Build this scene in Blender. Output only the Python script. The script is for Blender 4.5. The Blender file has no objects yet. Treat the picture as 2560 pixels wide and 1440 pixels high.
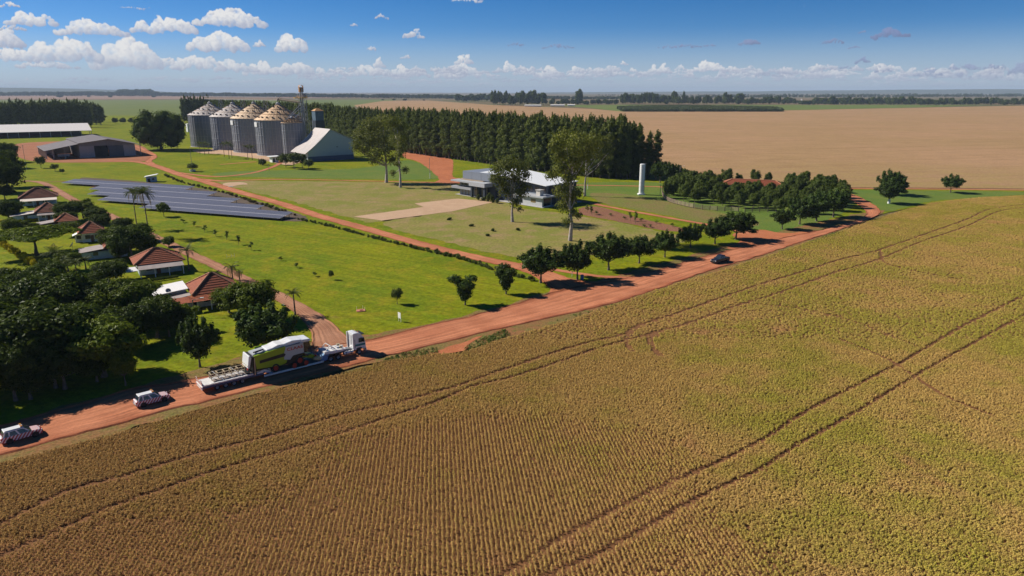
import bpy, bmesh, math, random
import numpy as np
from mathutils import Vector, Matrix, noise
from mathutils.geometry import tessellate_polygon

# ------------------------------------------------------------------ camera, world, sun, exposure
R = math.radians
rnd = random.Random(7)
SC = bpy.context.scene
COL = SC.collection
F, PITCH, H = 1762.0, R(15.6), 45.0          # focal length in photo pixels (2560 wide), tilt, drone height
SP, CP = math.sin(PITCH), math.cos(PITCH)
cam_d = bpy.data.cameras.new('camera')
cam_d.sensor_width = 36.0
cam_d.lens = 36.0 * F / 2560.0
cam_d.clip_start, cam_d.clip_end = 0.5, 90000.0
cam = bpy.data.objects.new('camera', cam_d)
cam.location = (0, 0, H)
cam.rotation_euler = (R(90) - PITCH, 0, 0)
COL.objects.link(cam)
SC.camera = cam

SUN_EL, SUN_DIR = R(38.0), Vector((-0.95, 0.31, 0)).normalized()   # horizontal direction towards the sun
sun_d = bpy.data.lights.new('sun', 'SUN')
sun_d.energy, sun_d.angle, sun_d.color = 5.0, R(0.5), (1.0, 0.94, 0.84)
sun = bpy.data.objects.new('sun', sun_d)
sv = Vector((SUN_DIR.x * math.cos(SUN_EL), SUN_DIR.y * math.cos(SUN_EL), math.sin(SUN_EL)))
sun.rotation_euler = sv.to_track_quat('Z', 'Y').to_euler()
sun.location = sv * 300
COL.objects.link(sun)
SC.view_settings.view_transform = 'Standard'
try: SC.view_settings.look = 'None'
except Exception: pass
SC.view_settings.exposure = 0.32
SC.view_settings.gamma = 1.0
SC.view_settings.use_curve_mapping = False
SC.cycles.max_bounces = 6
SC.cycles.diffuse_bounces = 2
SC.cycles.glossy_bounces = 2
SC.cycles.transmission_bounces = 3
SC.cycles.volume_bounces = 0
SC.cycles.transparent_max_bounces = 6

class NT:
    """small helper round a node tree"""
    def __init__(s, nt): s.t = nt
    def n(s, typ, **kw):
        nd = s.t.nodes.new(typ)
        for k, v in kw.items():
            if k.startswith('i_'):
                key = k[2:]
                nd.inputs[int(key) if key.isdigit() else key].default_value = v
            else: setattr(nd, k, v)
        return nd
    def l(s, a, b): s.t.links.new(a, b)
    def put(s, sock, v):
        if isinstance(v, bpy.types.NodeSocket): s.l(v, sock)
        else: sock.default_value = v
    def m(s, op, a, b=0.0, c=None, clamp=False):
        nd = s.n('ShaderNodeMath', operation=op); nd.use_clamp = clamp
        s.put(nd.inputs[0], a); s.put(nd.inputs[1], b)
        if c is not None: s.put(nd.inputs[2], c)
        return nd.outputs[0]
    def vm(s, op, a, b=(0, 0, 0), c=None):
        nd = s.n('ShaderNodeVectorMath', operation=op)
        s.put(nd.inputs[0], a); s.put(nd.inputs[1], b)
        if c is not None: s.put(nd.inputs[2], c)
        return nd.outputs['Value' if op in ('LENGTH', 'DOT_PRODUCT') else 'Vector']
    def mix(s, f, a, b, blend='MIX'):
        nd = s.n('ShaderNodeMix', data_type='RGBA', blend_type=blend)
        s.put(nd.inputs[0], f); s.put(nd.inputs[6], a); s.put(nd.inputs[7], b)
        return nd.outputs[2]
    def rng(s, v, a, b, c=0.0, d=1.0, smooth=False):
        nd = s.n('ShaderNodeMapRange', interpolation_type='SMOOTHSTEP' if smooth else 'LINEAR')
        s.put(nd.inputs[0], v)
        for i, x in enumerate((a, b, c, d)): s.put(nd.inputs[i + 1], x)
        return nd.outputs[0]
    def noise(s, vec, scale, detail=4.0, rough=0.55, dist=0.0, dim='3D'):
        nd = s.n('ShaderNodeTexNoise', noise_dimensions=dim, i_Scale=scale, i_Detail=detail, i_Roughness=rough, i_Distortion=dist)
        if vec is not None: s.l(vec, nd.inputs['Vector'])
        return nd.outputs['Fac']
    def comb(s, x, y, z):
        nd = s.n('ShaderNodeCombineXYZ')
        for i, v in enumerate((x, y, z)): s.put(nd.inputs[i], v)
        return nd.outputs[0]

def c4(c): return (c[0], c[1], c[2], 1.0)

# ------------------------------------------------------------------ photo pixel -> place in the world (used to lay the site out to scale)
def G(px, py, z=0.0):
    dx, dy = px - 1280.0, py - 720.0
    dn = dy * CP + F * SP
    t = (H - z) / dn
    return Vector((dx * t, (F * CP - dy * SP) * t, z))
def height_to(p, py):
    """height above ground point p at which the photo row py is reached"""
    k = (720.0 - py) / F
    # (Y sp + v cp) = k (Y cp - v sp)
    v = p.y * (k * CP - SP) / (CP + k * SP)
    return H + v
def scale_at(p):
    """photo pixels per metre at point p"""
    return F / (p.y * CP - (p.z - H) * SP)

# ------------------------------------------------------------------ sky
world = bpy.data.worlds.new('World')
SC.world = world
world.use_nodes = True
world.cycles.sampling_method = 'MANUAL'
world.cycles.sample_map_resolution = 512
wt = NT(world.node_tree)
world.node_tree.nodes.clear()
def build_sky():
    w = wt
    out = w.n('ShaderNodeOutputWorld'); bg = w.n('ShaderNodeBackground')
    w.l(bg.outputs[0], out.inputs[0])
    tc = w.n('ShaderNodeTexCoord')
    d = tc.outputs['Generated']
    sep = w.n('ShaderNodeSeparateXYZ'); w.l(d, sep.inputs[0])
    x, y, z = sep.outputs
    # the clear sky: deepens quickly above the horizon as on a dry morning
    zz = w.m('MULTIPLY_ADD', w.m('MAXIMUM', z, 0.0), 1.8, 0.03)
    dirn = w.vm('NORMALIZE', w.comb(x, y, zz))
    sky = w.n('ShaderNodeTexSky')
    sky.sky_type = 'NISHITA'
    sky.sun_disc = False
    sky.sun_elevation = SUN_EL
    sky.sun_rotation = math.atan2(SUN_DIR.x, SUN_DIR.y)
    sky.altitude = 400.0
    sky.air_density, sky.dust_density, sky.ozone_density = 1.0, 0.3, 2.0
    w.l(dirn, sky.inputs[0])
    az = w.m('ARCTAN2', x, y)
    el = w.m('ARCSINE', z)
    uv = w.comb(az, el, 0.0)
    hs = w.n('ShaderNodeHueSaturation', i_Saturation=SKY_SAT, i_Value=SKY_VAL)
    w.l(sky.outputs[0], hs.inputs['Color'])
    gn = w.rng(el, 0.08, 0.80, 1.28, 0.72, True)          # gain added to dim the unseen zenith and keep shadows deep
    deep = w.comb(w.m('MULTIPLY', gn, 0.95), w.m('MULTIPLY', gn, 0.98), w.m('MULTIPLY', gn, 1.14))
    base = w.mix(w.rng(el, 0.0, 0.085, 0.85, 0.0, True), w.vm('MULTIPLY', hs.outputs[0], deep), c4(SKY_HAZE))

    # ---- cumulus: a band of heaps of puffs, worked out below, that runs right round the horizon
    img = cloud_band()
    tx = w.n('ShaderNodeTexImage', interpolation='Cubic', extension='EXTEND')
    tx.image = img
    fu = w.m('FRACT', w.m('MULTIPLY_ADD', az, 2.0 / math.pi, 0.5))
    fv = w.m('MAXIMUM', w.m('MINIMUM', w.m('DIVIDE', el, BAND_EL), 0.998), 0.002)
    w.l(w.comb(fu, fv, 0.0), tx.inputs[0])
    col = w.mix(tx.outputs['Alpha'], base, tx.outputs['Color'])
    w.l(col, bg.inputs['Color'])
    bg.inputs['Strength'].default_value = SKY_STR
SKY_STR, SKY_SAT, SKY_VAL = 0.055, 1.5, 1.0
SKY_HAZE = (6.0, 7.2, 8.9)
BAND_EL = 0.145
# heaps: (photo x of centre, photo y of base, half width, height, greyness)
HEAPS = [(78, 66, 46, 38, 0), (30, 77, 28, 14, .2), (22, 19, 20, 14, .1), (231, 90, 70, 42, 0), (411, 85, 68, 44, 0), (577, 68, 84, 48, 0), (548, 129, 70, 56, 0), (730, 131, 37, 50, 0), (650, 118, 13, 24, .1),
         (10, 118, 34, 46, .1), (30, 155, 50, 38, 0), (162, 154, 70, 62, 0), (120, 172, 60, 20, .2), (318, 171, 70, 80, 0), (400, 176, 45, 40, .1), (494, 176, 56, 40, .05), (588, 180, 50, 36, .05), (665, 189, 50, 42, .05), (742, 187, 40, 40, .1),
         (800, 192, 32, 25, .1), (862, 192, 28, 16, .1), (915, 191, 52, 34, .05), (948, 168, 13, 30, .05), (1012, 191, 42, 32, .05), (1050, 192, 28, 22, .1), (1145, 195, 58, 46, .05), (1158, 160, 26, 30, 0), (1220, 193, 34, 16, .1),
         (1275, 181, 18, 30, .05), (1312, 189, 30, 24, .1), (1372, 193, 38, 36, .05), (1440, 193, 22, 14, .2), (1480, 193, 46, 22, .15), (1540, 191, 32, 22, .15), (1648, 185, 30, 32, .05), (1600, 192, 30, 16, .2), (1561, 164, 10, 14, .1),
         (1035, 96, 28, 26, .15), (930, 127, 13, 12, .2), (884, 67, 8, 9, .3), (1015, 149, 12, 14, .2), (955, 48, 16, 12, .35), (1168, 6, 40, 14, .1), (1768, 181, 48, 34, 0), (1700, 177, 16, 16, .1), (1830, 185, 32, 18, .2), (1873, 193, 74, 22, .45),
         (1940, 186, 32, 20, .5), (1973, 196, 9, 26, .1), (2050, 190, 32, 30, .05), (2088, 189, 20, 18, .1), (2182, 196, 18, 18, .2), (2237, 199, 28, 20, .15), (2010, 198, 40, 14, .5), (2222, 96, 38, 28, .95), (1872, 114, 28, 19, .9), (1700, 122, 54, 13, .9),
         (1775, 118, 14, 8, .9), (2080, 110, 24, 14, .9), (2133, 121, 11, 6, .9), (2157, 158, 15, 16, .9), (2112, 170, 15, 10, .85), (2205, 182, 20, 14, .8), (2320, 191, 28, 26, .8), (2440, 175, 54, 16, .85), (2410, 196, 62, 20, .75), (2550, 186, 22, 30, .85),
         (1290, 115, 22, 10, .9), (1392, 122, 42, 14, .9), (2155, 84, 9, 8, .9), (340, 24, 30, 6, .3), (2480, 198, 30, 14, .6)]
def cloud_band():
    """the clouds as a strip of sky 90 degrees wide (it repeats), drawn puff by puff with the sun's side lit"""
    W, Hh = 3600, 320
    sx, sy = W / (math.pi / 2), Hh / BAND_EL
    def P(px, py):
        dx, dy = px - 1280.0, py - 720.0
        v = Vector((dx, F * CP - dy * SP, -(dy * CP + F * SP))).normalized()
        return (math.atan2(v.x, v.y) + math.pi / 4) * sx, math.asin(v.z) * sy
    rs = np.random.RandomState(12)
    def fbm(w, h, cell, oct_):
        out = np.zeros((h, w), np.float32); amp = 1.0
        for o in range(oct_):
            c = max(2, cell / 2 ** o)
            gw, gh = int(w / c) + 3, int(h / c) + 3
            g = rs.uniform(-1, 1, (gh, gw)).astype(np.float32)
            yy, xx = np.arange(h) / c, np.arange(w) / c
            y0, x0 = yy.astype(int), xx.astype(int); fy, fx = (yy - y0)[:, None], (xx - x0)[None, :]
            fy, fx = fy * fy * (3 - 2 * fy), fx * fx * (3 - 2 * fx)
            a = g[y0][:, x0] * (1 - fx) + g[y0][:, x0 + 1] * fx; b = g[y0 + 1][:, x0] * (1 - fx) + g[y0 + 1][:, x0 + 1] * fx
            out += amp * (a * (1 - fy) + b * fy); amp *= .55
        return out
    A = np.zeros((Hh, W), np.float32); C = np.zeros((Hh, W), np.float32); G_ = np.zeros((Hh, W), np.float32)
    k = sx / 1760.0                                   # photo pixels to strip pixels
    L = np.array([-.66, .66, .36])
    heaps = list(HEAPS)
    for i in range(150): heaps.append((rs.uniform(-300, 2900), rs.uniform(196, 216), rs.uniform(12, 40), rs.uniform(4, 11), rs.uniform(.3, .6)))
    for i in range(150): heaps.append((rs.uniform(700, 2950), rs.uniform(176, 200), rs.uniform(8, 30), rs.uniform(8, 24), rs.uniform(.0, .35)))
    heaps.sort(key=lambda h: -h[1])
    for (cx, by, hw, hh, grey) in heaps:
        X, Y = P(cx, by); hw, hh = hw * k, hh * k * (sy / sx) * .76
        n = int(20 + hw * hh / 26)
        n = min(n, 190)
        lobes = [(rs.uniform(-.7, .7), rs.uniform(.55, 1.0), rs.uniform(.25, .5)) for _ in range(max(2, int(hw / 14)))]
        lobes.append((rs.uniform(-.3, .3), 1.0, .6))
        pf = []
        for _ in range(n):
            x = rs.uniform(-1, 1)
            top = max(.20, max(a * max(0, 1 - ((x - c) / w_) ** 2) for c, a, w_ in lobes)) * (1 - .55 * abs(x) ** 3)
            y = top * rs.uniform(.05, 1.0) ** .8
            r = (hh * rs.uniform(.11, .24) * (1.15 - .45 * y)) * (1 - .45 * abs(x)) + .8
            pf.append((X + x * hw * .92, Y + r * .5 + y * (hh - r), r * rs.uniform(.9, 1.25), y))
        pf.sort(key=lambda p: -p[3])
        thin = 1.0 if grey < .3 else .85
        for (x, y, r, hy) in pf:
            R2 = r * 1.5
            x0, x1, y0, y1 = int(x - R2), int(x + R2) + 2, int(y - R2), int(y + R2) + 2
            x0, y0, x1, y1 = max(0, x0), max(0, y0), min(W, x1), min(Hh, y1)
            if x1 <= x0 or y1 <= y0: continue
            yy, xx = np.mgrid[y0:y1, x0:x1]
            dx, dy = (xx - x) / r, (yy - y) / r
            q = dx * dx + dy * dy
            a = np.clip((1.35 - q) / 1.0, 0, 1); a = a * a * (3 - 2 * a) * thin
            nz = np.sqrt(np.clip(1.3 - q, .05, 1))
            lit = np.clip(.52 + .42 * (dx * L[0] + dy * L[1] + nz * L[2]), 0, 1)
            base_ = np.clip((yy - Y) / (hh * .75), 0, 1)
            side = np.clip(.5 - (xx - X) / (2.6 * hw), 0, 1)
            lit = lit * (.16 + .62 * base_ + .34 * side)
            A[y0:y1, x0:x1] = A[y0:y1, x0:x1] * (1 - a) + a
            C[y0:y1, x0:x1] = C[y0:y1, x0:x1] * (1 - a) + np.clip(lit, 0, 1) * a
            G_[y0:y1, x0:x1] = G_[y0:y1, x0:x1] * (1 - a) + grey * a
    C = C / np.maximum(A, 1e-3); G_ = G_ / np.maximum(A, 1e-3)
    # fray the edges
    wx, wy = fbm(W, Hh, 22, 4) * 4.5, fbm(W, Hh, 22, 4) * 3.0
    yy, xx = np.mgrid[0:Hh, 0:W]
    iy, ix = np.clip((yy + wy).astype(int), 0, Hh - 1), np.clip((xx + wx).astype(int), 0, W - 1)
    A, C, G_ = A[iy, ix], C[iy, ix], G_[iy, ix]
    f = fbm(W, Hh, 14, 4)
    A = np.clip((A - .24 + .24 * f) / .85, 0, 1); A = A * A * (3 - 2 * A)
    C = np.clip(C + .07 * fbm(W, Hh, 9, 3), 0, 1)
    elv = np.linspace(0, BAND_EL, Hh)[:, None]
    A *= np.clip(.38 + elv / .032, 0, .97)
    C = np.clip(C * 1.35, 0, 1) ** 1.1
    dark, lit, grey = np.array([5.0, 5.7, 7.8]), np.array([12.0, 11.9, 11.8]), np.array([2.8, 3.6, 6.2])
    rgb = dark + (lit - dark) * C[..., None]
    rgb = rgb + (grey * (.8 + .4 * C[..., None]) - rgb) * np.clip(G_ * 1.05, 0, 1)[..., None]
    hz = np.clip(1 - elv / .05, 0, 1)[..., None] * .38
    rgb = rgb + (np.array([7.2, 8.0, 9.4]) - rgb) * hz
    A[:2] = 0; A[-3:] = 0
    px = np.empty((Hh, W, 4), np.float32); px[..., :3] = rgb; px[..., 3] = A
    img = bpy.data.images.new('cloud_band', W, Hh, alpha=True, float_buffer=True)
    img.colorspace_settings.name = 'Non-Color'; img.alpha_mode = 'CHANNEL_PACKED'
    img.pixels.foreach_set(px.ravel())
    return img
build_sky()
# ------------------------------------------------------------------ helpers: objects
def tag(o, label=None, cat=None, group=None, kind=None):
    if label: o['label'] = label
    if cat: o['category'] = cat
    if group: o['group'] = group
    if kind: o['kind'] = kind
    return o
def thing(name, label, cat, loc=(0, 0, 0), rz=0.0, group=None):
    o = bpy.data.objects.new(name, None)
    o.empty_display_size = 0.5
    COL.objects.link(o)
    o.location = loc; o.rotation_euler = (0, 0, rz)
    return tag(o, label, cat, group)
def link_mesh(name, me, parent=None, loc=(0, 0, 0), rz=0.0, sc=None):
    o = bpy.data.objects.new(name, me)
    COL.objects.link(o)
    o.parent = parent
    o.location = loc; o.rotation_euler = (0, 0, rz)
    if sc is not None: o.scale = sc if hasattr(sc, '__len__') else (sc, sc, sc)
    return o
def copy_tree(o, parent=None):
    c = o.copy(); COL.objects.link(c); c.parent = parent
    for ch in list(o.children): copy_tree(ch, c)
    return c

class MB:
    """collects faces, then makes ONE mesh"""
    def __init__(s): s.v, s.f, s.mi = [], [], []
    def add(s, vs, fs, m=0, M=None):
        b = len(s.v)
        s.v += [tuple(M @ Vector(p)) if M else tuple(p) for p in vs]
        for f in fs: s.f.append(tuple(b + i for i in f)); s.mi.append(m)
        return s
    def box(s, x0, x1, y0, y1, z0, z1, m=0, M=None):
        vs = [(x0, y0, z0), (x1, y0, z0), (x1, y1, z0), (x0, y1, z0), (x0, y0, z1), (x1, y0, z1), (x1, y1, z1), (x0, y1, z1)]
        return s.add(vs, [(0, 3, 2, 1), (4, 5, 6, 7), (0, 1, 5, 4), (1, 2, 6, 5), (2, 3, 7, 6), (3, 0, 4, 7)], m, M)
    def tube(s, p0, p1, r0, r1=None, n=6, m=0, cap=True):
        p0, p1 = Vector(p0), Vector(p1)
        r1 = r0 if r1 is None else r1
        d = (p1 - p0).normalized()
        a = d.orthogonal().normalized(); b = d.cross(a)
        vs = []
        for p, r in ((p0, r0), (p1, r1)):
            for k in range(n):
                t = 2 * math.pi * k / n
                vs.append(p + (a * math.cos(t) + b * math.sin(t)) * r)
        fs = [(k, (k + 1) % n, n + (k + 1) % n, n + k) for k in range(n)]
        if cap: fs += [tuple(range(n))[::-1], tuple(range(n, 2 * n))]
        return s.add(vs, fs, m)
    def lathe(s, prof, n=24, m=0, M=None, axis=(0, 0)):
        vs, fs = [], []
        for r, z in prof:
            for k in range(n):
                t = 2 * math.pi * k / n
                vs.append((axis[0] + r * math.cos(t), axis[1] + r * math.sin(t), z))
        for i in range(len(prof) - 1):
            for k in range(n):
                fs.append((i * n + k, i * n + (k + 1) % n, (i + 1) * n + (k + 1) % n, (i + 1) * n + k))
        return s.add(vs, fs, m, M)
    def prism(s, poly, y0, y1, m=0, M=None):
        """poly in xz, extruded along y"""
        n = len(poly)
        vs = [(x, y0, z) for x, z in poly] + [(x, y1, z) for x, z in poly]
        fs = [tuple(range(n)), tuple(range(n, 2 * n))[::-1]] + [(k, n + k, n + (k + 1) % n, (k + 1) % n) for k in range(n)]
        return s.add(vs, fs, m, M)
    def slab(s, quad, t, m=0):
        """thin solid: quad (4 points, top side), thickness t straight down"""
        q = [Vector(p) for p in quad]; n = len(q)
        vs = q + [p - Vector((0, 0, t)) for p in q]
        fs = [tuple(range(n)), tuple(range(n, 2 * n))[::-1]] + [(k, n + k, n + (k + 1) % n, (k + 1) % n) for k in range(n)]
        return s.add(vs, fs, m)
    def mesh(s, name, mats, smooth=False):
        me = bpy.data.meshes.new(name)
        me.from_pydata(s.v, [], s.f)
        for x in (mats if isinstance(mats, (list, tuple)) else [mats]): me.materials.append(x)
        me.polygons.foreach_set('material_index', s.mi)
        if smooth: me.polygons.foreach_set('use_smooth', [True] * len(s.f))
        bm = bmesh.new(); bm.from_mesh(me); bmesh.ops.recalc_face_normals(bm, faces=bm.faces); bm.to_mesh(me); bm.free()
        me.update(); return me
    def build(s, name, mats, parent=None, smooth=False, loc=(0, 0, 0), rz=0.0):
        return link_mesh(name, s.mesh(name, mats, smooth), parent, loc, rz)
def bevel(o, w, seg=1):
    md = o.modifiers.new('edge', 'BEVEL'); md.width = w; md.segments = seg; md.limit_method = 'ANGLE'
    return o

# ------------------------------------------------------------------ helpers: materials
MATS = {}
def principled(name):
    m = bpy.data.materials.new(name); m.use_nodes = True
    t = NT(m.node_tree); b = m.node_tree.nodes['Principled BSDF']
    return m, t, b
def mat(name, col, rough=0.6, metal=0.0, var=0.12, scale=1.5, dirt=None, bump=0.0, spec=0.35):
    """paint / metal / plaster: base colour with uneven wear (object space) and optional dirt colour"""
    if name in MATS: return MATS[name]
    m, t, b = principled(name)
    tc = t.n('ShaderNodeTexCoord')
    n = t.noise(tc.outputs['Object'], scale, 5.0, 0.6)
    k = t.rng(n, 0.3, 0.7, 1 - var, 1 + var)
    col_out = t.vm('SCALE', c4(col)[:3]) if False else None
    base = t.n('ShaderNodeRGB'); base.outputs[0].default_value = c4(col)
    nd = t.n('ShaderNodeVectorMath', operation='SCALE'); t.l(base.outputs[0], nd.inputs[0]); t.l(k, nd.inputs['Scale'])
    c = nd.outputs[0]
    if dirt:
        n2 = t.noise(tc.outputs['Object'], scale * 0.45 + 0.2, 6.0, 0.65)
        c = t.mix(t.rng(n2, 0.48, 0.75, 0.0, dirt[3] if len(dirt) > 3 else 0.6), c, c4(dirt[:3]))
    t.l(c, b.inputs['Base Color'])
    b.inputs['Roughness'].default_value = rough
    b.inputs['Metallic'].default_value = metal
    b.inputs['Specular IOR Level'].default_value = spec
    if bump:
        bp = t.n('ShaderNodeBump', i_Strength=bump, i_Distance=0.05); t.l(n, bp.inputs['Height']); t.l(bp.outputs[0], b.inputs['Normal'])
    MATS[name] = m
    return m
def ground_mat(name, cols, big=0.03, mid=0.25, fine=2.5, bump=0.35, rough=0.95, mids=None, grain=0.3):
    """ground seen from the air: three colours mixed by broad and middling patches, grain on top (world position)"""
    m, t, b = principled(name)
    geo = t.n('ShaderNodeNewGeometry'); p = geo.outputs['Position']
    nb = t.noise(p, big, 5.0, 0.6); nm = t.noise(p, mid, 5.0, 0.6); nf = t.noise(p, fine, 3.0, 0.6)
    c = t.mix(t.rng(nb, 0.36, 0.64, smooth=True), c4(cols[0]), c4(cols[1]))
    c = t.mix(t.rng(nm, 0.46, 0.70, 0.0, 0.75, smooth=True), c, c4(cols[2]))
    k = t.rng(nf, 0.3, 0.7, 1 - grain, 1 + grain)
    nd = t.n('ShaderNodeVectorMath', operation='SCALE'); t.l(c, nd.inputs[0]); t.l(k, nd.inputs['Scale'])
    t.l(nd.outputs[0], b.inputs['Base Color'])
    b.inputs['Roughness'].default_value = rough
    b.inputs['Specular IOR Level'].default_value = 0.1
    bp = t.n('ShaderNodeBump', i_Strength=bump, i_Distance=0.3); t.l(nf, bp.inputs['Height']); t.l(bp.outputs[0], b.inputs['Normal'])
    return m
def road_mat(name, cols, rough=0.95):
    """packed red earth with wheel ruts along the strip (UV: x across -1..1, y metres along)"""
    m, t, b = principled(name)
    geo = t.n('ShaderNodeNewGeometry'); p = geo.outputs['Position']
    uv = t.n('ShaderNodeUVMap'); sp = t.n('ShaderNodeSeparateXYZ'); t.l(uv.outputs[0], sp.inputs[0])
    u, v = sp.outputs[0], sp.outputs[1]
    nb = t.noise(p, 0.12, 5.0, 0.6); nf = t.noise(p, 2.2, 4.0, 0.6)
    st = t.noise(t.comb(t.m('MULTIPLY', u, 7.0), t.m('MULTIPLY', v, 0.045), 0.0), 1.0, 4.0, 0.6)
    c = t.mix(t.rng(nb, 0.36, 0.64, smooth=True), c4(cols[0]), c4(cols[1]))
    edge = t.rng(t.m('ADD', t.m('ABSOLUTE', u), t.m('MULTIPLY_ADD', nb, 0.5, -0.25)), 0.62, 1.05, 0.0, 0.85, True)
    c = t.mix(edge, c, c4(cols[2]))
    k = t.m('MULTIPLY', t.rng(st, 0.28, 0.72, 0.60, 1.26), t.rng(nf, 0.3, 0.7, 0.88, 1.12))
    nd = t.n('ShaderNodeVectorMath', operation='SCALE'); t.l(c, nd.inputs[0]); t.l(k, nd.inputs['Scale'])
    t.l(nd.outputs[0], b.inputs['Base Color'])
    b.inputs['Roughness'].default_value = rough; b.inputs['Specular IOR Level'].default_value = 0.1
    bp = t.n('ShaderNodeBump', i_Strength=0.4, i_Distance=0.15); t.l(t.m('ADD', st, nf), bp.inputs['Height']); t.l(bp.outputs[0], b.inputs['Normal'])
    return m
def leaf_mat(name, cols, trans=0.25, pos_scale=0.0):
    """foliage: tint varies from leaf to leaf (attribute 'tint' of the mesh) and from tree to tree"""
    m = bpy.data.materials.new(name); m.use_nodes = True
    t = NT(m.node_tree); m.node_tree.nodes.clear()
    at = t.n('ShaderNodeAttribute', attribute_name='tint')
    oi = t.n('ShaderNodeObjectInfo')
    c = t.mix(at.outputs['Fac'], c4(cols[0]), c4(cols[1]))
    if len(cols) > 2:
        c = t.mix(t.rng(at.outputs['Fac'], 0.86, 0.98, 0.0, 0.8), c, c4(cols[2]))
    k = t.rng(oi.outputs['Random'], 0.0, 1.0, 0.78, 1.22)
    nd = t.n('ShaderNodeVectorMath', operation='SCALE'); t.l(c, nd.inputs[0]); t.l(k, nd.inputs['Scale'])
    df = t.n('ShaderNodeBsdfDiffuse'); t.l(nd.outputs[0], df.inputs[0])
    tr = t.n('ShaderNodeBsdfTranslucent')
    t.l(t.mix(0.5, nd.outputs[0], (0.10, 0.14, 0.01, 1)), tr.inputs[0])
    mx = t.n('ShaderNodeMixShader', i_0=trans); t.l(df.outputs[0], mx.inputs[1]); t.l(tr.outputs[0], mx.inputs[2])
    gl = t.n('ShaderNodeBsdfGlossy', i_Roughness=0.45)
    mx2 = t.n('ShaderNodeMixShader', i_0=0.012); t.l(mx.outputs[0], mx2.inputs[1]); t.l(gl.outputs[0], mx2.inputs[2])
    o = t.n('ShaderNodeOutputMaterial'); t.l(mx2.outputs[0], o.inputs[0])
    return m

# ------------------------------------------------------------------ helpers: ground sheets
def densify(pts, step, jit, closed=True):
    out = []
    n = len(pts)
    for i in range(n if closed else n - 1):
        a, b = pts[i], pts[(i + 1) % n]
        L = (b - a).length
        k = max(1, min(140, int(L / step)))
        nrm = Vector((-(b - a).y, (b - a).x, 0)); nrm = nrm.normalized() if nrm.length else nrm
        for j in range(k):
            p = a.lerp(b, j / k)
            d = noise.noise(Vector((p.x * 0.22, p.y * 0.22, 0))) * jit * 1.6 + rnd.uniform(-jit, jit) * 0.45
            out.append(p + nrm * d)
    if not closed: out.append(pts[-1].copy())
    return out
def smooth_line(pts, n=6, closed=False):
    """Catmull-Rom through the points"""
    out = []
    N = len(pts)
    for i in range(N if closed else N - 1):
        if closed: p0, p1, p2, p3 = pts[i - 1], pts[i], pts[(i + 1) % N], pts[(i + 2) % N]
        else: p0, p1, p2, p3 = pts[max(i - 1, 0)], pts[i], pts[i + 1], pts[min(i + 2, N - 1)]
        for j in range(n):
            t = j / n
            out.append(0.5 * ((2 * p1) + (p2 - p0) * t + (2 * p0 - 5 * p1 + 4 * p2 - p3) * t * t + (3 * p1 - p0 - 3 * p2 + p3) * t ** 3))
    if not closed: out.append(pts[-1].copy())
    return out
def sheet(name, px, z, m, jit=0.4, step=2.0, kind='structure', smooth=True):
    pts = [G(*p) for p in px]
    if smooth: pts = smooth_line(pts, 5, True)
    pts = densify(pts, step, jit) if jit else pts
    me = bpy.data.meshes.new(name)
    tris = tessellate_polygon([pts])
    me.from_pydata([(p.x, p.y, z) for p in pts], [], [tuple(t) for t in tris])
    me.materials.append(m)
    bm = bmesh.new(); bm.from_mesh(me)
    for f in bm.faces:
        if f.normal.z < 0: f.normal_flip()
    bm.to_mesh(me); bm.free()
    o = link_mesh(name, me); tag(o, kind=kind)
    return o
def strip_mesh(name, L_, R_, z, m):
    vs, fs, uvs = [], [], []
    d = 0.0
    for i, (a, b) in enumerate(zip(L_, R_)):
        if i: d += ((a + b) / 2 - (L_[i - 1] + R_[i - 1]) / 2).length
        wd = (a - b).length; e = min(.16, .55 / max(wd, .1))
        bank = (.13 + .09 * noise.noise(a * .35)) if wd > 4 else .03
        for w, dz in ((0, 0), (e * .5, bank), (e, .01), (.5, .05), (1 - e, .01), (1 - e * .5, bank), (1, 0)):
            p = a.lerp(b, w); vs.append((p.x, p.y, z + dz)); uvs.append((w * 2 - 1, d))
    for i in range(len(L_) - 1):
        for k in range(6):
            fs.append((i * 7 + k, i * 7 + k + 1, (i + 1) * 7 + k + 1, (i + 1) * 7 + k))
    me = bpy.data.meshes.new(name); me.from_pydata(vs, [], fs)
    ul = me.uv_layers.new(name='UVMap')
    for lp in me.loops: ul.data[lp.index].uv = uvs[lp.vertex_index]
    me.materials.append(m)
    bm = bmesh.new(); bm.from_mesh(me)
    for f in bm.faces:
        if f.normal.z < 0: f.normal_flip()
    bm.to_mesh(me); bm.free()
    return tag(link_mesh(name, me), kind='structure')
def resample(pts, n):
    L = [0.0]
    for a, b in zip(pts, pts[1:]): L.append(L[-1] + (b - a).length)
    out, j = [], 0
    for i in range(n):
        s = L[-1] * i / (n - 1)
        while j < len(L) - 2 and L[j + 1] < s: j += 1
        t = (s - L[j]) / max(1e-6, L[j + 1] - L[j])
        out.append(pts[j].lerp(pts[j + 1], min(1, max(0, t))))
    return out
def ribbon(name, up, lo, z, m, jit=0.35, step=1.6):
    A = smooth_line([G(*p) for p in up], 8); B = smooth_line([G(*p) for p in lo], 8)
    n = int(sum((b - a).length for a, b in zip(B, B[1:])) / step)
    A, B = resample(A, n), resample(B, n)
    for i in range(n):
        d = (A[i] - B[i]).normalized()
        A[i] += d * (noise.noise(A[i] * 0.25) * jit * 1.8 + rnd.uniform(-jit, jit) * 0.4)
        B[i] -= d * (noise.noise(B[i] * 0.25 + Vector((9, 3, 0))) * jit * 1.8 + rnd.uniform(-jit, jit) * 0.4)
    return strip_mesh(name, A, B, z, m)
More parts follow.
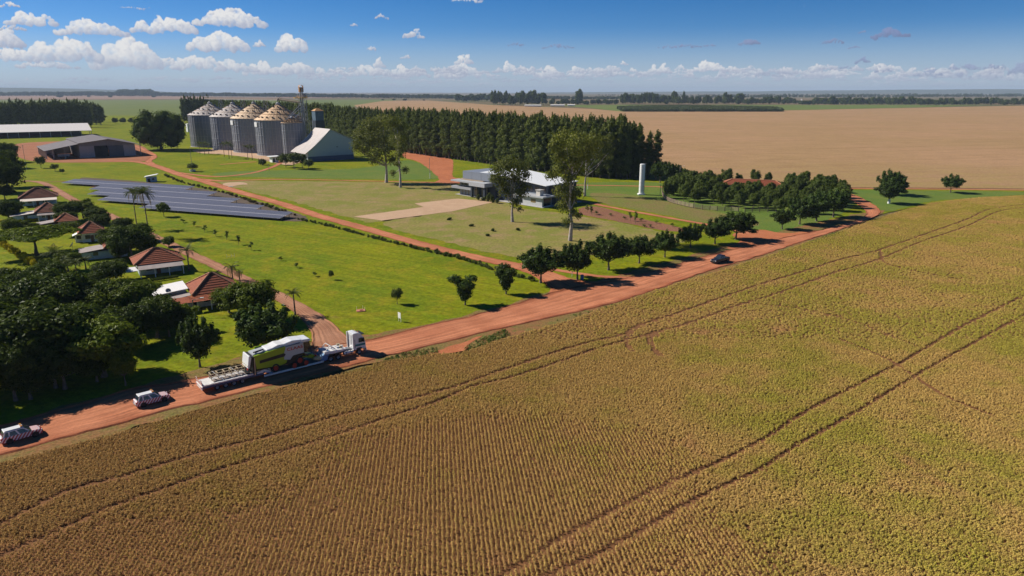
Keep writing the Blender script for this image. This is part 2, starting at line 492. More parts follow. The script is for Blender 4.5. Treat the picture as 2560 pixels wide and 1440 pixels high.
def path(name, px, w, z, m, jit=0.3, step=1.6):
    """track of width w metres (number or one per point) along photo pixels"""
    P = [G(*p[:2]) for p in px]
    W = [w] * len(P) if not hasattr(w, '__len__') else list(w)
    Q = smooth_line([Vector((p.x, p.y, ww)) for p, ww in zip(P, W)], 8)
    n = max(4, int(sum((b - a).length for a, b in zip(Q, Q[1:])) / step))
    Q = resample(Q, n)
    A, B = [], []
    for i, q in enumerate(Q):
        d = (Q[min(i + 1, n - 1)] - Q[max(i - 1, 0)]); d.z = 0; d.normalize()
        nn = Vector((-d.y, d.x, 0)); c = Vector((q.x, q.y, 0)); h = q.z / 2
        A.append(c + nn * (h + noise.noise(c * 0.3) * jit * 1.5 + rnd.uniform(-jit, jit) * 0.4))
        B.append(c - nn * (h + noise.noise(c * 0.3 + Vector((5, 5, 0))) * jit * 1.5 + rnd.uniform(-jit, jit) * 0.4))
    return strip_mesh(name, A, B, z, m)
def inside(xs, ys, poly):
    r = np.zeros(len(xs), bool)
    n = len(poly); j = n - 1
    for i in range(n):
        xi, yi, xj, yj = poly[i].x, poly[i].y, poly[j].x, poly[j].y
        c = ((yi > ys) != (yj > ys)) & (xs < (xj - xi) * (ys - yi) / (yj - yi + 1e-12) + xi)
        r ^= c; j = i
    return r
def dist_line(xs, ys, pts):
    d = np.full(len(xs), 1e9)
    for a, b in zip(pts, pts[1:]):
        ax, ay, bx, by = a.x, a.y, b.x - a.x, b.y - a.y
        L = bx * bx + by * by + 1e-9
        t = np.clip(((xs - ax) * bx + (ys - ay) * by) / L, 0, 1)
        d = np.minimum(d, np.hypot(xs - ax - t * bx, ys - ay - t * by))
    return d
def scatter(name, xs, ys, zs, sc, protos, kind='stuff', seed=1, label=None, cat=None, tilt=0.0):
    """ONE object: points with a small plant on each (geometry nodes)"""
    n = len(xs)
    me = bpy.data.meshes.new(name)
    me.vertices.add(n)
    co = np.empty((n, 3), np.float32); co[:, 0] = xs; co[:, 1] = ys; co[:, 2] = zs
    me.vertices.foreach_set('co', co.ravel())
    rs = np.random.RandomState(seed)
    a = me.attributes.new('sc', 'FLOAT', 'POINT'); a.data.foreach_set('value', np.asarray(sc, np.float32))
    rot = np.zeros((n, 3), np.float32); rot[:, 2] = rs.uniform(0, 6.28, n); rot[:, :2] = rs.normal(0, tilt, (n, 2))
    a = me.attributes.new('rot', 'FLOAT_VECTOR', 'POINT'); a.data.foreach_set('vector', rot.ravel())
    a = me.attributes.new('pick', 'INT', 'POINT'); a.data.foreach_set('value', rs.randint(0, 100, n).astype(np.int32))
    o = link_mesh(name, me); tag(o, label, cat, kind=kind)
    c = bpy.data.collections.new(name + '_kinds')
    for p in protos: c.objects.link(p)
    ng = bpy.data.node_groups.new(name, 'GeometryNodeTree')
    ng.interface.new_socket('Geometry', in_out='INPUT', socket_type='NodeSocketGeometry')
    ng.interface.new_socket('Geometry', in_out='OUTPUT', socket_type='NodeSocketGeometry')
    t = NT(ng)
    gi, go = t.n('NodeGroupInput'), t.n('NodeGroupOutput')
    ci = t.n('GeometryNodeCollectionInfo'); ci.inputs[0].default_value = c
    ci.inputs['Separate Children'].default_value = True; ci.inputs['Reset Children'].default_value = True
    ip = t.n('GeometryNodeInstanceOnPoints'); ip.inputs['Pick Instance'].default_value = True
    def na(nm, ty):
        x = t.n('GeometryNodeInputNamedAttribute', data_type=ty); x.inputs[0].default_value = nm
        return x.outputs[0]
    t.l(gi.outputs[0], ip.inputs['Points']); t.l(ci.outputs[0], ip.inputs['Instance'])
    t.l(na('pick', 'INT'), ip.inputs['Instance Index']); t.l(na('rot', 'FLOAT_VECTOR'), ip.inputs['Rotation']); t.l(na('sc', 'FLOAT'), ip.inputs['Scale'])
    t.l(ip.outputs[0], go.inputs[0])
    md = o.modifiers.new('plants', 'NODES'); md.node_group = ng
    return o
def proto(name, me):
    return bpy.data.objects.new(name, me)      # not linked to the scene: only lent to the scatter

def text_mesh(body, size):
    cu = bpy.data.curves.new('lettering', 'FONT'); cu.body = body; cu.size = size; cu.extrude = .008; cu.align_x = 'CENTER'; cu.offset = .012
    o = bpy.data.objects.new('lettering', cu); COL.objects.link(o)
    me = bpy.data.meshes.new_from_object(o.evaluated_get(bpy.context.evaluated_depsgraph_get()))
    bpy.data.objects.remove(o); bpy.data.curves.remove(cu)
    return me
NAME_MESH = text_mesh('CLAAS', .66)
# ------------------------------------------------------------------ the land
def lawn_mat(name, cols, big, mid, fine, bump=.5, grain=.3, **k):
    """rough mown grass: broad patches, thin worn spots showing red earth, faint mowing swaths"""
    m, t, b = principled(name)
    geo = t.n('ShaderNodeNewGeometry'); p = geo.outputs['Position']
    nb = t.noise(p, big, 5.0, 0.62); nm = t.noise(p, mid, 6.0, 0.65); nf = t.noise(p, fine, 4.0, 0.65)
    sp = t.n('ShaderNodeSeparateXYZ'); t.l(p, sp.inputs[0])
    row = t.m('ADD', t.m('MULTIPLY', sp.outputs[0], .55), t.m('MULTIPLY', sp.outputs[1], .83))
    al = t.m('ADD', t.m('MULTIPLY', sp.outputs[0], .83), t.m('MULTIPLY', sp.outputs[1], -.55))
    sw = t.noise(t.comb(t.m('MULTIPLY', row, .45), t.m('MULTIPLY', al, .03), 0.0), 1.0, 3.0)
    c = t.mix(t.rng(nb, 0.36, 0.64, smooth=True), c4(cols[0]), c4(cols[1]))
    c = t.mix(t.rng(nm, 0.46, 0.68, 0.0, 0.85, smooth=True), c, c4(cols[2]))
    c = t.mix(t.rng(t.noise(t.vm('ADD', p, (41, 17, 0)), .10, 6.0, .7), 0.60, 0.76, 0.0, 0.65, smooth=True), c, (0.27, 0.17, 0.06, 1))
    kk = t.m('MULTIPLY', t.rng(nf, 0.28, 0.72, 1 - grain, 1 + grain), t.rng(sw, .3, .7, .84, 1.14))
    nd = t.n('ShaderNodeVectorMath', operation='SCALE'); t.l(c, nd.inputs[0]); t.l(kk, nd.inputs['Scale'])
    t.l(nd.outputs[0], b.inputs['Base Color'])
    b.inputs['Roughness'].default_value = .95; b.inputs['Specular IOR Level'].default_value = 0.05
    bp = t.n('ShaderNodeBump', i_Strength=bump, i_Distance=0.35); t.l(nf, bp.inputs['Height']); t.l(bp.outputs[0], b.inputs['Normal'])
    return m
def stubble_mat(name, cols):
    """ripe field seen low: drilled lines and soil zones drawn out along the rows"""
    m, t, b = principled(name)
    geo = t.n('ShaderNodeNewGeometry'); p = geo.outputs['Position']
    sp = t.n('ShaderNodeSeparateXYZ'); t.l(p, sp.inputs[0])
    u = t.m('ADD', t.m('MULTIPLY', sp.outputs[0], .97), t.m('MULTIPLY', sp.outputs[1], .22))
    v = t.m('ADD', t.m('MULTIPLY', sp.outputs[1], .97), t.m('MULTIPLY', sp.outputs[0], -.22))
    ln = t.noise(t.comb(t.m('MULTIPLY', u, .004), t.m('MULTIPLY', v, .055), 0.0), 1.0, 6.0, .68)
    nb = t.noise(p, .007, 6.0, .6); nm = t.noise(p, .06, 5.0, .7); nf = t.noise(p, .7, 3.0, .6)
    c = t.mix(t.rng(nb, .36, .64, smooth=True), c4(cols[0]), c4(cols[1]))
    c = t.mix(t.rng(ln, .48, .68, 0, .75, smooth=True), c, c4(cols[2]))
    c = t.mix(t.rng(t.m('ABSOLUTE', t.m('SUBTRACT', t.m('FRACT', t.m('ADD', t.m('MULTIPLY', v, .026), t.m('MULTIPLY', nb, .25))), .5)), .015, .03, .4, 0.0), c, (.22, .15, .055, 1))
    near = t.rng(sp.outputs[1], 330.0, 480.0, .55, 0.0)
    c = t.mix(t.m('MULTIPLY', near, t.rng(nm, .4, .6)), c, (.24, .20, .05, 1))
    k = t.m('MULTIPLY', t.rng(nf, .3, .7, .82, 1.18), t.rng(nm, .3, .7, .88, 1.1))
    nd = t.n('ShaderNodeVectorMath', operation='SCALE'); t.l(c, nd.inputs[0]); t.l(k, nd.inputs['Scale'])
    t.l(nd.outputs[0], b.inputs['Base Color']); b.inputs['Roughness'].default_value = .95; b.inputs['Specular IOR Level'].default_value = 0.05
    bp = t.n('ShaderNodeBump', i_Strength=.5, i_Distance=0.4); t.l(nf, bp.inputs['Height']); t.l(bp.outputs[0], b.inputs['Normal'])
    return m
M_far = ground_mat('farmland_soil', [(0.115, 0.10, 0.035), (0.20, 0.125, 0.07), (0.10, 0.13, 0.035)], 0.0016, 0.006, 0.3, 0.0)
M_tan = stubble_mat('ripe_field', [(0.39, 0.235, 0.125), (0.35, 0.22, 0.105), (0.31, 0.19, 0.09)])
M_lawn = lawn_mat('lawn_grass', [(0.185, 0.20, 0.006), (0.125, 0.17, 0.007), (0.235, 0.205, 0.012)], 0.035, 0.16, 0.9, 0.6, grain=0.32)
M_lawn2 = ground_mat('mown_grass', [(0.105, 0.165, 0.025), (0.14, 0.175, 0.03), (0.10, 0.15, 0.028)], 0.05, 0.22, 1.3, 0.5, grain=0.2)
M_dry = ground_mat('dry_grass', [(0.25, 0.205, 0.062), (0.19, 0.195, 0.035), (0.31, 0.205, 0.105)], 0.06, 0.14, 1.2, 0.5, grain=0.24)
M_soil = ground_mat('crop_soil', [(0.19, 0.088, 0.037), (0.17, 0.078, 0.033), (0.23, 0.11, 0.045)], 0.05, 0.4, 3.0, 0.6)
M_green = ground_mat('green_field', [(0.13, 0.155, 0.03), (0.115, 0.15, 0.03), (0.15, 0.16, 0.035)], 0.004, 0.03, 0.5, 0.2, grain=0.12)
M_red = ground_mat('red_earth', [(0.44, 0.15, 0.065), (0.38, 0.125, 0.055), (0.50, 0.19, 0.09)], 0.05, 0.3, 2.2, 0.5, grain=0.14)
M_pale = ground_mat('pale_gravel', [(0.50, 0.33, 0.21), (0.46, 0.30, 0.19), (0.54, 0.37, 0.24)], 0.05, 0.3, 2.5, 0.3, grain=0.1)
M_bed = ground_mat('turned_bed', [(0.25, 0.115, 0.07), (0.22, 0.10, 0.06), (0.24, 0.14, 0.06)], 0.06, 0.3, 2.0, 0.6)
M_road = road_mat('red_road', [(0.53, 0.205, 0.105), (0.44, 0.16, 0.08), (0.29, 0.085, 0.038)])
M_road2 = road_mat('village_road', [(0.42, 0.21, 0.125), (0.35, 0.165, 0.095), (0.26, 0.12, 0.055)])
M_shoulder = ground_mat('road_verge', [(0.19, 0.14, 0.045), (0.26, 0.12, 0.05), (0.13, 0.14, 0.03)], 0.12, 0.5, 2.5, 0.5)

def disc(name, r, z, m):
    mb = MB(); n = 64
    rings = [0, 200, 1000, 5000, r]
    vs = [(0, 0, z)]; fs = []
    for i, q in enumerate(rings[1:]):
        for k in range(n): vs.append((q * math.cos(2 * math.pi * k / n), q * math.sin(2 * math.pi * k / n), z))
    for k in range(n): fs.append((0, 1 + k, 1 + (k + 1) % n))
    for i in range(len(rings) - 2):
        for k in range(n): fs.append((1 + i * n + k, 1 + i * n + (k + 1) % n, 1 + (i + 1) * n + (k + 1) % n, 1 + (i + 1) * n + k)[::1])
    me = bpy.data.meshes.new(name); me.from_pydata(vs, [], fs); me.materials.append(m)
    bm = bmesh.new(); bm.from_mesh(me)
    for f in bm.faces:
        if f.normal.z < 0: f.normal_flip()
    bm.to_mesh(me); bm.free()
    return tag(link_mesh(name, me), kind='structure')
disc('ground', 24000, -0.30, M_far)
# far fields
sheet('brown_field', [(-900, 238), (300, 235), (900, 237), (900, 244), (450, 247), (-900, 249)], -0.24, ground_mat('stubble', [(0.30, 0.175, 0.12), (0.26, 0.15, 0.10), (0.24, 0.18, 0.09)], 0.002, 0.01, 0.3, 0.0, grain=0.08), 0, smooth=False)
sheet('green_field', [(-1200, 300), (-1200, 251), (470, 250), (1000, 249), (900, 262), (700, 330), (300, 330)], -0.20, M_green, 2, 40, smooth=False)
sheet('far_pasture', [(1380, 262), (1750, 262), (2480, 262), (2300, 268), (1990, 275), (1550, 279), (1480, 270)], -0.19, ground_mat('pasture', [(0.12, 0.16, 0.03), (0.14, 0.17, 0.035), (0.11, 0.15, 0.03)], 0.004, 0.03, 0.5, 0.2, grain=0.1), 2, 30, smooth=False)
sheet('far_field', [(885, 263), (960, 252), (1070, 251), (1240, 263), (1480, 272), (1560, 279), (1960, 276), (2250, 270), (2600, 263), (3600, 258),
                    (4300, 480), (2560, 476), (2100, 470), (1900, 470), (1640, 450), (1300, 420), (1000, 330)], -0.16, M_tan, 0.5, 20, smooth=False)
# farm compound
sheet('lawn', [(-700, 330), (200, 288), (500, 290), (850, 330), (1040, 375), (1640, 435), (1900, 462), (2110, 469), (2560, 475), (3000, 478), (3000, 490), (2560, 489), (2330, 507), (2200, 535),
               (2000, 606), (1700, 705), (1270, 830), (930, 905), (500, 1010), (0, 1155), (-500, 1280)], -0.12, M_lawn, 0.3, 3, smooth=False)
sheet('mown_lawn', [(1440, 458), (1640, 455), (1700, 470), (2110, 474), (2560, 479), (2560, 486), (2330, 502), (2205, 528), (2140, 485), (2130, 520), (2000, 575), (1900, 585), (1500, 500), (1460, 480)], -0.10, M_lawn2, 0.8, 2)
sheet('mown_lawn', [(560, 430), (700, 425), (900, 420), (1020, 400), (1085, 430), (1085, 447), (900, 447), (560, 440)], -0.10, M_lawn2, 0.5, 2)
sheet('dry_lawn', [(545, 456), (640, 452), (960, 455), (1140, 462), (1190, 490), (1232, 505), (960, 552), (880, 545), (740, 505)], -0.09, M_dry, 1.0, 2)
sheet('dry_lawn', [(960, 552), (1232, 505), (1300, 520), (1460, 540), (1660, 580), (1720, 600), (1450, 640), (1340, 660), (1290, 642), (1120, 605)], -0.09, M_dry, 1.2, 2)
sheet('dry_lawn', [(1480, 482), (1600, 490), (1800, 530), (1900, 560), (1800, 560), (1600, 525), (1500, 505)], -0.09, ground_mat('worn_grass', [(0.16, 0.17, 0.035), (0.20, 0.15, 0.055), (0.15, 0.17, 0.03)], 0.06, 0.2, 1.4, 0.5), 1.0, 2)
sheet('brown_bed', [(1452, 520), (1500, 517), (1580, 540), (1700, 568), (1712, 578), (1650, 574), (1540, 552), (1455, 536)], -0.075, M_bed, 0.4, 1.2)
sheet('verge', [(0, 1070), (340, 965), (700, 870), (1000, 822), (1250, 766), (1345, 735), (1600, 672), (1900, 590), (2090, 545), (2170, 530), (2210, 528), (2110, 575), (1800, 680), (1420, 808), (1160, 872), (930, 908), (560, 1005), (0, 1160)], -0.07, M_shoulder, 0.7, 1.5)
# earth roads
ribbon('main_road', [(-420, 1155), (-150, 1090), (0, 1060), (200, 1008), (330, 972), (490, 945), (600, 915), (700, 886), (800, 866), (925, 848), (1000, 829), (1120, 802), (1250, 770), (1345, 740), (1440, 716), (1540, 700), (1650, 672), (1760, 640), (1850, 618), (1950, 596), (2040, 577), (2110, 560), (2160, 541), (2163, 526), (2140, 508), (2105, 488), (2060, 478)],
       [(-420, 1255), (-150, 1178), (0, 1138), (200, 1086), (400, 1031), (560, 993), (700, 958), (850, 921), (930, 898), (1010, 880), (1100, 858), (1270, 817), (1400, 789), (1560, 750), (1700, 703), (1800, 669), (1900, 640), (2000, 606), (2100, 574), (2170, 549), (2200, 533), (2192, 516), (2165, 500), (2135, 487), (2090, 474)], -0.05, M_road)
path('field_road', [(2060, 476), (2140, 471), (2560, 475), (3000, 479)], 3.0, -0.055, M_road)
path('field_road', [(2090, 468.5), (2250, 469), (2560, 471.5), (3000, 474)], 2.0, -0.06, M_bed)
path('farm_road', [(270, 402), (345, 405), (390, 415), (450, 436), (520, 456), (600, 480), (700, 508), (800, 540), (900, 567), (1050, 609), (1200, 645), (1290, 664), (1360, 684), (1420, 716)], [5, 5, 5.5, 5.5, 5.5, 5.2, 5, 5, 5, 4.8, 4.8, 5, 6, 9], -0.045, M_road)
sheet('road_junction', [(1290, 668), (1350, 672), (1400, 690), (1470, 702), (1560, 706), (1560, 720), (1440, 735), (1330, 760), (1375, 725), (1350, 700)], -0.042, M_red, 0.4, 1.5)
path('farm_road', [(1300, 658), (1400, 676), (1500, 690), (1580, 694)], 2.2, -0.044, M_road)
path('farm_road', [(480, 446), (560, 452), (700, 448), (960, 453), (1100, 456), (1300, 460), (1480, 463), (1600, 465), (1690, 468), (1760, 465)], [5, 4, 3, 2.6, 3, 3, 2.6, 2.6, 2.6, 2.6], -0.043, M_road)
path('farm_road', [(390, 415), (372, 403), (384, 392), (372, 380), (340, 365)], [4, 4, 5, 4, 3], -0.0435, M_road)
path('farm_road', [(440, 430), (540, 441), (640, 430), (700, 408), (690, 398)], [2, 4, 3, 3, 3], -0.0425, M_road)
path('farm_road', [(550, 411), (640, 404)], 3.2, -0.0423, M_road)
sheet('red_yard', [(1006, 382), (1040, 383), (1120, 396), (1133, 405), (1132, 440), (1150, 446), (1150, 458), (1090, 456), (1098, 446), (1075, 425), (1045, 404), (1012, 394)], -0.041, M_red, 0.5, 2)
sheet('red_yard', [(60, 357), (240, 352), (345, 362), (385, 392), (365, 402), (290, 405), (110, 405), (40, 390), (30, 372)], -0.041, ground_mat('shed_earth', [(0.36, 0.145, 0.075), (0.31, 0.12, 0.06), (0.34, 0.17, 0.085)], 0.05, 0.3, 2.2, 0.5), 0.6, 2)
sheet('silo_yard', [(485, 374), (560, 372), (700, 374), (760, 395), (730, 412), (690, 408), (640, 396), (560, 386), (500, 382)], -0.0405, M_pale, 0.4, 2)
sheet('plaza', [(884, 541), (1060, 517), (1036, 508), (1145, 496), (1234, 505), (1130, 528), (955, 551)], -0.04, M_pale, 0.12, 3, smooth=False)
path('office_drive', [(1440, 500), (1480, 508), (1560, 524), (1700, 549), (1800, 566), (1880, 583)], [3.0, 3.0, 2.8, 2.8, 3.2, 5], -0.0395, M_road)
sheet('road_junction', [(1830, 585), (1900, 574), (1960, 582), (2060, 575), (2000, 592), (1870, 618), (1820, 620), (1850, 600)], -0.039, M_red, 0.5, 1.5)
path('village_road', [(60, 452), (110, 458), (185, 500), (260, 532), (350, 575), (430, 612), (520, 655), (620, 702), (700, 742), (760, 778), (800, 812), (826, 846), (835, 868)], [3.6, 3.6, 3.6, 3.6, 3.6, 3.6, 3.4, 3.4, 3.6, 4, 5, 6.5, 9], -0.037, M_road2)
path('village_road', [(90, 455), (210, 453)], 1.6, -0.0365, M_bed)
sheet('bare_patch', [(205, 458), (250, 455), (300, 478), (290, 480), (240, 470)], -0.06, M_bed, 0.4, 1.5)
sheet('bare_patch', [(560, 468), (600, 462), (620, 460), (600, 455), (560, 458)], -0.06, M_pale, 0.3, 1.5)
sheet('gully', [(1085, 878), (1150, 858), (1205, 838), (1180, 856), (1160, 876), (1100, 886)], -0.033, M_red, 0.4, 0.8)

# near crop: soil sheet, plants on top
CROP_PX = [(-600, 1330), (-300, 1236), (0, 1160), (300, 1083), (520, 1020), (700, 974), (880, 929), (960, 905), (1090, 886), (1150, 884), (1270, 845), (1420, 803), (1560, 755), (1700, 708), (1800, 678), (1900, 648),
           (2000, 613), (2100, 580), (2180, 551), (2260, 526), (2330, 507), (2450, 494), (2560, 489), (3200, 490), (3900, 700), (3300, 1700), (-900, 1700)]
sheet('crop_field_soil', CROP_PX, -0.03, M_soil, 0.3, 3, smooth=False)
# ------------------------------------------------------------------ ripening soybean: one plant model per point
def crop_mat():
    m = bpy.data.materials.new('soybean_plant'); m.use_nodes = True
    t = NT(m.node_tree); m.node_tree.nodes.clear()
    geo = t.n('ShaderNodeNewGeometry'); p = geo.outputs['Position']
    at = t.n('ShaderNodeAttribute', attribute_name='tint')
    oi = t.n('ShaderNodeObjectInfo')
    big = t.noise(p, 0.035, 4.0, 0.6); mid = t.noise(p, 0.16, 4.0, 0.6)
    sx = t.n('ShaderNodeSeparateXYZ'); t.l(p, sx.inputs[0])
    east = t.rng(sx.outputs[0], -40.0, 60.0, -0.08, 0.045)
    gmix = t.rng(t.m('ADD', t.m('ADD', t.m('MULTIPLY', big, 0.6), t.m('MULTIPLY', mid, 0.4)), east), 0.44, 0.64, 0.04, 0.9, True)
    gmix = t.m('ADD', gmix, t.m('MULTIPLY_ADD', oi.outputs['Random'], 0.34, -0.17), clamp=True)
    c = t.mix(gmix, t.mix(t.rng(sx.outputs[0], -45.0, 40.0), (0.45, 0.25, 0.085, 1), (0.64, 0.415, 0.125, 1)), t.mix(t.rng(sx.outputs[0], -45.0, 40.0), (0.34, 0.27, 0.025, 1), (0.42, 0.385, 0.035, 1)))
    red = t.rng(t.noise(t.vm('ADD', p, (70, 31, 0)), 0.06, 4.0, 0.65), 0.60, 0.74, 0.0, 0.7, True)
    c = t.mix(red, c, (0.60, 0.28, 0.14, 1))
    c = t.mix(t.m('MULTIPLY', at.outputs['Fac'], 0.35), c, (0.74, 0.54, 0.22, 1))
    k = t.rng(oi.outputs['Random'], 0.0, 1.0, 0.86, 1.12)
    nd = t.n('ShaderNodeVectorMath', operation='SCALE'); t.l(c, nd.inputs[0]); t.l(k, nd.inputs['Scale'])
    df = t.n('ShaderNodeBsdfDiffuse'); t.l(nd.outputs[0], df.inputs[0])
    tr = t.n('ShaderNodeBsdfTranslucent'); t.l(nd.outputs[0], tr.inputs[0])
    mx = t.n('ShaderNodeMixShader', i_0=0.18); t.l(df.outputs[0], mx.inputs[1]); t.l(tr.outputs[0], mx.inputs[2])
    o = t.n('ShaderNodeOutputMaterial'); t.l(mx.outputs[0], o.inputs[0])
    return m
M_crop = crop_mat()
def leaf_faces(name, leaves, m):
    """leaves: list of (centre, normal, long axis, length, width, tint)"""
    n = len(leaves)
    vs, fs, tint = [], [], []
    for c, nr, ax, L, W, ti in leaves:
        nr = nr.normalized(); ax = (ax - nr * ax.dot(nr)); ax = ax.normalized() if ax.length > 1e-4 else nr.orthogonal().normalized()
        sd = nr.cross(ax)
        b = len(vs)
        vs += [c - ax * L * .5, c + sd * W * .5 + nr * L * .06, c + ax * L * .5 - nr * L * .10, c - sd * W * .5 + nr * L * .06]
        fs.append((b, b + 1, b + 2, b + 3)); tint.append(ti)
    me = bpy.data.meshes.new(name); me.from_pydata([tuple(v) for v in vs], [], fs)
    me.materials.append(m)
    a = me.attributes.new('tint', 'FLOAT', 'FACE'); a.data.foreach_set('value', tint)
    return me
def crop_plant(seed, wide, tall, nl):
    r = random.Random(seed); lv = []
    for i in range(nl):
        h = r.uniform(0.15, 1.0) ** 0.7
        a = r.uniform(0, 6.283); q = r.uniform(0.1, 1.0) * wide * (1.15 - 0.55 * h)
        c = Vector((math.cos(a) * q, math.sin(a) * q, h * tall))
        nr = Vector((math.cos(a) * r.uniform(.1, .8), math.sin(a) * r.uniform(.1, .8), r.uniform(0.5, 1.2)))
        lv.append((c, nr, Vector((r.uniform(-1, 1), r.uniform(-1, 1), r.uniform(-1, .3))), r.uniform(.09, .17), r.uniform(.055, .11), r.random()))
    for i in range(5):
        a = r.uniform(0, 6.283)
        c = Vector((math.cos(a) * wide * .3, math.sin(a) * wide * .3, tall * .62))
        lv.append((c, Vector((math.cos(a + 1), math.sin(a + 1), .1)), Vector((math.cos(a) * .4, math.sin(a) * .4, 1)), tall * .9, .022, 1.0))
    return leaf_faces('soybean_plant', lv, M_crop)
def build_crop():
    rs = np.random.RandomState(3)
    poly = [G(*p) for p in CROP_PX]
    T = [[(-60, 1345), (160, 1232), (300, 1195), (480, 1140), (600, 1110), (700, 1085), (850, 1040), (980, 1010), (1130, 970), (1230, 935), (1320, 905), (1400, 878), (1480, 855), (1555, 838), (1605, 812), (1700, 782), (1790, 750), (1900, 712), (2000, 682), (2100, 650), (2200, 625), (2330, 580), (2420, 548), (2480, 522), (2600, 508)],
         [(-60, 1420), (120, 1340), (270, 1272), (400, 1227), (560, 1172), (750, 1117), (860, 1082), (980, 1042), (1100, 1002), (1180, 967), (1270, 947), (1400, 905), (1500, 870), (1640, 832), (1730, 806), (1830, 770), (1950, 732), (2080, 685), (2200, 648), (2300, 606), (2420, 565), (2500, 528), (2600, 516)],
         [(1600, 812), (1572, 838), (1566, 856), (1578, 878)], [(1640, 832), (1624, 848), (1632, 872), (1650, 890)],
         [(1180, 1490), (1290, 1420), (1400, 1350), (1500, 1295), (1640, 1225), (1720, 1190), (1800, 1155), (1900, 1105), (2000, 1040), (2100, 985), (2230, 920), (2300, 880), (2400, 820), (2500, 770), (2640, 700)],
         [(1290, 1490), (1400, 1428), (1500, 1385), (1600, 1330), (1710, 1265), (1800, 1220), (1900, 1175), (2000, 1110), (2100, 1055), (2250, 965), (2350, 905), (2450, 850), (2640, 745)],
         [(2200, 625), (2206, 650), (2240, 668), (2400, 700)], [(2420, 548), (2500, 552), (2560, 556)], [(1850, 758), (1980, 770), (2120, 800), (2300, 870)], [(2100, 850), (2220, 900), (2350, 985), (2480, 1040)]]
    wid = [.50, .46, .6, .7, .42, .40, .4, .4, .35, .45]
    T = [smooth_line([G(*p) for p in t], 4) for t in T]
    rows_px = [(-100, 1460), (0, 1350), (280, 1300), (640, 1258), (790, 1185), (828, 1095), (950, 1078), (1200, 1030), (1420, 1045), (1640, 1080), (1760, 1165), (1700, 1210), (1760, 1260), (1950, 1380), (2000, 1500)]
    zone = [G(*p) for p in rows_px]
    kx, ky = -0.105, 0.9945            # along the rows
    def make(y0, y1, row, along, jit_in, jit_out, base_sc, which):
        # grid in row coordinates
        W = 330
        xs_, ys_ = [], []
        nrow = int(2 * W / row)
        r_ = (np.arange(nrow) - nrow / 2) * row
        a_ = np.arange(y0 - 40, y1 + 40, along)
        A, Rr = np.meshgrid(a_, r_)
        A = A + rs.uniform(-along / 2, along / 2, A.shape)
        X = (A * kx + Rr * ky).ravel(); Y = (A * ky - Rr * kx).ravel()
        lim = 0.80 * Y + 12
        k = (Y > y0) & (Y <= y1) & (np.abs(X) < lim)
        X, Y = X[k], Y[k]
        k = inside(X, Y, poly); X, Y = X[k], Y[k]
        zin = inside(X + rs.normal(0, 1.6, len(X)), Y + rs.normal(0, 1.2, len(X)), zone)
        if which is not None: k = zin == which; X, Y, zin = X[k], Y[k], zin[k]
        j = np.where(zin, jit_in, jit_out)
        X = X + rs.normal(0, 1, len(X)) * j; Y = Y + rs.normal(0, 1, len(X)) * j
        keep = np.ones(len(X), bool)
        for t, w in zip(T, wid):
            d = dist_line(X, Y, t)
            patch = np.array([noise.noise(Vector((x * .12, y * .12, 4))) for x, y in zip(X, Y)]) if False else 0.0
            keep &= ~((d < w) & (rs.uniform(0, 1, len(X)) < 0.93))
        keep &= rs.uniform(0, 1, len(X)) < np.where(zin, 0.93, 1.0)
        X, Y, zin = X[keep], Y[keep], zin[keep]
        sc = base_sc * rs.uniform(.8, 1.2, len(X)) * np.where(zin, 0.82, 1.0)
        return X, Y, sc
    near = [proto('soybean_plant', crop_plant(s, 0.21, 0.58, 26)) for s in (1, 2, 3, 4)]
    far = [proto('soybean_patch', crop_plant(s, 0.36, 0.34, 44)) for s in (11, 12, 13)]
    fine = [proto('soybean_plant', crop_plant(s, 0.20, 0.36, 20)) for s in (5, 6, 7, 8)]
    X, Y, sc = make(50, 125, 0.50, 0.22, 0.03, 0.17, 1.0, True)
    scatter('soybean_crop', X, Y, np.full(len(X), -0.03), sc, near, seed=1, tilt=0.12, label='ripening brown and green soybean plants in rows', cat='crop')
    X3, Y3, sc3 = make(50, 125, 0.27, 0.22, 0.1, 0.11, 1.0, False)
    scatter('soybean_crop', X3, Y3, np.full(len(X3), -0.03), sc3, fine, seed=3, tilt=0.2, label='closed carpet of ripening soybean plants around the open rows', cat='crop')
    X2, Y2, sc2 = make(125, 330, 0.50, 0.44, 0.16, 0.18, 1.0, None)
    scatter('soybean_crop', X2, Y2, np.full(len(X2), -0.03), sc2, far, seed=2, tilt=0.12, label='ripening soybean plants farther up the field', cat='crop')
    print('crop points', len(X), len(X2), len(X3))
build_crop()
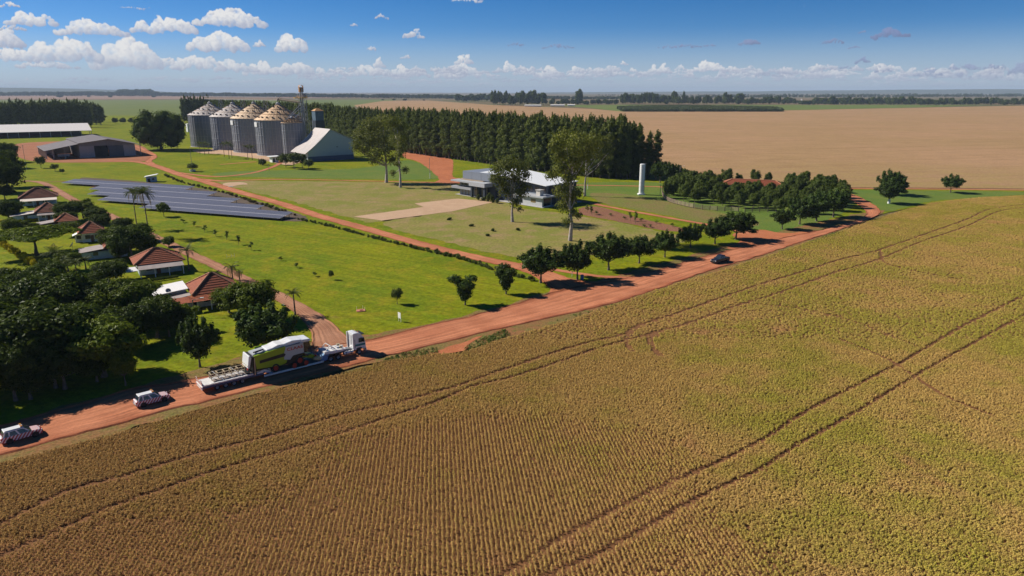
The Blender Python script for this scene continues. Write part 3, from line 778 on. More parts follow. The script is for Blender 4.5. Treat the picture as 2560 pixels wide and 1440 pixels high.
# green grass along the field edge of the road
def tuft(seed, h, w, n, m):
    r = random.Random(seed); lv = []
    for i in range(n):
        a = r.uniform(0, 6.283); q = r.uniform(0, w)
        t = r.uniform(.2, .7)
        lv.append((Vector((math.cos(a) * q, math.sin(a) * q, h * .45)), Vector((math.cos(a) * 1, math.sin(a) * 1, .5)), Vector((math.cos(a) * t, math.sin(a) * t, 1)), h * r.uniform(.8, 1.3), .07 + .05 * r.random(), r.random()))
    return leaf_faces('grass_tuft', lv, m)
M_tuft = leaf_mat('rank_grass', [(0.10, 0.16, 0.03), (0.17, 0.22, 0.04), (0.30, 0.26, 0.08)])
def build_verges():
    rs = np.random.RandomState(5)
    prs = [proto('grass_tuft', tuft(s, .5, .35, 14, M_tuft)) for s in (1, 2, 3)]
    X, Y = [], []
    def strip(pts, dens):
        q = [G(*p) for p in pts]
        xs = np.array([p.x for p in q]); ys = np.array([p.y for p in q])
        n = int((xs.max() - xs.min()) * (ys.max() - ys.min()) * dens)
        x = rs.uniform(xs.min(), xs.max(), n); y = rs.uniform(ys.min(), ys.max(), n)
        k = inside(x, y, q); X.append(x[k]); Y.append(y[k])
    strip([(925, 912), (1000, 885), (1090, 868), (1095, 884), (1000, 900), (935, 916)], 4)
    strip([(1160, 868), (1200, 848), (1262, 824), (1280, 836), (1230, 858), (1170, 880)], 4)
    strip([(2005, 611), (2060, 590), (2100, 576), (2100, 583), (2040, 604), (2005, 618)], 3)
    strip([(1380, 800), (1480, 776), (1560, 752), (1560, 756), (1470, 784), (1400, 804)], .8)
    X, Y = np.concatenate(X), np.concatenate(Y)
    scatter('verge_grass', X, Y, np.full(len(X), -0.06), rs.uniform(.45, 1.0, len(X)), prs, seed=9, tilt=.2, label='rank green grass between the red road and the crop', cat='grass')
build_verges()
# ------------------------------------------------------------------ farm buildings
AX = Vector((0.79, 0.613, 0)).normalized(); BX = Vector((-AX.y, AX.x, 0))
RZ = math.atan2(AX.y, AX.x)
def local(o, px, py, z=0.0, rz=RZ):
    d = G(px, py, z) - Vector(o); c, s = math.cos(rz), math.sin(rz)
    return Vector((d.x * c + d.y * s, -d.x * s + d.y * c, z))
M_galv = None
def galv_mat(name, col, corr=True):
    m, t, b = principled(name)
    tc = t.n('ShaderNodeTexCoord'); sp = t.n('ShaderNodeSeparateXYZ'); t.l(tc.outputs['Object'], sp.inputs[0])
    n = t.noise(t.comb(t.m('MULTIPLY', sp.outputs[0], .5), t.m('MULTIPLY', sp.outputs[1], .5), t.m('MULTIPLY', sp.outputs[2], .09)), 1.0, 5.0, 0.6)
    c = t.mix(t.rng(n, .3, .7), c4([x * .72 for x in col]), c4(col))
    t.l(c, b.inputs['Base Color'])
    b.inputs['Metallic'].default_value = 0.2; b.inputs['Roughness'].default_value = 0.55
    if corr:
        sn = t.m('SINE', t.m('MULTIPLY', sp.outputs[2], 6.28 / 1.1))
        bp = t.n('ShaderNodeBump', i_Strength=0.5, i_Distance=0.12); t.l(sn, bp.inputs['Height']); t.l(bp.outputs[0], b.inputs['Normal'])
    return m
M_galv = galv_mat('galvanised_sheet', (0.26, 0.275, 0.315))
M_galv2 = galv_mat('galvanised_plain', (0.40, 0.40, 0.42), False)
M_steel = mat('steel_frame', (0.38, 0.38, 0.38), 0.5, 0.4)
M_rust = mat('rusty_steel', (0.42, 0.22, 0.08), 0.6, 0.2, 0.3)
M_yellow = mat('yellow_paint', (0.62, 0.36, 0.06), 0.5)
M_white = mat('white_paint', (0.78, 0.78, 0.77), 0.55, dirt=(0.45, 0.38, 0.32, 0.25))
M_white2 = mat('white_sheet_roof', (0.74, 0.70, 0.66), 0.5, dirt=(0.48, 0.36, 0.28, 0.35), scale=0.4)
M_cream = mat('cream_plaster', (0.62, 0.58, 0.52), 0.85, dirt=(0.36, 0.25, 0.18, 0.4))
M_bluewall = mat('blue_wall_paint', (0.42, 0.52, 0.58), 0.8, dirt=(0.35, 0.25, 0.2, 0.3))
M_deepblue = mat('deep_blue_paint', (0.05, 0.10, 0.18), 0.6)
M_fibre = mat('fibre_cement_sheet', (0.34, 0.29, 0.27), 0.85, dirt=(0.18, 0.14, 0.12, 0.6), scale=0.6)
M_fibre2 = mat('grey_shed_sheet', (0.145, 0.125, 0.13), 0.8, dirt=(0.09, 0.07, 0.07, 0.6), scale=0.25)
M_conc = mat('concrete', (0.42, 0.40, 0.38), 0.85, dirt=(0.25, 0.2, 0.17, 0.5))
M_dark = mat('dark_opening', (0.02, 0.02, 0.022), 0.8)
M_wood = mat('weathered_wood', (0.30, 0.22, 0.16), 0.85, var=0.3)
M_black = mat('black_rubber', (0.015, 0.015, 0.016), 0.7)
def glass_mat():
    m, t, b = principled('window_glass')
    b.inputs['Base Color'].default_value = (0.02, 0.03, 0.045, 1); b.inputs['Roughness'].default_value = 0.08
    b.inputs['Specular IOR Level'].default_value = 0.6
    return m
M_glass = glass_mat()

# ---- grain silos
def seg_tube(name, r0, r1, p0, p1, m, parent): return MB().tube(p0, p1, r0, r1, 6).build(name, m, parent)
VENT = None
def make_silo(cx, base_y, hw, y_eave, y_apex, label, roof_col, plate, nrib=44):
    global VENT
    g = G(cx, base_y); s = scale_at(g); r = hw / s
    dr = Vector((g.x, g.y, 0)).normalized()
    c = Vector((g.x, g.y, 0)) + dr * r
    e = height_to(c, y_eave); ap = height_to(c, y_apex)
    t = thing('grain_silo', label, 'grain silo', (c.x, c.y, -0.12), 0, 'corrugated steel grain silos')
    mb = MB().lathe([(r, 0), (r, e)], 72)
    w = mb.build('wall', M_galv, t, True)
    for k in range(nrib):
        a = 2 * math.pi * k / nrib
        if k == 0: rib = MB().box(-.12, .22, -.16, .16, 0.4, e - .1).mesh('stiffener', M_galv2)
        o = link_mesh('stiffener', rib, t, (math.cos(a) * r, math.sin(a) * r, 0), a)
    for z in [e * q for q in (.12, .34, .56, .78)]:
        MB().lathe([(r + .03, z), (r + .16, z + .04), (r + .16, z + .22), (r + .03, z + .26)], 72).build('wind_ring', M_galv2, t)
    rm = mat('silo_roof_' + str(int(roof_col[0] * 1000)) + str(int(cx)), roof_col, 0.6, 0.25, 0.18, 0.3, dirt=(0.30, 0.20, 0.12, 0.5))
    ov = r + .45
    roof = MB()
    n = 36
    tip = 0.06 * r
    vs = []
    for k in range(n * 2):
        a = math.pi * k / n; up = 0.10 if k % 2 == 0 else 0.0
        vs.append((ov * math.cos(a), ov * math.sin(a), e - .1 + up)); vs.append((tip * math.cos(a), tip * math.sin(a), ap - .4 + up))
    N = n * 2
    roof.add(vs, [(2 * k, 2 * ((k + 1) % N), 2 * ((k + 1) % N) + 1, 2 * k + 1) for k in range(N)])
    ro = roof.build('roof', rm, t)
    MB().lathe([(tip + .5, ap - .6), (tip + .5, ap + .5), (tip * .4, ap + 1.1), (0.01, ap + 1.15)], 16).build('roof_cap', M_galv2, ro)
    for q in (.36, .68):
        rr = ov + (tip - ov) * q; zz = e + (ap - .3 - e) * q
        MB().lathe([(rr + .14, zz - .05), (rr + .12, zz + .16), (rr - .12, zz + .24), (rr - .14, zz + .1)], 60).build('walkway_ring', M_rust, ro)
    if VENT is None:
        VENT = MB().box(-.6, .5, -.4, .4, -.1, .5).box(-.75, .55, -.55, .55, .5, .62).mesh('roof_vent', mat('vent_sheet', (0.16, 0.12, 0.09), 0.6))
    for q, nv in ((.16, 22), (.50, 14), (.82, 7)):
        rr = ov + (tip - ov) * q; zz = e + (ap - .3 - e) * q
        for k in range(nv):
            a = 2 * math.pi * (k + .5 * (nv % 3)) / nv
            link_mesh('roof_vent', VENT, t, (rr * math.cos(a), rr * math.sin(a), zz + .1), a + math.pi)
    lad = MB()
    a0 = math.atan2(-dr.y, -dr.x) - .55
    px_, py_ = math.cos(a0) * (r + .5), math.sin(a0) * (r + .5)
    for d in (-.3, .3): lad.tube((px_ - d * math.sin(a0), py_ + d * math.cos(a0), 0), (px_ - d * math.sin(a0), py_ + d * math.cos(a0), e + .8), .06, n=4)
    for i in range(int(e / .9)): lad.tube((px_ + .3 * math.sin(a0), py_ - .3 * math.cos(a0), .5 + i * .9), (px_ - .3 * math.sin(a0), py_ + .3 * math.cos(a0), .5 + i * .9), .035, n=4)
    lad.build('ladder', M_galv2, t)
    MB().lathe([(r + .5, -.1), (r + .5, .45), (r, .5)], 48).build('footing', M_conc, t)
    if plate:
        a1 = math.atan2(-dr.y, -dr.x) - 1.22
        o = MB().box(0, .12, -2.6, 2.6, -1.6, 1.6).build('sign_plate', M_white, t, False, (math.cos(a1) * (r + .25), math.sin(a1) * (r + .25), e - 3.2), a1)
    return c, r, e, ap
SIL = []
tan1, tan2, gr1 = (0.50, 0.37, 0.25), (0.52, 0.35, 0.21), (0.40, 0.36, 0.34)
for a in [(536, 368, 54, 286, 257, 'grey roofed corrugated silo behind the big dark tree', gr1, False),
          (593, 375, 57, 290, 258, 'grey roofed corrugated silo second from the dark tree', (0.42, 0.38, 0.36), False),
          (646, 382, 59, 294, 257, 'tan roofed corrugated silo between the grey ones and the tallest', tan1, True),
          (706, 390, 60, 298, 259, 'widest tan roofed corrugated silo beside the white warehouse', tan2, True)]:
    SIL.append(make_silo(*a))
SIL.append(make_silo(737, 396, 26, 306, 294, 'small slim tan roofed silo standing against the widest one', tan2, False, 22))

def lattice(mb, p0, p1, w, h, n, r=.08):
    """truss girder from p0 to p1"""
    p0, p1 = Vector(p0), Vector(p1)
    d = (p1 - p0).normalized(); sd = Vector((-d.y, d.x, 0)).normalized(); up = sd.cross(d) * -1
    if up.z < 0: up = -up
    cs = [sd * w / 2, -sd * w / 2, sd * w / 2 + up * h, -sd * w / 2 + up * h]
    for c in cs: mb.tube(p0 + c, p1 + c, r, n=4)
    for i in range(n):
        a, b = p0.lerp(p1, i / n), p0.lerp(p1, (i + 1) / n)
        mb.tube(a + cs[0], b + cs[2], r * .7, n=4); mb.tube(a + cs[1], b + cs[3], r * .7, n=4)
        mb.tube(a + cs[0], b + cs[1], r * .6, n=4)
def grain_handling():
    c1, c4_ = SIL[0], SIL[3]
    top = max(s[3] for s in SIL[:4])
    # gallery over the silo tops
    d = (c4_[0] - c1[0]).normalized()
    p0 = c1[0] - d * 8; p1 = c4_[0] + d * 1.0
    z = top + 2.2
    t = thing('conveyor_gallery', 'long rusty conveyor gallery running above the four big silo tops', 'conveyor', (p0.x, p0.y, z))
    mb = MB(); lattice(mb, (0, 0, 0), p1 - p0, 2.0, 2.2, 34, .12); mb.build('truss', M_steel, t)
    L = (p1 - p0).length; az = math.atan2(d.y, d.x)
    MB().box(0, L, -1.0, 1.0, .1, .35).build('walkway', mat('gallery_floor', (0.33, 0.25, 0.2), 0.8), t, False, (0, 0, 0), az)
    MB().box(0, L, -.5, .5, .5, 1.2).build('conveyor_casing', mat('casing_tan', (0.42, 0.33, 0.27), 0.6), t, False, (0, 0, 0), az)
    for i in range(4):
        q = SIL[i][0] - p0
        seg_tube('drop_spout', .35, .35, (q.x, q.y, 0.2), (q.x, q.y, SIL[i][3] - z), M_galv2, t)
    for i in range(3):                                   # V trestles between the silos
        q = (SIL[i][0] + SIL[i + 1][0]) / 2 - p0
        tr = MB()
        zb = SIL[i][2] - z - 4
        pv = Vector((-d.y, d.x, 0))
        for s in (-1, 1):
            tr.tube((q.x - d.x * 3 * s, q.y - d.y * 3 * s, 0), (q.x + pv.x * 3 * s, q.y + pv.y * 3 * s, zb), .16, n=4)
            tr.tube((q.x + d.x * 3 * s, q.y + d.y * 3 * s, 0), (q.x + pv.x * 3 * s, q.y + pv.y * 3 * s, zb), .16, n=4)
            for k in range(5):
                a = Vector((q.x - d.x * 3 * s, q.y - d.y * 3 * s, 0)).lerp(Vector((q.x + pv.x * 3 * s, q.y + pv.y * 3 * s, zb)), k / 5)
                b = Vector((q.x + d.x * 3 * s, q.y + d.y * 3 * s, 0)).lerp(Vector((q.x + pv.x * 3 * s, q.y + pv.y * 3 * s, zb)), (k + 1) / 5)
                tr.tube(a, b, .1, n=4)
        tr.build('trestle', M_galv2, t)
    # elevator tower
    b = G(766, 386); bs = scale_at(b)
    hh = height_to(b, 214)
    t = thing('elevator_tower', 'tall lattice bucket elevator tower with yellow platform beside the silos', 'grain elevator', (b.x, b.y, -.12), RZ)
    fr = MB(); w = 2.6
    for sx in (-w, w):
        for sy in (-w, w): fr.tube((sx, sy, 0), (sx * .8, sy * .8, hh - 5), .16, n=4)
    nb = 12
    for k in range(nb):
        z0, z1 = (hh - 5) * k / nb, (hh - 5) * (k + 1) / nb
        f0, f1 = 1 - .2 * k / nb, 1 - .2 * (k + 1) / nb
        cr = [(-w, -w), (w, -w), (w, w), (-w, w)]
        for i in range(4):
            a, c = cr[i], cr[(i + 1) % 4]
            fr.tube((a[0] * f0, a[1] * f0, z0), (c[0] * f1, c[1] * f1, z1), .08, n=4)
            fr.tube((a[0] * f1, a[1] * f1, z1), (c[0] * f1, c[1] * f1, z1), .08, n=4)
    fr.build('lattice_frame', M_galv2, t)
    for x, y in ((-.9, .5), (.5, .5), (-.2, -1.2)):
        MB().box(x - .38, x + .38, y - .3, y + .3, 0, hh - 2).build('elevator_leg', M_galv2, t)
    MB().box(-3.4, 3.2, -3.0, 3.0, hh - 8.6, hh - 8.1).box(-5.8, -3.4, -1.6, 1.6, hh - 8.6, hh - 8.1).build('platform', M_yellow, t)
    rl = MB()
    for sx, sy, ex, ey in ((-3.4, -3, 3.2, -3), (3.2, -3, 3.2, 3), (3.2, 3, -3.4, 3), (-3.4, 3, -3.4, -3)):
        for zz in (.6, 1.1): rl.tube((sx, sy, hh - 8.1 + zz), (ex, ey, hh - 8.1 + zz), .06, n=4)
        for k in range(5):
            x, y = sx + (ex - sx) * k / 4, sy + (ey - sy) * k / 4
            rl.tube((x, y, hh - 8.1), (x, y, hh - 7), .05, n=4)
    rl.build('railing', M_yellow, t)
    MB().lathe([(1.5, -1), (1.5, 1)], 20, M=Matrix.Translation((-.2, .5, hh - .9)) @ Matrix.Rotation(R(90), 4, 'X')).box(-1.7, 1.3, -.5, 1.5, hh - 4.4, hh - 1.0).build('elevator_head', M_rust, t)
    MB().box(.6, 2.0, -2.1, -.6, hh - 8, hh - 5.4).build('motor_cover', M_galv2, t)
    for x in (-1.6, 1.7): seg_tube('lightning_rod', .05, .03, (x, 0, hh - 3), (x, 0, hh + 1.6), M_steel, t)
    MB().box(-1.2, .9, -.9, 1.2, .1, 3.0).build('boot_housing', mat('orange_casing', (0.45, 0.16, 0.05), .6), t)
    # inclined feeder between tower and gallery
    a = c4_[0] + Vector((0, 0, z)); e = b + Vector((0, 0, height_to(b, 259)))
    t2 = thing('inclined_conveyor', 'rusty sloping conveyor between the elevator tower and the silo gallery', 'conveyor', a)
    mb = MB(); lattice(mb, (0, 0, 0), e - a, 1.6, 1.6, 14, .1); mb.build('truss', mat('tan_steel', (0.50, 0.36, 0.25), .6), t2)
    mb = MB(); mb.tube((0, 0, .8), e - a + Vector((0, 0, .8)), .45, n=6); mb.build('conveyor_casing', mat('casing_tan', (0.42, 0.33, 0.27), 0.6), t2)
    a = b + Vector((0, 0, height_to(b, 264)))
    e = SIL[4][0] + Vector((0, 0, SIL[4][3] + .5))
    t3 = thing('grain_spout', 'galvanised spout sloping from the elevator tower to the slim silo', 'spout', a)
    for k in (-1, 0, 1.2):
        mb = MB(); mb.tube((k, 0, -k * 1.5), e - a + Vector((k * 2.5 - 2, k * 2, -1.2 + (k < 0) * -2)), .22, n=6); mb.build('pipe', M_galv2, t3)
    # dryer
    p = G(800, 366); hd = height_to(p, 272)
    t = thing('grain_dryer', 'dark tower dryer with pale blue upper box behind the white warehouse', 'dryer', (p.x, p.y, -.12), RZ)
    MB().box(-4, 4, -4, 4, 0, hd * .70).build('body', mat('dryer_dark', (0.03, 0.04, 0.06), .6), t)
    MB().box(-3.6, 3.6, -3.6, 3.6, hd * .70, hd - 1.5).build('upper_box', mat('dryer_blue', (0.10, 0.15, 0.20), .5), t)
    MB().add([(-4, -4, hd - 1.5), (4, -4, hd - 1.5), (4, 4, hd - 1.5), (-4, 4, hd - 1.5), (-1, 0, hd + .6), (1, 0, hd + .6)], [(0, 1, 5, 4), (1, 2, 5), (2, 3, 4, 5), (3, 0, 4), (0, 3, 2, 1)]).build('roof', M_rust, t)
    MB().lathe([(1.25, -.06), (1.25, .06)], 16, M=Matrix.Translation((0.4, -3.7, hd - 4.2)) @ Matrix.Rotation(R(90), 4, 'X')).build('emblem_plate', M_white, t)
    seg_tube('pipe', .3, .3, (-6, -3, 0), (-6, -3, hd * .75), M_galv2, t); seg_tube('pipe', .25, .25, (-8, -2, 0), (-8, -2, hd * .72), M_galv2, t)
grain_handling()

# ---- white warehouse by the silos
def warehouse():
    o = G(771, 404)
    t = thing('warehouse', 'white gabled warehouse with dark blue base and sweeping tan roof', 'warehouse', (o.x, o.y, -.12), RZ)
    r_ = local(o, 897, 399); W = r_.x
    ap = local(o, 831, 324, 21.0); zA = height_to(o + AX * ap.x, 324)
    xa = W * .50
    zl, zr = 6.2, height_to(o + AX * W, 349)
    D = 24.0
    f = [(0, 3.2), (W, 3.2), (W, zr), (xa, zA), (0, zl)]
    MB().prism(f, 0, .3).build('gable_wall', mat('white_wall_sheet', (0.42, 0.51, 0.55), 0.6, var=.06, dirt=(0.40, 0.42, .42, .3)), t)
    MB().box(-.05, W + .05, -.08, .32, 0, 3.2).build('base_band', M_deepblue, t)
    MB().prism([(0, 0), (W, 0), (W, zr), (xa, zA), (0, zl)], D - .3, D).build('gable_wall', M_white, t)
    MB().box(-.002, .28, .3, D - .3, 0, zl).build('side_wall', M_bluewall, t)
    MB().box(W - .28, W + .002, .3, D - .3, 0, zr).build('side_wall', M_white, t)
    # swept left slope, in sheets
    n = 8; roofm = mat('warehouse_roof', (0.43, 0.38, 0.36), .55, dirt=(.40, .27, .2, .5), scale=.3)
    prev = None
    for k in range(n + 1):
        q = k / n; x = xa + .2 - (xa + 2.4) * q
        z = zA + .25 - (zA - zl + 1.3) * (q + .05 * math.sin(math.pi * q))
        if prev:
            MB().prism([(prev[0], prev[1]), (prev[0], prev[1] + .14), (x, z + .14), (x, z)], -.9, D + .8).build('roof_sheet', roofm, t)
        prev = (x, z)
    MB().prism([(xa, zA + .2), (xa, zA + .4), (W + .8, zr + .15), (W + .8, zr - .05)], -.5, D + .8).build('roof_sheet', M_white2, t)
    # gable window slit
    MB().box(W * .62, W * .66, -.03, .05, 8.6, 9.0).build('vent', M_dark, t)
    o2 = G(893, 392)
    t2 = thing('lean_to_shed', 'small white roofed shed behind the right end of the warehouse'.replace('right end', 'tall side'), 'shed', (o2.x + AX.x * 1.5 + BX.x * 9, o2.y + AX.y * 1.5 + BX.y * 9, -.12), RZ)
    z2 = zr + 1.2
    MB().slab([(-6, 0, z2 - 2.2), (1.5, 0, z2 - 4.4), (1.5, 5, z2 - 4.4), (-6, 5, z2 - 2.2)], .2).build('roof', M_white, t2)
    for x, y in ((-5.5, .3), (1.2, .3), (1.2, 4.7), (-5.5, 4.7)): seg_tube('post', .15, .15, (x, y, 0), (x, y, z2 - 4.3 if x > 0 else z2 - 2.5), M_conc, t2)
warehouse()

# ---- machinery sheds
def grey_shed():
    o = G(118, 399)
    t = thing('machinery_shed', 'grey gabled machinery shed with open lean-to on posts', 'shed', (o.x, o.y, -.12), RZ)
    W, D = 58.0, 66.0
    xl = 20.0                                         # lean-to | hall
    xa = xl + 18; xr = 55.0
    ze, zl, za, zr = 6.2, 10.0, 12.6, 9.0
    roof = MB()
    MB().slab([(-1, -1, ze - .3), (xl + .5, -1, zl), (xl + .5, D * .82, zl), (-1, D * .82, ze - .3)], .18).build('lean_to_roof', M_fibre2, t)
    MB().slab([(xl - .5, -3, zl + .35), (xa, -3, za), (xa, D, za), (xl - .5, D, zl + .35)], .18).build('roof', M_fibre2, t)
    MB().slab([(xa, -3, za - .003), (xr + 4, -3, zr - 1.2), (xr + 4, D, zr - 1.2), (xa, D, za - .003)], .18).build('roof', M_fibre2, t)
    wl = mat('shed_wall', (0.40, 0.37, 0.37), .85, dirt=(.3, .2, .15, .4))
    MB().prism([(xl, 0), (xl + 9, 0), (xl + 9, 8), (xl, 8)], 0, .3).build('front_wall', wl, t)
    MB().prism([(xl + 27.5, 0), (xr, 0), (xr, 8), (xl + 27.5, 8)], 0, .3).build('front_wall', wl, t)
    MB().prism([(xl, 8), (xr, 8), (xr, 8.6), (xa, za - .3), (xl, zl)], 0, .3).build('gable', mat('gable_sheet', (.25, .23, .23), .8), t)
    MB().box(xl, xl + .3, .3, D - .3, 0, zl).build('side_wall', wl, t); MB().box(xr - .3, xr, .3, D - .3, 0, zr - .3).build('side_wall', wl, t)
    MB().box(xl + .3, xr - .3, D - .3, D, 0, zr - .4).build('back_wall', wl, t)
    MB().box(-.3, xl - .01, D * .8 + .5, D * .8 + .8, 0, ze - .4).build('back_wall', wl, t)  # added behind the lean-to to keep its inside dark
    MB().box(6, 6.3, 14, D * .8, 0, ze + .6).build('added_dark_wall', mat('lean_to_shade_wall', (.12, .10, .10), .85), t)  # wall added inside the lean-to, coloured dark to deepen its shade
    dr = MB().box(xl + 18, xl + 27.5, .1, .22, 0, 7.8).build('sliding_door', mat('door_slate', (.10, .11, .13), .6), t)
    MB().box(xl + 9, xl + 18, 3, 3.2, 0, 7.8).build('doorway_dark_panel', M_dark, t)  # black panel stands in for the shaded inside of the doorway
    for i in range(11):
        y = i * D * .8 / 10
        MB().box(-.22, .22, y - .22, y + .22, 0, ze - .35).build('post', mat('post_timber', (.36, .30, .27), .8), t)
    MB().box(xr + 2.8, xr + 3.2, -2, -1.6, 0, zr - 1.2).build('post', M_conc, t)
    MB().box(xl + 4.2, xl + 4.6, -5.4, -5.0, 0, 7.2).build('post', M_conc, t)
    for x in (4, 11): MB().box(x - .2, x + .2, .2, .6, 0, ze + x * .18).build('post', M_conc, t)
    # farm machine parked in the shade of the lean-to
    q = o + AX * 11 + BX * 9
    m = thing('farm_trailer', 'grey farm trailer parked in shade under the lean-to', 'trailer', (q.x, q.y, -.05), RZ)
    MB().box(-3.5, 3.5, -1.2, 1.2, 1.0, 2.6).build('body', M_galv2, m)
    for x in (-2, 2):
        for y in (-1.3, 1.3): MB().lathe([(.0, -.18), (.55, -.18), (.55, .18), (.0, .18)], 14, M=Matrix.Translation((x, y, .55)) @ Matrix.Rotation(R(90), 4, 'X')).build('wheel', M_black, m)
    MB().tube((3.5, 0, 1), (5.6, 0, .6), .1).build('drawbar', M_steel, m)
grey_shed()
def long_shed():
    o = G(232, 340)
    d = (G(-190, 352) - G(232, 340)); rz = math.atan2(-d.y, -d.x)
    L = d.length
    t = thing('long_shed', 'long open fronted shed with bright white sheet roof', 'shed', (o.x, o.y, -.12), rz)
    e = height_to(o, 325.5); D = 52.0
    nb_ = Vector((-d.y, d.x, 0)).normalized(); nb_ = nb_ if nb_.y > 0 else -nb_
    a = height_to(o + nb_ * D * .5, 307) - 2.2
    MB().slab([(-L, 0, e), (.0, 0, e), (0 - 2, D * .5, a + 2.2), (-L, D * .5, a + 2.2)], .25).build('roof', mat('long_shed_roof', (0.80, 0.74, 0.68), .5, var=.05), t)
    MB().slab([(-L, D * .5, a + 2.198), (-2, D * .5, a + 2.198), (0, D, e), (-L, D, e)], .25).build('roof', M_white2, t)
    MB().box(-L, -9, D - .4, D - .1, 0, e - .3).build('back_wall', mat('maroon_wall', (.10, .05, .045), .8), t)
    n = int(L / 9)
    for i in range(n):
        x = -.8 - i * 9
        MB().box(x - .25, x + .25, .6, 1.1, 0, e - .28).build('post', M_conc, t)
        if i < 3: MB().box(x - .25, x + .25, D - 1, D - .5, 0, e - .3).build('post', M_conc, t)
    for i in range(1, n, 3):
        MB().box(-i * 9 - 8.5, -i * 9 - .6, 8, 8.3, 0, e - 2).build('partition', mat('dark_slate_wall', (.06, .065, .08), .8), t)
long_shed()

# ---- weigh house, booth and small stores
def box_hut(name, label, cat, px, py, w, d, h, roofm, wallm, slope=.4, over=.5, rz=RZ, door=True):
    o = G(px, py)
    t = thing(name, label, cat, (o.x, o.y, -.10), rz)
    MB().box(0, w, 0, d, 0, h).build('wall', wallm, t)
    MB().slab([(-over, -over, h + .25), (w + over, -over, h + .25 + slope), (w + over, d + over, h + .25 + slope), (-over, d + over, h + .25)], .22).build('roof', roofm, t)
    if door:
        MB().box(w * .15, w * .42, -.06, .02, 0, h * .75).build('door', M_dark, t)
        MB().box(w * .6, w * .85, -.05, .02, h * .4, h * .75).build('window', M_glass, t)
    return t
box_hut('inverter_hut', 'white hut with sloping roof behind the solar panels', 'hut', 366, 455, 4.6, 3.6, 2.5, M_white, M_bluewall, 1.1, .8, RZ - .35)
box_hut('weigh_booth', 'white weighbridge booth beside the round bush near the silos', 'booth', 681, 406, 4.2, 5.0, 3.6, M_white, M_white, .1, 1.4)
box_hut('white_tank_house', 'white storage box glimpsed between the dark tree and silos', 'store', 470, 330, 7, 7, 9, M_white, M_white, .1, .1, RZ, False)

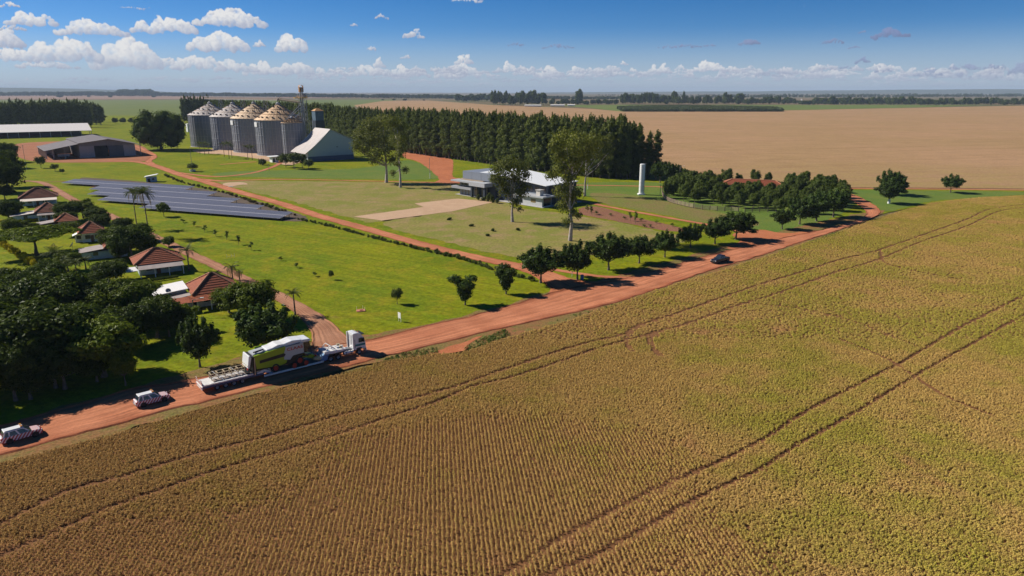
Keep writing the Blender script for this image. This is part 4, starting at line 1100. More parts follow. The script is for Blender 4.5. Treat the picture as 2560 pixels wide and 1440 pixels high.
# ---- office
def office():
    o = G(1142, 485)
    U = (G(1355, 519) - o); U.z = 0; L = U.length; rz = math.atan2(U.y, U.x)
    t = thing('office_building', 'modern two storey grey office with flat canopies and white roof', 'office', (o.x, o.y, -.08), rz)
    gp = mat('grey_panel', (0.21, 0.23, 0.27), .5, var=.06); gp2 = mat('pale_panel', (0.34, 0.34, 0.36), .6, var=.06)
    slab_m = mat('canopy_white', (0.40, 0.41, 0.43), .6); brick = mat('sand_brick', (0.36, 0.28, 0.20), .85, scale=6, var=.25)
    dk = mat('slate_cladding', (0.045, 0.055, 0.075), .5)
    k = L / 54.0
    V = lambda x: x * k
    # x runs along the front (down the picture), y into the depth
    MB().box(V(-.4), V(55), -.6, V(23.4), 0.02, .16).build('plinth', M_conc, t)
    MB().box(V(1.0), V(17), 1.0, V(18), .16, 7.2).build('front_wall', brick, t)
    MB().box(V(17), V(36), 2.2, V(20), .16, 8.6).build('hall_wall', dk, t)
    MB().box(V(2.2), V(21), 2.0, V(18), 7.2, 10.6).build('parapet', gp, t)
    for i in range(3):
        MB().box(V(2.2 + i * 6.3) + .06, V(2.2 + (i + 1) * 6.3) - .06, 1.90, 1.996, 7.3, 10.55).build('facade_panel', gp, t)
    MB().box(V(-1.5), V(11.6), -2.2, V(6), 6.15, 6.75).build('canopy', slab_m, t)
    MB().box(V(11.6), V(22), -2.6, V(5), 5.2, 6.9).build('canopy', slab_m, t)
    MB().box(V(-1.8), V(12.2), -1.6, 1.0, 3.0, 4.0).build('balcony', gp2, t)
    for i in range(5):
        x = V(1.6 + i * 2.1)
        MB().box(x, x + 1.15, .86, .997, .3, 2.7).build('wall_fin', gp2, t)
    for i in range(4):
        x = V(1.8 + i * 2.5)
        MB().box(x, x + 1.9, .9, .998, 4.3, 5.9).build('window', M_glass, t)
    MB().box(V(12.0), V(12.9), -1.9, -.9, .16, 5.2).build('column', dk, t)
    MB().box(V(20.2), V(21.4), -1.9, -.9, .16, 5.2).build('column', dk, t)
    MB().box(V(13), V(20), .88, .99, .3, 5.0).build('entrance_glazing', M_glass, t)
    for i in range(3):
        x = V(24 + i * 3.8)
        MB().box(x, x + V(3.2), 2.05, 2.18, 1.0, 7.8).build('window', M_glass, t)
    # white metal roof with one low ridge
    for q, (x0, x1, z0, z1) in enumerate(((4, 19, 10.1, 11.0), (19, 53, 11.0, 8.4))):
        MB().slab([(V(x0), 3.2, z0), (V(x1), 3.2, z1), (V(x1), V(23), z1 + .3), (V(x0), V(23), z0 + .3)], .25).build('roof', mat('white_metal_roof', (.80, .80, .79), .4, var=.04), t)
    # far wing
    MB().box(V(36), V(52), 5.5, V(23), .16, 8.1).build('wing_wall', dk, t)
    MB().box(V(52.02), V(52.4), 6.5, V(21), 4.8, 7.4).build('side_glazing', M_glass, t)
    MB().box(V(35), V(54), 4.2, V(23.5), 4.1, 4.6).build('floor_slab', mat('slab_blue', (.16, .19, .24), .6), t)
    for i in range(4):
        x = V(37 + i * 3.7)
        MB().box(x, x + V(2.6), 5.38, 5.49, 5.0, 7.2).build('window', M_glass, t)
        MB().box(x, x + V(2.4), 5.38, 5.49, 1.0, 3.6).build('window', M_glass, t)
    # annex with flat roof, window and chimney
    MB().box(V(43), V(54), 0, 5.4, .16, 3.9).build('annex_wall', mat('annex_plaster', (.52, .52, .53), .7), t)
    MB().box(V(47.6), V(50.4), -.04, .02, 1.6, 3.1).build('window', mat('amber_shutter', (.24, .17, .07), .5), t)
    MB().box(V(54.02), V(54.1), .8, 5.0, .5, 3.6).build('side_glazing', M_glass, t)
    MB().box(V(41.5), V(55.5), -1.1, 14.5, 3.9, 4.45).build('annex_roof', slab_m, t)
    for x, y in ((55, 13.8), (55, 7)): MB().box(V(x) - .2, V(x) + .2, y - .2, y + .2, .16, 3.9).build('post', dk, t)
    ch = MB().box(V(50), V(52.2), .6, 2.6, 4.45, 6.6).build('chimney', M_cream, t)
    MB().box(V(49.7), V(52.5), .3, 2.9, 6.6, 6.85).build('chimney_cap', M_conc, ch)
    MB().box(V(36), V(43), 1.2, 5.4, .16, 4.0).build('link_wall', gp2, t)
    MB().box(V(37.5), V(41.5), 1.1, 1.19, .6, 3.2).build('window', M_glass, t)
office()

# ---- white water tower
def water_tower():
    b = G(1603, 486); s = scale_at(b); h = height_to(b, 410)
    t = thing('water_tower', 'tall slim white cylindrical water tower standing alone on grass', 'water tower', (b.x, b.y, -.1))
    r = 6.3 / s
    MB().lathe([(r, .2), (r, h * .965), (r * 1.02, h * .965), (r * 1.02, h), (r * .9, h + .12), (.02, h + .2)], 32).build('tank', M_white, t, False)
    for k in range(1, 7): MB().lathe([(r + .005, h * k / 7 - .05), (r + .04, h * k / 7 - .03), (r + .04, h * k / 7 + .03), (r + .005, h * k / 7 + .05)], 32).build('weld_band', M_white2, t)
    MB().box(-r * 1.35, r * 1.35, -r * 1.35, r * 1.35, 0, .5).build('footing', M_white, t)
    ld = MB()
    for d in (-.22, .22): ld.tube((r + .2, d, .3), (r + .2, d, h + .6), .03, n=4)
    for i in range(int(h / .45)): ld.tube((r + .2, -.22, .5 + i * .45), (r + .2, .22, .5 + i * .45), .02, n=4)
    ld.build('ladder', M_galv2, t)
water_tower()

# ---- solar tables
def solar():
    M_cell = None
    m, t_, b = principled('solar_glass')
    b.inputs['Base Color'].default_value = (0.14, 0.14, 0.175, 1); b.inputs['Roughness'].default_value = 0.4
    b.inputs['Specular IOR Level'].default_value = 0.4
    tr = mat('aluminium_rail', (.66, .64, .66), .5, .2)
    rows = [((382, 505), (732, 530), 0), ((283, 486), (661, 513), 1), ((262, 472), (600, 496), 2), ((244, 463), (543, 479.5), 3), ((222, 443), (487, 465), 4)]
    word = ['nearest the palms', 'second up from the palms', 'in the middle of the array', 'next to last before the hut', 'passing in front of the white hut']
    d0 = G(732, 530, 2) - G(382, 505, 2); ang = math.atan2(d0.y, d0.x)
    for a, c, i in rows:
        A, C = G(a[0], a[1], 2), G(c[0], c[1], 2)
        L = (C - A).length
        t = thing('solar_table', 'long tilted table of grey solar panels, the row ' + word[i], 'solar panels', (C.x, C.y, -.1), ang, 'solar tables on the lawn')
        n = int(L / 1.02); depth, zt, zb = 7.6, 2.1, 1.0
        pan = MB(); ra = MB()
        for k in range(n):
            for q in range(4):
                y1 = -depth * q / 4 - (.10 if q else 0) - (.0 if q != 2 else .28); y0 = -depth * (q + 1) / 4
                z1 = zt + (zb - zt) * (-y1 / depth); z0 = zt + (zb - zt) * (-y0 / depth)
                x1 = -k * 1.02 - .05; x0 = x1 - .86
                pan.add([(x0, y0, z0), (x1, y0, z0), (x1, y1, z1), (x0, y1, z1), (x0, y0, z0 - .05), (x1, y0, z0 - .05), (x1, y1, z1 - .05), (x0, y1, z1 - .05)],
                        [(0, 1, 2, 3), (7, 6, 5, 4), (0, 4, 5, 1), (1, 5, 6, 2), (2, 6, 7, 3), (3, 7, 4, 0)])
        p = pan.build('solar_panel', m, t); p['kind'] = 'stuff'
        MB().slab([(-n * 1.02 - .06, -depth - .05, zb - .052), (0.06, -depth - .05, zb - .052), (0.06, .05, zt - .052), (-n * 1.02 - .06, .05, zt - .052)], .04).build('frame', tr, t)
        for k in range(0, n, 8):
            x = -k * 1.02 - .6
            for y, z in ((-1.5, zt - .35), (-5.8, zb + .15)):
                MB().box(x - .08, x + .08, y - .08, y + .08, 0, z).build('post', M_steel, t)
    # dark gravel strips the tables stand on
    for j, q in enumerate((((205, 450), (240, 445), (500, 470), (740, 532), (735, 553), (560, 534), (380, 518), (300, 495)),)):
        sheet('solar_gravel', q, -.062, ground_mat('solar_gravel', [(0.13, 0.095, 0.075), (0.11, 0.08, .065), (.10, .10, .035)], .1, .4, 2.), .5, 1.5)
solar()

# ---- orchard house roof seen among the trees, sheds on the horizon
def orchard_house():
    o = G(1806, 474)
    rz = -.36
    t = thing('orchard_house', 'low house with long red tiled roof hidden among the orchard trees', 'house', (o.x, o.y, -.1), rz)
    L, D, e, a = 27, 11, 2.7, 4.7
    MB().box(.6, L - .6, .6, D - .6, 0, e).build('wall', M_cream, t)
    tl = TILE
    hip_roof(t, L, D, e, a, tl, ridge=.72)
def tile_mat(name, c1, c2):
    m, t, b = principled(name)
    tc = t.n('ShaderNodeTexCoord'); n = t.noise(tc.outputs['Object'], 1.1, 5.0, .65); n2 = t.noise(tc.outputs['Object'], 9.0, 2.0)
    c = t.mix(t.rng(n, .35, .65), c4(c1), c4(c2)); c = t.mix(t.rng(n2, .55, .72, 0, .6), c, (.10, .045, .03, 1))
    t.l(c, b.inputs['Base Color']); b.inputs['Roughness'].default_value = .8; b.inputs['Specular IOR Level'].default_value = .2
    bp = t.n('ShaderNodeBump', i_Strength=.6, i_Distance=.08); t.l(n2, bp.inputs['Height']); t.l(bp.outputs[0], b.inputs['Normal'])
    return m
TILE = tile_mat('clay_tile', (0.34, 0.095, 0.045), (0.24, 0.075, 0.04))
TILE2 = tile_mat('old_clay_tile', (0.25, 0.085, 0.05), (0.17, 0.065, 0.04))
RIDGE = mat('ridge_tile', (0.46, 0.22, 0.12), .8)
def hip_roof(t, L, D, e, a, m, ridge=None, over=.6):
    """hipped roof laid in lapped courses over 0..L x 0..D; ridge = share of L that is ridge"""
    rl = (L - D) / L if ridge is None else ridge
    rl = max(rl, .03)
    x0, x1, y0, y1 = -over, L + over, -over, D + over
    ym = D / 2; r0 = L / 2 - L * rl / 2; r1 = L / 2 + L * rl / 2
    ze = e - .1
    sides = [((x0, y0), (x1, y0), (r1, ym), (r0, ym)), ((x1, y0), (x1, y1), (r1, ym), (r1, ym)), ((x1, y1), (x0, y1), (r0, ym), (r1, ym)), ((x0, y1), (x0, y0), (r0, ym), (r0, ym))]
    rf = MB()
    n = max(6, int(D / 2 / .55))
    for A, B, Cc, Dd in sides:
        A, B, Cc, Dd = Vector((*A, ze)), Vector((*B, ze)), Vector((*Cc, a)), Vector((*Dd, a))
        for k in range(n):
            f0, f1 = k / n, (k + 1.08) / n
            f1 = min(f1, 1)
            p = [A.lerp(Dd, f0) + Vector((0, 0, .10)), B.lerp(Cc, f0) + Vector((0, 0, .10)), B.lerp(Cc, f1), A.lerp(Dd, f1)]
            q = [A.lerp(Dd, f0), B.lerp(Cc, f0)]
            rf.add(p + q, [(0, 1, 2, 3), (4, 5, 1, 0)])
    # eave soffit
    rf.add([(x0, y0, ze - .02), (x1, y0, ze - .02), (x1, y1, ze - .02), (x0, y1, ze - .02)], [(0, 1, 2, 3)])
    o = rf.build('roof', m, t)
    for p, q in (((x0, y0, ze), (r0, ym, a)), ((x1, y0, ze), (r1, ym, a)), ((x1, y1, ze), (r1, ym, a)), ((x0, y1, ze), (r0, ym, a)), ((r0, ym, a), (r1, ym, a))):
        MB().tube(Vector(p) + Vector((0, 0, .12)), Vector(q) + Vector((0, 0, .14)), .16, n=6).build('ridge_cap', RIDGE, o)
    return o
orchard_house()
HA = Vector((0.84, 0.54, 0)).normalized(); HRZ = math.atan2(HA.y, HA.x)
def house(label, px, py, L, D, e, a, wallm, tile, front=None, side=None, ridge=None, extra=None):
    """px,py: near corner of the eaves. front: (depth, material, gap) lean-to along the near long side; side: (length, depth, material) roof running out from the short side"""
    o = G(px, py, e)
    t = thing('house', label, 'house', (o.x, o.y, -.1), HRZ, 'village houses')
    MB().box(.5, L - .5, .5, D - .5, 0, e - .12).build('wall', wallm, t)
    for x, y, w in ((L * .2, .44, 1.4), (L * .6, .44, 1.4)):
        wn = MB().box(x, x + w, y, y + .07, 1.0, 2.2).build('window', M_glass, t)
        MB().box(x - .08, x + w + .08, y - .03, y + .04, .9, 1.0).build('sill', M_white, wn)
    MB().box(L * .42, L * .42 + .9, .44, .51, 0, 2.1).build('door', mat('door_brown', (.18, .09, .05), .6), t)
    MB().box(.43, .51, D * .3, D * .3 + 1.3, 1.0, 2.2).build('window', M_glass, t)
    hip_roof(t, L, D, e, a, tile, ridge)
    if front:
        d, m = front
        MB().slab([(.2, -d, e - .75), (L - .2, -d, e - .75), (L - .2, -.35, e - .18), (.2, -.35, e - .18)], .10).build('lean_to_roof', m, t)
        for k in range(4):
            x = .5 + (L - 1) * k / 3
            MB().box(x - .1, x + .1, -d + .2, -d + .4, 0, e - .85).build('post', M_white, t)
    if side:
        l, y0, y1, m = side
        MB().slab([(-l, y0, e - .8), (-.45, y0, e - .15), (-.45, y1, e - .15), (-l, y1, e - .8)], .12).build('side_roof', m, t)
        MB().box(-l + .6, .5, y0 + .5, y1 - .5, 0, e - .95).build('side_wall', wallm, t)
        MB().box(-l * .5, -l * .5 + 1.2, y0 + .44, y0 + .5, 1.0, 2.0).build('window', M_glass, t)
        MB().box(-l + .52, -l + .6, y0 + 1, y1 - 1, .9, 2.0).build('window', M_glass, t)
    if extra: extra(t, L, D, e)
    return t
def villa_extra(t, L, D, e):
    # long white sheet roof and grey garage roof beside it, lower tiled skirt in front
    MB().slab([(-14.0, D * .42, e - .7), (-.6, D * .42, e + .5), (-.6, D + 2.6, e + .5), (-14.0, D + 2.6, e - .7)], .14).build('annex_roof', mat('bright_sheet', (.80, .76, .72), .45, var=.05), t)
    MB().box(-13.4, -.6, D * .42 + .5, D + 2, 0, e - .95).build('annex_wall', M_white, t)
    MB().slab([(-7.5, .6, e - 1.0), (-.6, .6, e - .3), (-.6, D * .40, e - .3), (-7.5, D * .40, e - 1.0)], .14).build('garage_roof', M_fibre, t)
    MB().box(-5.6, -.6, 1.3, D * .42 - .4, 0, e - 1.2).build('garage_wall', M_white, t)
    ds = MB().lathe([(.02, .0), (.35, .05), (.55, .2)], 14, M=Matrix.Translation((-4.5, D * .52, e + .3)) @ Matrix.Rotation(R(50), 4, 'X')).build('satellite_dish', M_galv2, t)
    rf = MB(); n = 5
    for k in range(n):
        y0, y1 = -3.0 + 2.5 * k / n, -3.0 + 2.5 * (k + 1.1) / n; z0, z1 = e - 1.0 + .85 * k / n, e - 1.0 + .85 * (k + 1.1) / n
        rf.add([(-1.5, y0, z0 + .08), (L - .5, y0, z0 + .08), (L - .5, y1, z1), (-1.5, y1, z1)], [(0, 1, 2, 3)])
    rf.build('porch_roof', tile_mat('new_clay_tile', (.44, .13, .06), (.36, .10, .05)), t)
    for k in range(4): MB().box(L * k / 3.3 - .1, L * k / 3.3 + .1, -2.8, -2.6, 0, e - 1.0).build('post', M_white, t)
    MB().slab([(-4.6, -3.0, e - .9), (-1.4, -3, e - .9), (-1.4, .6, e - .5), (-4.6, .6, e - .5)], .1).build('porch_roof', TILE, t)
house('house with red hip roof and long white sheet roofs nearest the truck', 486, 734, 9.0, 8.8, 3.2, 6.3, M_cream, TILE, None, None, .06, villa_extra)
def h6x(t, L, D, e):
    MB().slab([(-2.6, -2.6, e - 1.0), (.1, -2.6, e - 1.0), (.1, .6, e - .6), (-2.6, .6, e - .6)], .1).build('awning', mat('white_awning', (.82, .82, .82), .5, var=.03), t)
house('house with red hip roof over a long grey porch roof', 340, 661, 10.8, 8.8, 3.0, 5.9, M_bluewall, TILE, (3.4, M_fibre), None, .12, h6x)
def h5x(t, L, D, e):
    MB().slab([(1.5, -3.2, e - .9), (6, -3.2, e - .9), (6, -.4, e - .3), (1.5, -.4, e - .3)], .1).build('carport_roof', M_fibre, t)
house('pale blue house with brown side roof and a steep tiled corner', 265, 619, 5.5, 7.5, 3.0, 5.6, M_bluewall, TILE, None, (6.6, .2, 7.4, M_fibre), .05, h5x)
house('house with small red roof hemmed in by dark trees', 199, 583, 6.5, 8.0, 3.0, 5.8, M_white, TILE, None, (2.0, 1, 4, M_white), .05)
house('low house with grey side roof beneath a red tile corner', 140, 553, 6.0, 7.0, 3.0, 5.0, M_cream, TILE, None, (6.0, .5, 6.5, M_fibre), .05)
house('blue walled house with broad pale side roof and carport', 90, 531, 7.5, 8.5, 3.0, 5.7, M_bluewall, TILE2, (2.5, M_fibre), (8.0, .5, 8, mat('pale_sheet', (.52, .45, .40), .7)), .05)
house('farthest house with dark tiled hip roof and cream veranda roof', 48, 496, 13.0, 9.0, 3.2, 6.6, M_bluewall, TILE2, (4.6, mat('cream_sheet', (.70, .60, .50), .6, var=.06)), None, .12)
# ------------------------------------------------------------------ trees and shrubs
L_road = leaf_mat('dark_leaf', [(0.032, 0.058, 0.012), (0.074, 0.115, 0.019), (0.13, 0.18, 0.028)], .28)
L_orch = leaf_mat('orchard_leaf', [(0.06, 0.09, 0.014), (0.125, 0.16, 0.022), (0.18, 0.21, 0.03)], .3)
L_euc = leaf_mat('eucalyptus_leaf', [(0.075, 0.098, 0.018), (0.155, 0.18, 0.03), (0.24, 0.23, 0.055)], .34)
L_gum = leaf_mat('gum_leaf', [(0.11, 0.125, 0.02), (0.19, 0.195, 0.03), (0.25, 0.22, 0.06)], .32)
L_vill = leaf_mat('garden_leaf', [(0.034, 0.056, 0.008), (0.082, 0.115, 0.012), (0.14, 0.165, 0.018)], .26)
L_bright = leaf_mat('bright_leaf', [(0.075, 0.11, 0.008), (0.15, 0.185, 0.012), (0.22, 0.22, 0.02)], .32)
L_sap = leaf_mat('sapling_leaf', [(0.07, 0.11, 0.02), (0.14, 0.17, 0.03), (0.20, 0.2, 0.04)], .3)
L_hedge = leaf_mat('hedge_leaf', [(0.07, 0.095, 0.018), (0.13, 0.155, 0.03), (0.19, 0.19, 0.05)], .3)
L_yel = leaf_mat('yellow_leaf', [(0.50, 0.40, 0.01), (0.66, 0.50, 0.01), (0.30, 0.30, 0.02)], .3)
L_palm = leaf_mat('palm_leaf', [(0.055, 0.075, 0.025), (0.11, 0.13, 0.04), (0.22, 0.19, 0.08)], .2)
L_dry = leaf_mat('dry_leaf', [(0.22, 0.13, 0.06), (0.32, 0.2, 0.1), (0.12, 0.13, 0.03)], .2)
BARK = mat('bark', (0.16, 0.12, 0.09), .9, var=.35, scale=3)
BARK_W = mat('pale_bark', (0.46, 0.40, 0.36), .85, var=.35, scale=1.2, dirt=(.18, .09, .06, .7))
BARK_D = mat('palm_bark', (0.17, 0.12, 0.09), .9, var=.3, scale=4)

def rdir(r, up=0.0):
    while True:
        v = Vector((r.uniform(-1, 1), r.uniform(-1, 1), r.uniform(-1, 1)))
        if .05 < v.length < 1: break
    v.normalize(); v.z += up
    return v.normalized()
def crown_mesh(name, blobs, n, size, m, seed, core=.72, hang=0.0, ragged=.25, flat=.55):
    """leaf clumps over a set of rounded masses, each with an uneven inner mass of the same foliage"""
    r = random.Random(seed); lv = []
    wts = [b[1].x * b[1].z + b[1].x * b[1].y for b in blobs]; tot = sum(wts)
    for (c, rad), w in zip(blobs, wts):
        bt = r.uniform(-.18, .18)
        k = max(4, int(n * w / tot))
        for _ in range(k):
            d = rdir(r, .18)
            q = 1.0 + r.uniform(-ragged, ragged * .55) if r.random() < .8 else r.uniform(.4, 1)
            lump = 1 + .22 * noise.noise(Vector((d.x * 2.3 + seed, d.y * 2.3, d.z * 2.3 + c.z)))
            p = c + Vector((d.x * rad.x, d.y * rad.y, d.z * rad.z)) * q * lump
            nr = (d + rdir(r) * flat + Vector((0, 0, .25))).normalized()
            ax = rdir(r) + Vector((0, 0, -hang))
            s = size * r.uniform(.65, 1.35)
            lv.append((p, nr, ax, s * 1.25, s * .8, min(1, max(0, r.gauss(.45 + bt, .22)))))
    me = leaf_faces(name, lv, m)
    if core:
        bm = bmesh.new(); bm.from_mesh(me)
        tl = bm.faces.layers.float.get('tint')
        for i, (c, rad) in enumerate(blobs):
            res = bmesh.ops.create_icosphere(bm, subdivisions=2 if rad.x * rad.z > 2 else 1, radius=1.0)
            for v in res['verts']:
                d = v.co.normalized()
                k = core * (1 + .30 * noise.noise(d * 2.6 + Vector((seed, i, 0))))
                v.co = c + Vector((d.x * rad.x, d.y * rad.y, d.z * rad.z)) * k
                for f in v.link_faces: f[tl] = r.uniform(.1, .5)
        bm.to_mesh(me); bm.free()
    return me
def V3(a, b, c): return Vector((a, b, c))
def trunk_mesh(name, h, r0, limbs, m, seed, lean=0.0, top=None):
    r = random.Random(seed); mb = MB()
    p = V3(0, 0, 0); n = 5
    tz = top or h
    prev, pr = V3(0, 0, -.25), r0 * 1.5
    pts = []
    for i in range(1, n + 1):
        q = V3(lean * i / n + r.uniform(-.04, .04) * h * .3, r.uniform(-.04, .04) * h * .3, tz * i / n)
        rr = r0 * (1 - .7 * i / n) * (1.1 if i == 1 else 1)
        mb.tube(prev, q, pr, rr, 7, cap=(i == n)); prev, pr = q, rr; pts.append(q)
    for (e, f) in limbs:
        a = V3(0, 0, tz * f) + V3(lean * f, 0, 0)
        mid = a.lerp(e, .5) + V3(0, 0, -(e - a).length * .08)
        mb.tube(a, mid, r0 * .42, r0 * .28, 5); mb.tube(mid, e, r0 * .28, r0 * .10, 5)
    return mb.mesh(name, m, True)
PROTO = {}
def add_proto(kind, tm, cm, h, w): PROTO.setdefault(kind, []).append((tm, cm, h, w))
def round_blobs(r, cx, h0, h1, R_, k, small, squash=1.0):
    """masses filling an egg-shaped crown between heights h0 and h1"""
    out = []; zc = (h0 + h1) / 2; hz = (h1 - h0) / 2
    out.append((V3(0, 0, zc), V3(R_ * .66, R_ * .66, hz * .72)))
    for i in range(k):
        a = 2.4 * i + r.uniform(-.3, .3); u = -0.75 + 1.6 * (i + .5) / k
        q = math.sqrt(max(.05, 1 - min(u * u, .95))) * R_ * r.uniform(.5, .72)
        s = small * R_ * r.uniform(.75, 1.2)
        out.append((V3(math.cos(a) * q, math.sin(a) * q, zc + u * hz * .74), V3(s, s, s * squash * r.uniform(.8, 1.1))))
    return out
for s in range(4):      # dense dark roadside tree, lumpy, with upright shoots; 8 m
    r = random.Random(100 + s)
    bl = round_blobs(r, 0, 1.9, 6.9, 3.0, 15, .34)
    for i in range(16):
        a = 2.4 * i; q = 3.2 * math.sqrt((i + .5) / 16); bl.append((V3(math.cos(a) * q, math.sin(a) * q, 6.9 - .16 * q * q + r.uniform(-.3, .7)), V3(.42, .42, .95 * r.uniform(.7, 1.3))))
    for i in range(4):
        a = r.uniform(0, 6.3); bl.append((V3(math.cos(a) * 3.1, math.sin(a) * 3.1, r.uniform(3, 5.6)), V3(.8, .8, .6)))
    add_proto('road', trunk_mesh('trunk', 3.2, .19, [(b[0], .55) for b in bl[1:6]], BARK, s), crown_mesh('crown', bl, 6000, .33, L_road, 100 + s, .64, ragged=.36), 8.0, 3.6)
for s in range(3):      # young vase-shaped tree; 6 m
    r = random.Random(130 + s); bl = []
    for i in range(11):
        z = 1.4 + 4.0 * i / 10; q = (.15 + .16 * i) * r.uniform(.6, 1.0); a = 2.4 * i
        bl.append((V3(math.cos(a) * q, math.sin(a) * q, z), V3(.55 + .045 * i, .55 + .045 * i, .75)))
    bl.append((V3(0, 0, 3.6), V3(1.1, 1.1, 1.7)))
    add_proto('vase', trunk_mesh('trunk', 2.4, .12, [], BARK, s), crown_mesh('crown', bl, 1900, .34, L_road, 130 + s, .7), 6.0, 1.9)
for s in range(4):      # orchard tree; 7.5 m
    r = random.Random(160 + s)
    bl = round_blobs(r, 0, 1.2, 7.0, 3.2, 12, .40)
    for i in range(4):
        a = r.uniform(0, 6.3); q = r.uniform(.5, 2.4); bl.append((V3(math.cos(a) * q, math.sin(a) * q, 6.3 + r.uniform(0, .7)), V3(.7, .7, .8)))
    add_proto('orchard', trunk_mesh('trunk', 2.6, .17, [(b[0], .6) for b in bl[1:5]], BARK, s), crown_mesh('crown', bl, 4400, .36, L_orch, 160 + s, .62, ragged=.36), 7.5, 3.5)
for s in range(6):      # slender eucalyptus; 30 m
    r = random.Random(200 + s); bl = []
    for i in range(17):
        u = i / 16; z = 3.5 + 25.2 * u
        rr = (2.5 * math.sqrt(max(0, 1 - u ** 2.6)) + .75) * (.72 + .28 * min(1, u * 4)) * r.uniform(.75, 1.12)
        a = 2.4 * i + s; q = rr * r.uniform(.15, .75)
        bl.append((V3(math.cos(a) * q, math.sin(a) * q, z), V3(rr * .66, rr * .66, 1.8 * r.uniform(.8, 1.3))))
    for i in range(4):
        a = r.uniform(0, 6.3); bl.append((V3(math.cos(a) * 1.6, math.sin(a) * 1.6, r.uniform(3, 8)), V3(.9, .9, 1.3)))
    add_proto('euc', trunk_mesh('trunk', 24, .26, [], BARK, s), crown_mesh('crown', bl, 2600, .70, L_euc, 200 + s, .55, .9, .45), 30.0, 3.3)
for s in range(6):      # broad garden tree; 10 m
    r = random.Random(260 + s)
    bl = round_blobs(r, 0, 2.4, 9.0, 5.0, 18, .30, .8)
    for i in range(6):
        a = r.uniform(0, 6.3); q = r.uniform(2.6, 4.8); bl.append((V3(math.cos(a) * q, math.sin(a) * q, r.uniform(4, 8)), V3(1.2, 1.2, .9)))
    tm = trunk_mesh('trunk', 4.5, .30, [(b[0], .6) for b in bl[1:8]], BARK, s)
    add_proto('garden', tm, crown_mesh('crown', bl, 8500, .38, L_vill, 260 + s, .62, ragged=.36), 10.0, 5.3)
    if s < 3: add_proto('bright', tm, crown_mesh('crown', bl, 7500, .38, L_bright, 280 + s, .6, ragged=.36), 10.0, 5.3)
for s in range(2):      # flat layered crown; 8 m
    r = random.Random(300 + s); bl = []
    for i in range(22):
        a = 2.4 * i; q = 5.6 * math.sqrt(i / 22); bl.append((V3(math.cos(a) * q, math.sin(a) * q, 6.9 - .05 * q * q + r.uniform(-.5, .5)), V3(1.6, 1.6, .55)))
    add_proto('umbrella', trunk_mesh('trunk', 5.0, .28, [(b[0], .7) for b in bl[4::3]], BARK, s), crown_mesh('crown', bl, 4200, .44, L_bright, 300 + s, .7), 8.0, 6.2)
for s in range(3):      # sapling; 2.5 m
    r = random.Random(330 + s); bl = []
    for i in range(5): bl.append((V3(r.uniform(-.3, .3), r.uniform(-.3, .3), 1.0 + .3 * i), V3(.34, .34, .3)))
    add_proto('sapling', trunk_mesh('trunk', 1.8, .04, [], BARK, s), crown_mesh('crown', bl, 130, .22, L_sap, 330 + s, .5, ragged=.5), 2.5, .6)
for s in range(3):      # loose small tree; 4 m
    r = random.Random(350 + s); bl = round_blobs(r, 0, 1.1, 3.8, 1.7, 9, .36)
    add_proto('small', trunk_mesh('trunk', 1.6, .09, [(b[0], .6) for b in bl[1:5]], BARK, s), crown_mesh('crown', bl, 1100, .30, L_hedge, 350 + s, .3, ragged=.5), 4.0, 1.9)
for s in range(3):      # shrub; 1.4 m
    r = random.Random(370 + s); bl = [(V3(r.uniform(-.6, .6), r.uniform(-.4, .4), .55 + r.uniform(-.15, .3)), V3(.55, .5, .5)) for i in range(6)]
    st = MB()
    for i in range(4): st.tube((0, 0, -.1), bl[i][0], .035, .015, 4)
    stm = st.mesh('stem', BARK)
    add_proto('shrub', stm, crown_mesh('foliage', bl, 420, .24, L_vill, 370 + s, .7), 1.4, 1.1)
    add_proto('hedge', stm, crown_mesh('foliage', bl, 380, .26, L_hedge, 375 + s, .5, ragged=.45), 1.4, 1.1)
    add_proto('rusty', stm, crown_mesh('foliage', bl, 300, .24, leaf_mat('rusty_leaf', [(.10, .06, .025), (.16, .10, .03), (.12, .14, .03)]), 380 + s, .6, ragged=.4), 1.4, 1.1)
    add_proto('yellow', stm, crown_mesh('foliage', bl, 520, .22, L_yel, 385 + s, .75), 1.4, 1.1)
for s in range(4):      # far hedgerow / woodland tree; 12 m
    r = random.Random(400 + s); bl = round_blobs(r, 0, 1.0, 11.4, 5.2, 12, .40)
    add_proto('far', trunk_mesh('trunk', 4, .3, [], BARK, s), crown_mesh('crown', bl, 900, 1.1, L_vill, 400 + s, .8), 12.0, 5.8)

NTREE = {}
def tree(kind, p, h, w=None, label='', group=None, name=None, cat='tree', v=None, rz=None):
    lst = PROTO[kind]; i = NTREE.get(kind, 0); NTREE[kind] = i + 1
    tm, cm, H0, W0 = lst[(i if v is None else v) % len(lst)]
    s = h / H0; sw = s if w is None else w / W0
    nm = name or {'euc': 'eucalyptus_tree', 'shrub': 'shrub', 'hedge': 'shrub', 'rusty': 'shrub', 'yellow': 'shrub', 'sapling': 'sapling', 'orchard': 'orchard_tree', 'far': 'field_tree'}.get(kind, 'tree')
    t = thing(nm, label, cat, (p.x, p.y, -.12), rnd.uniform(0, 6.28) if rz is None else rz, group)
    t.scale = (sw, sw, s)
    link_mesh('stem' if tm.name.startswith('stem') else 'trunk', tm, t); link_mesh('foliage' if cm.name.startswith('foliage') else 'crown', cm, t)
    return t
def tree_px(kind, bx, by, ty, wpx=None, label='', **kw):
    """tree whose foot is at photo pixel (bx, by), top at row ty, crown wpx wide"""
    p = G(bx, by); h = height_to(p, ty); w = wpx / 2 / scale_at(p) if wpx else None
    return tree(kind, p, h, w, label, **kw)
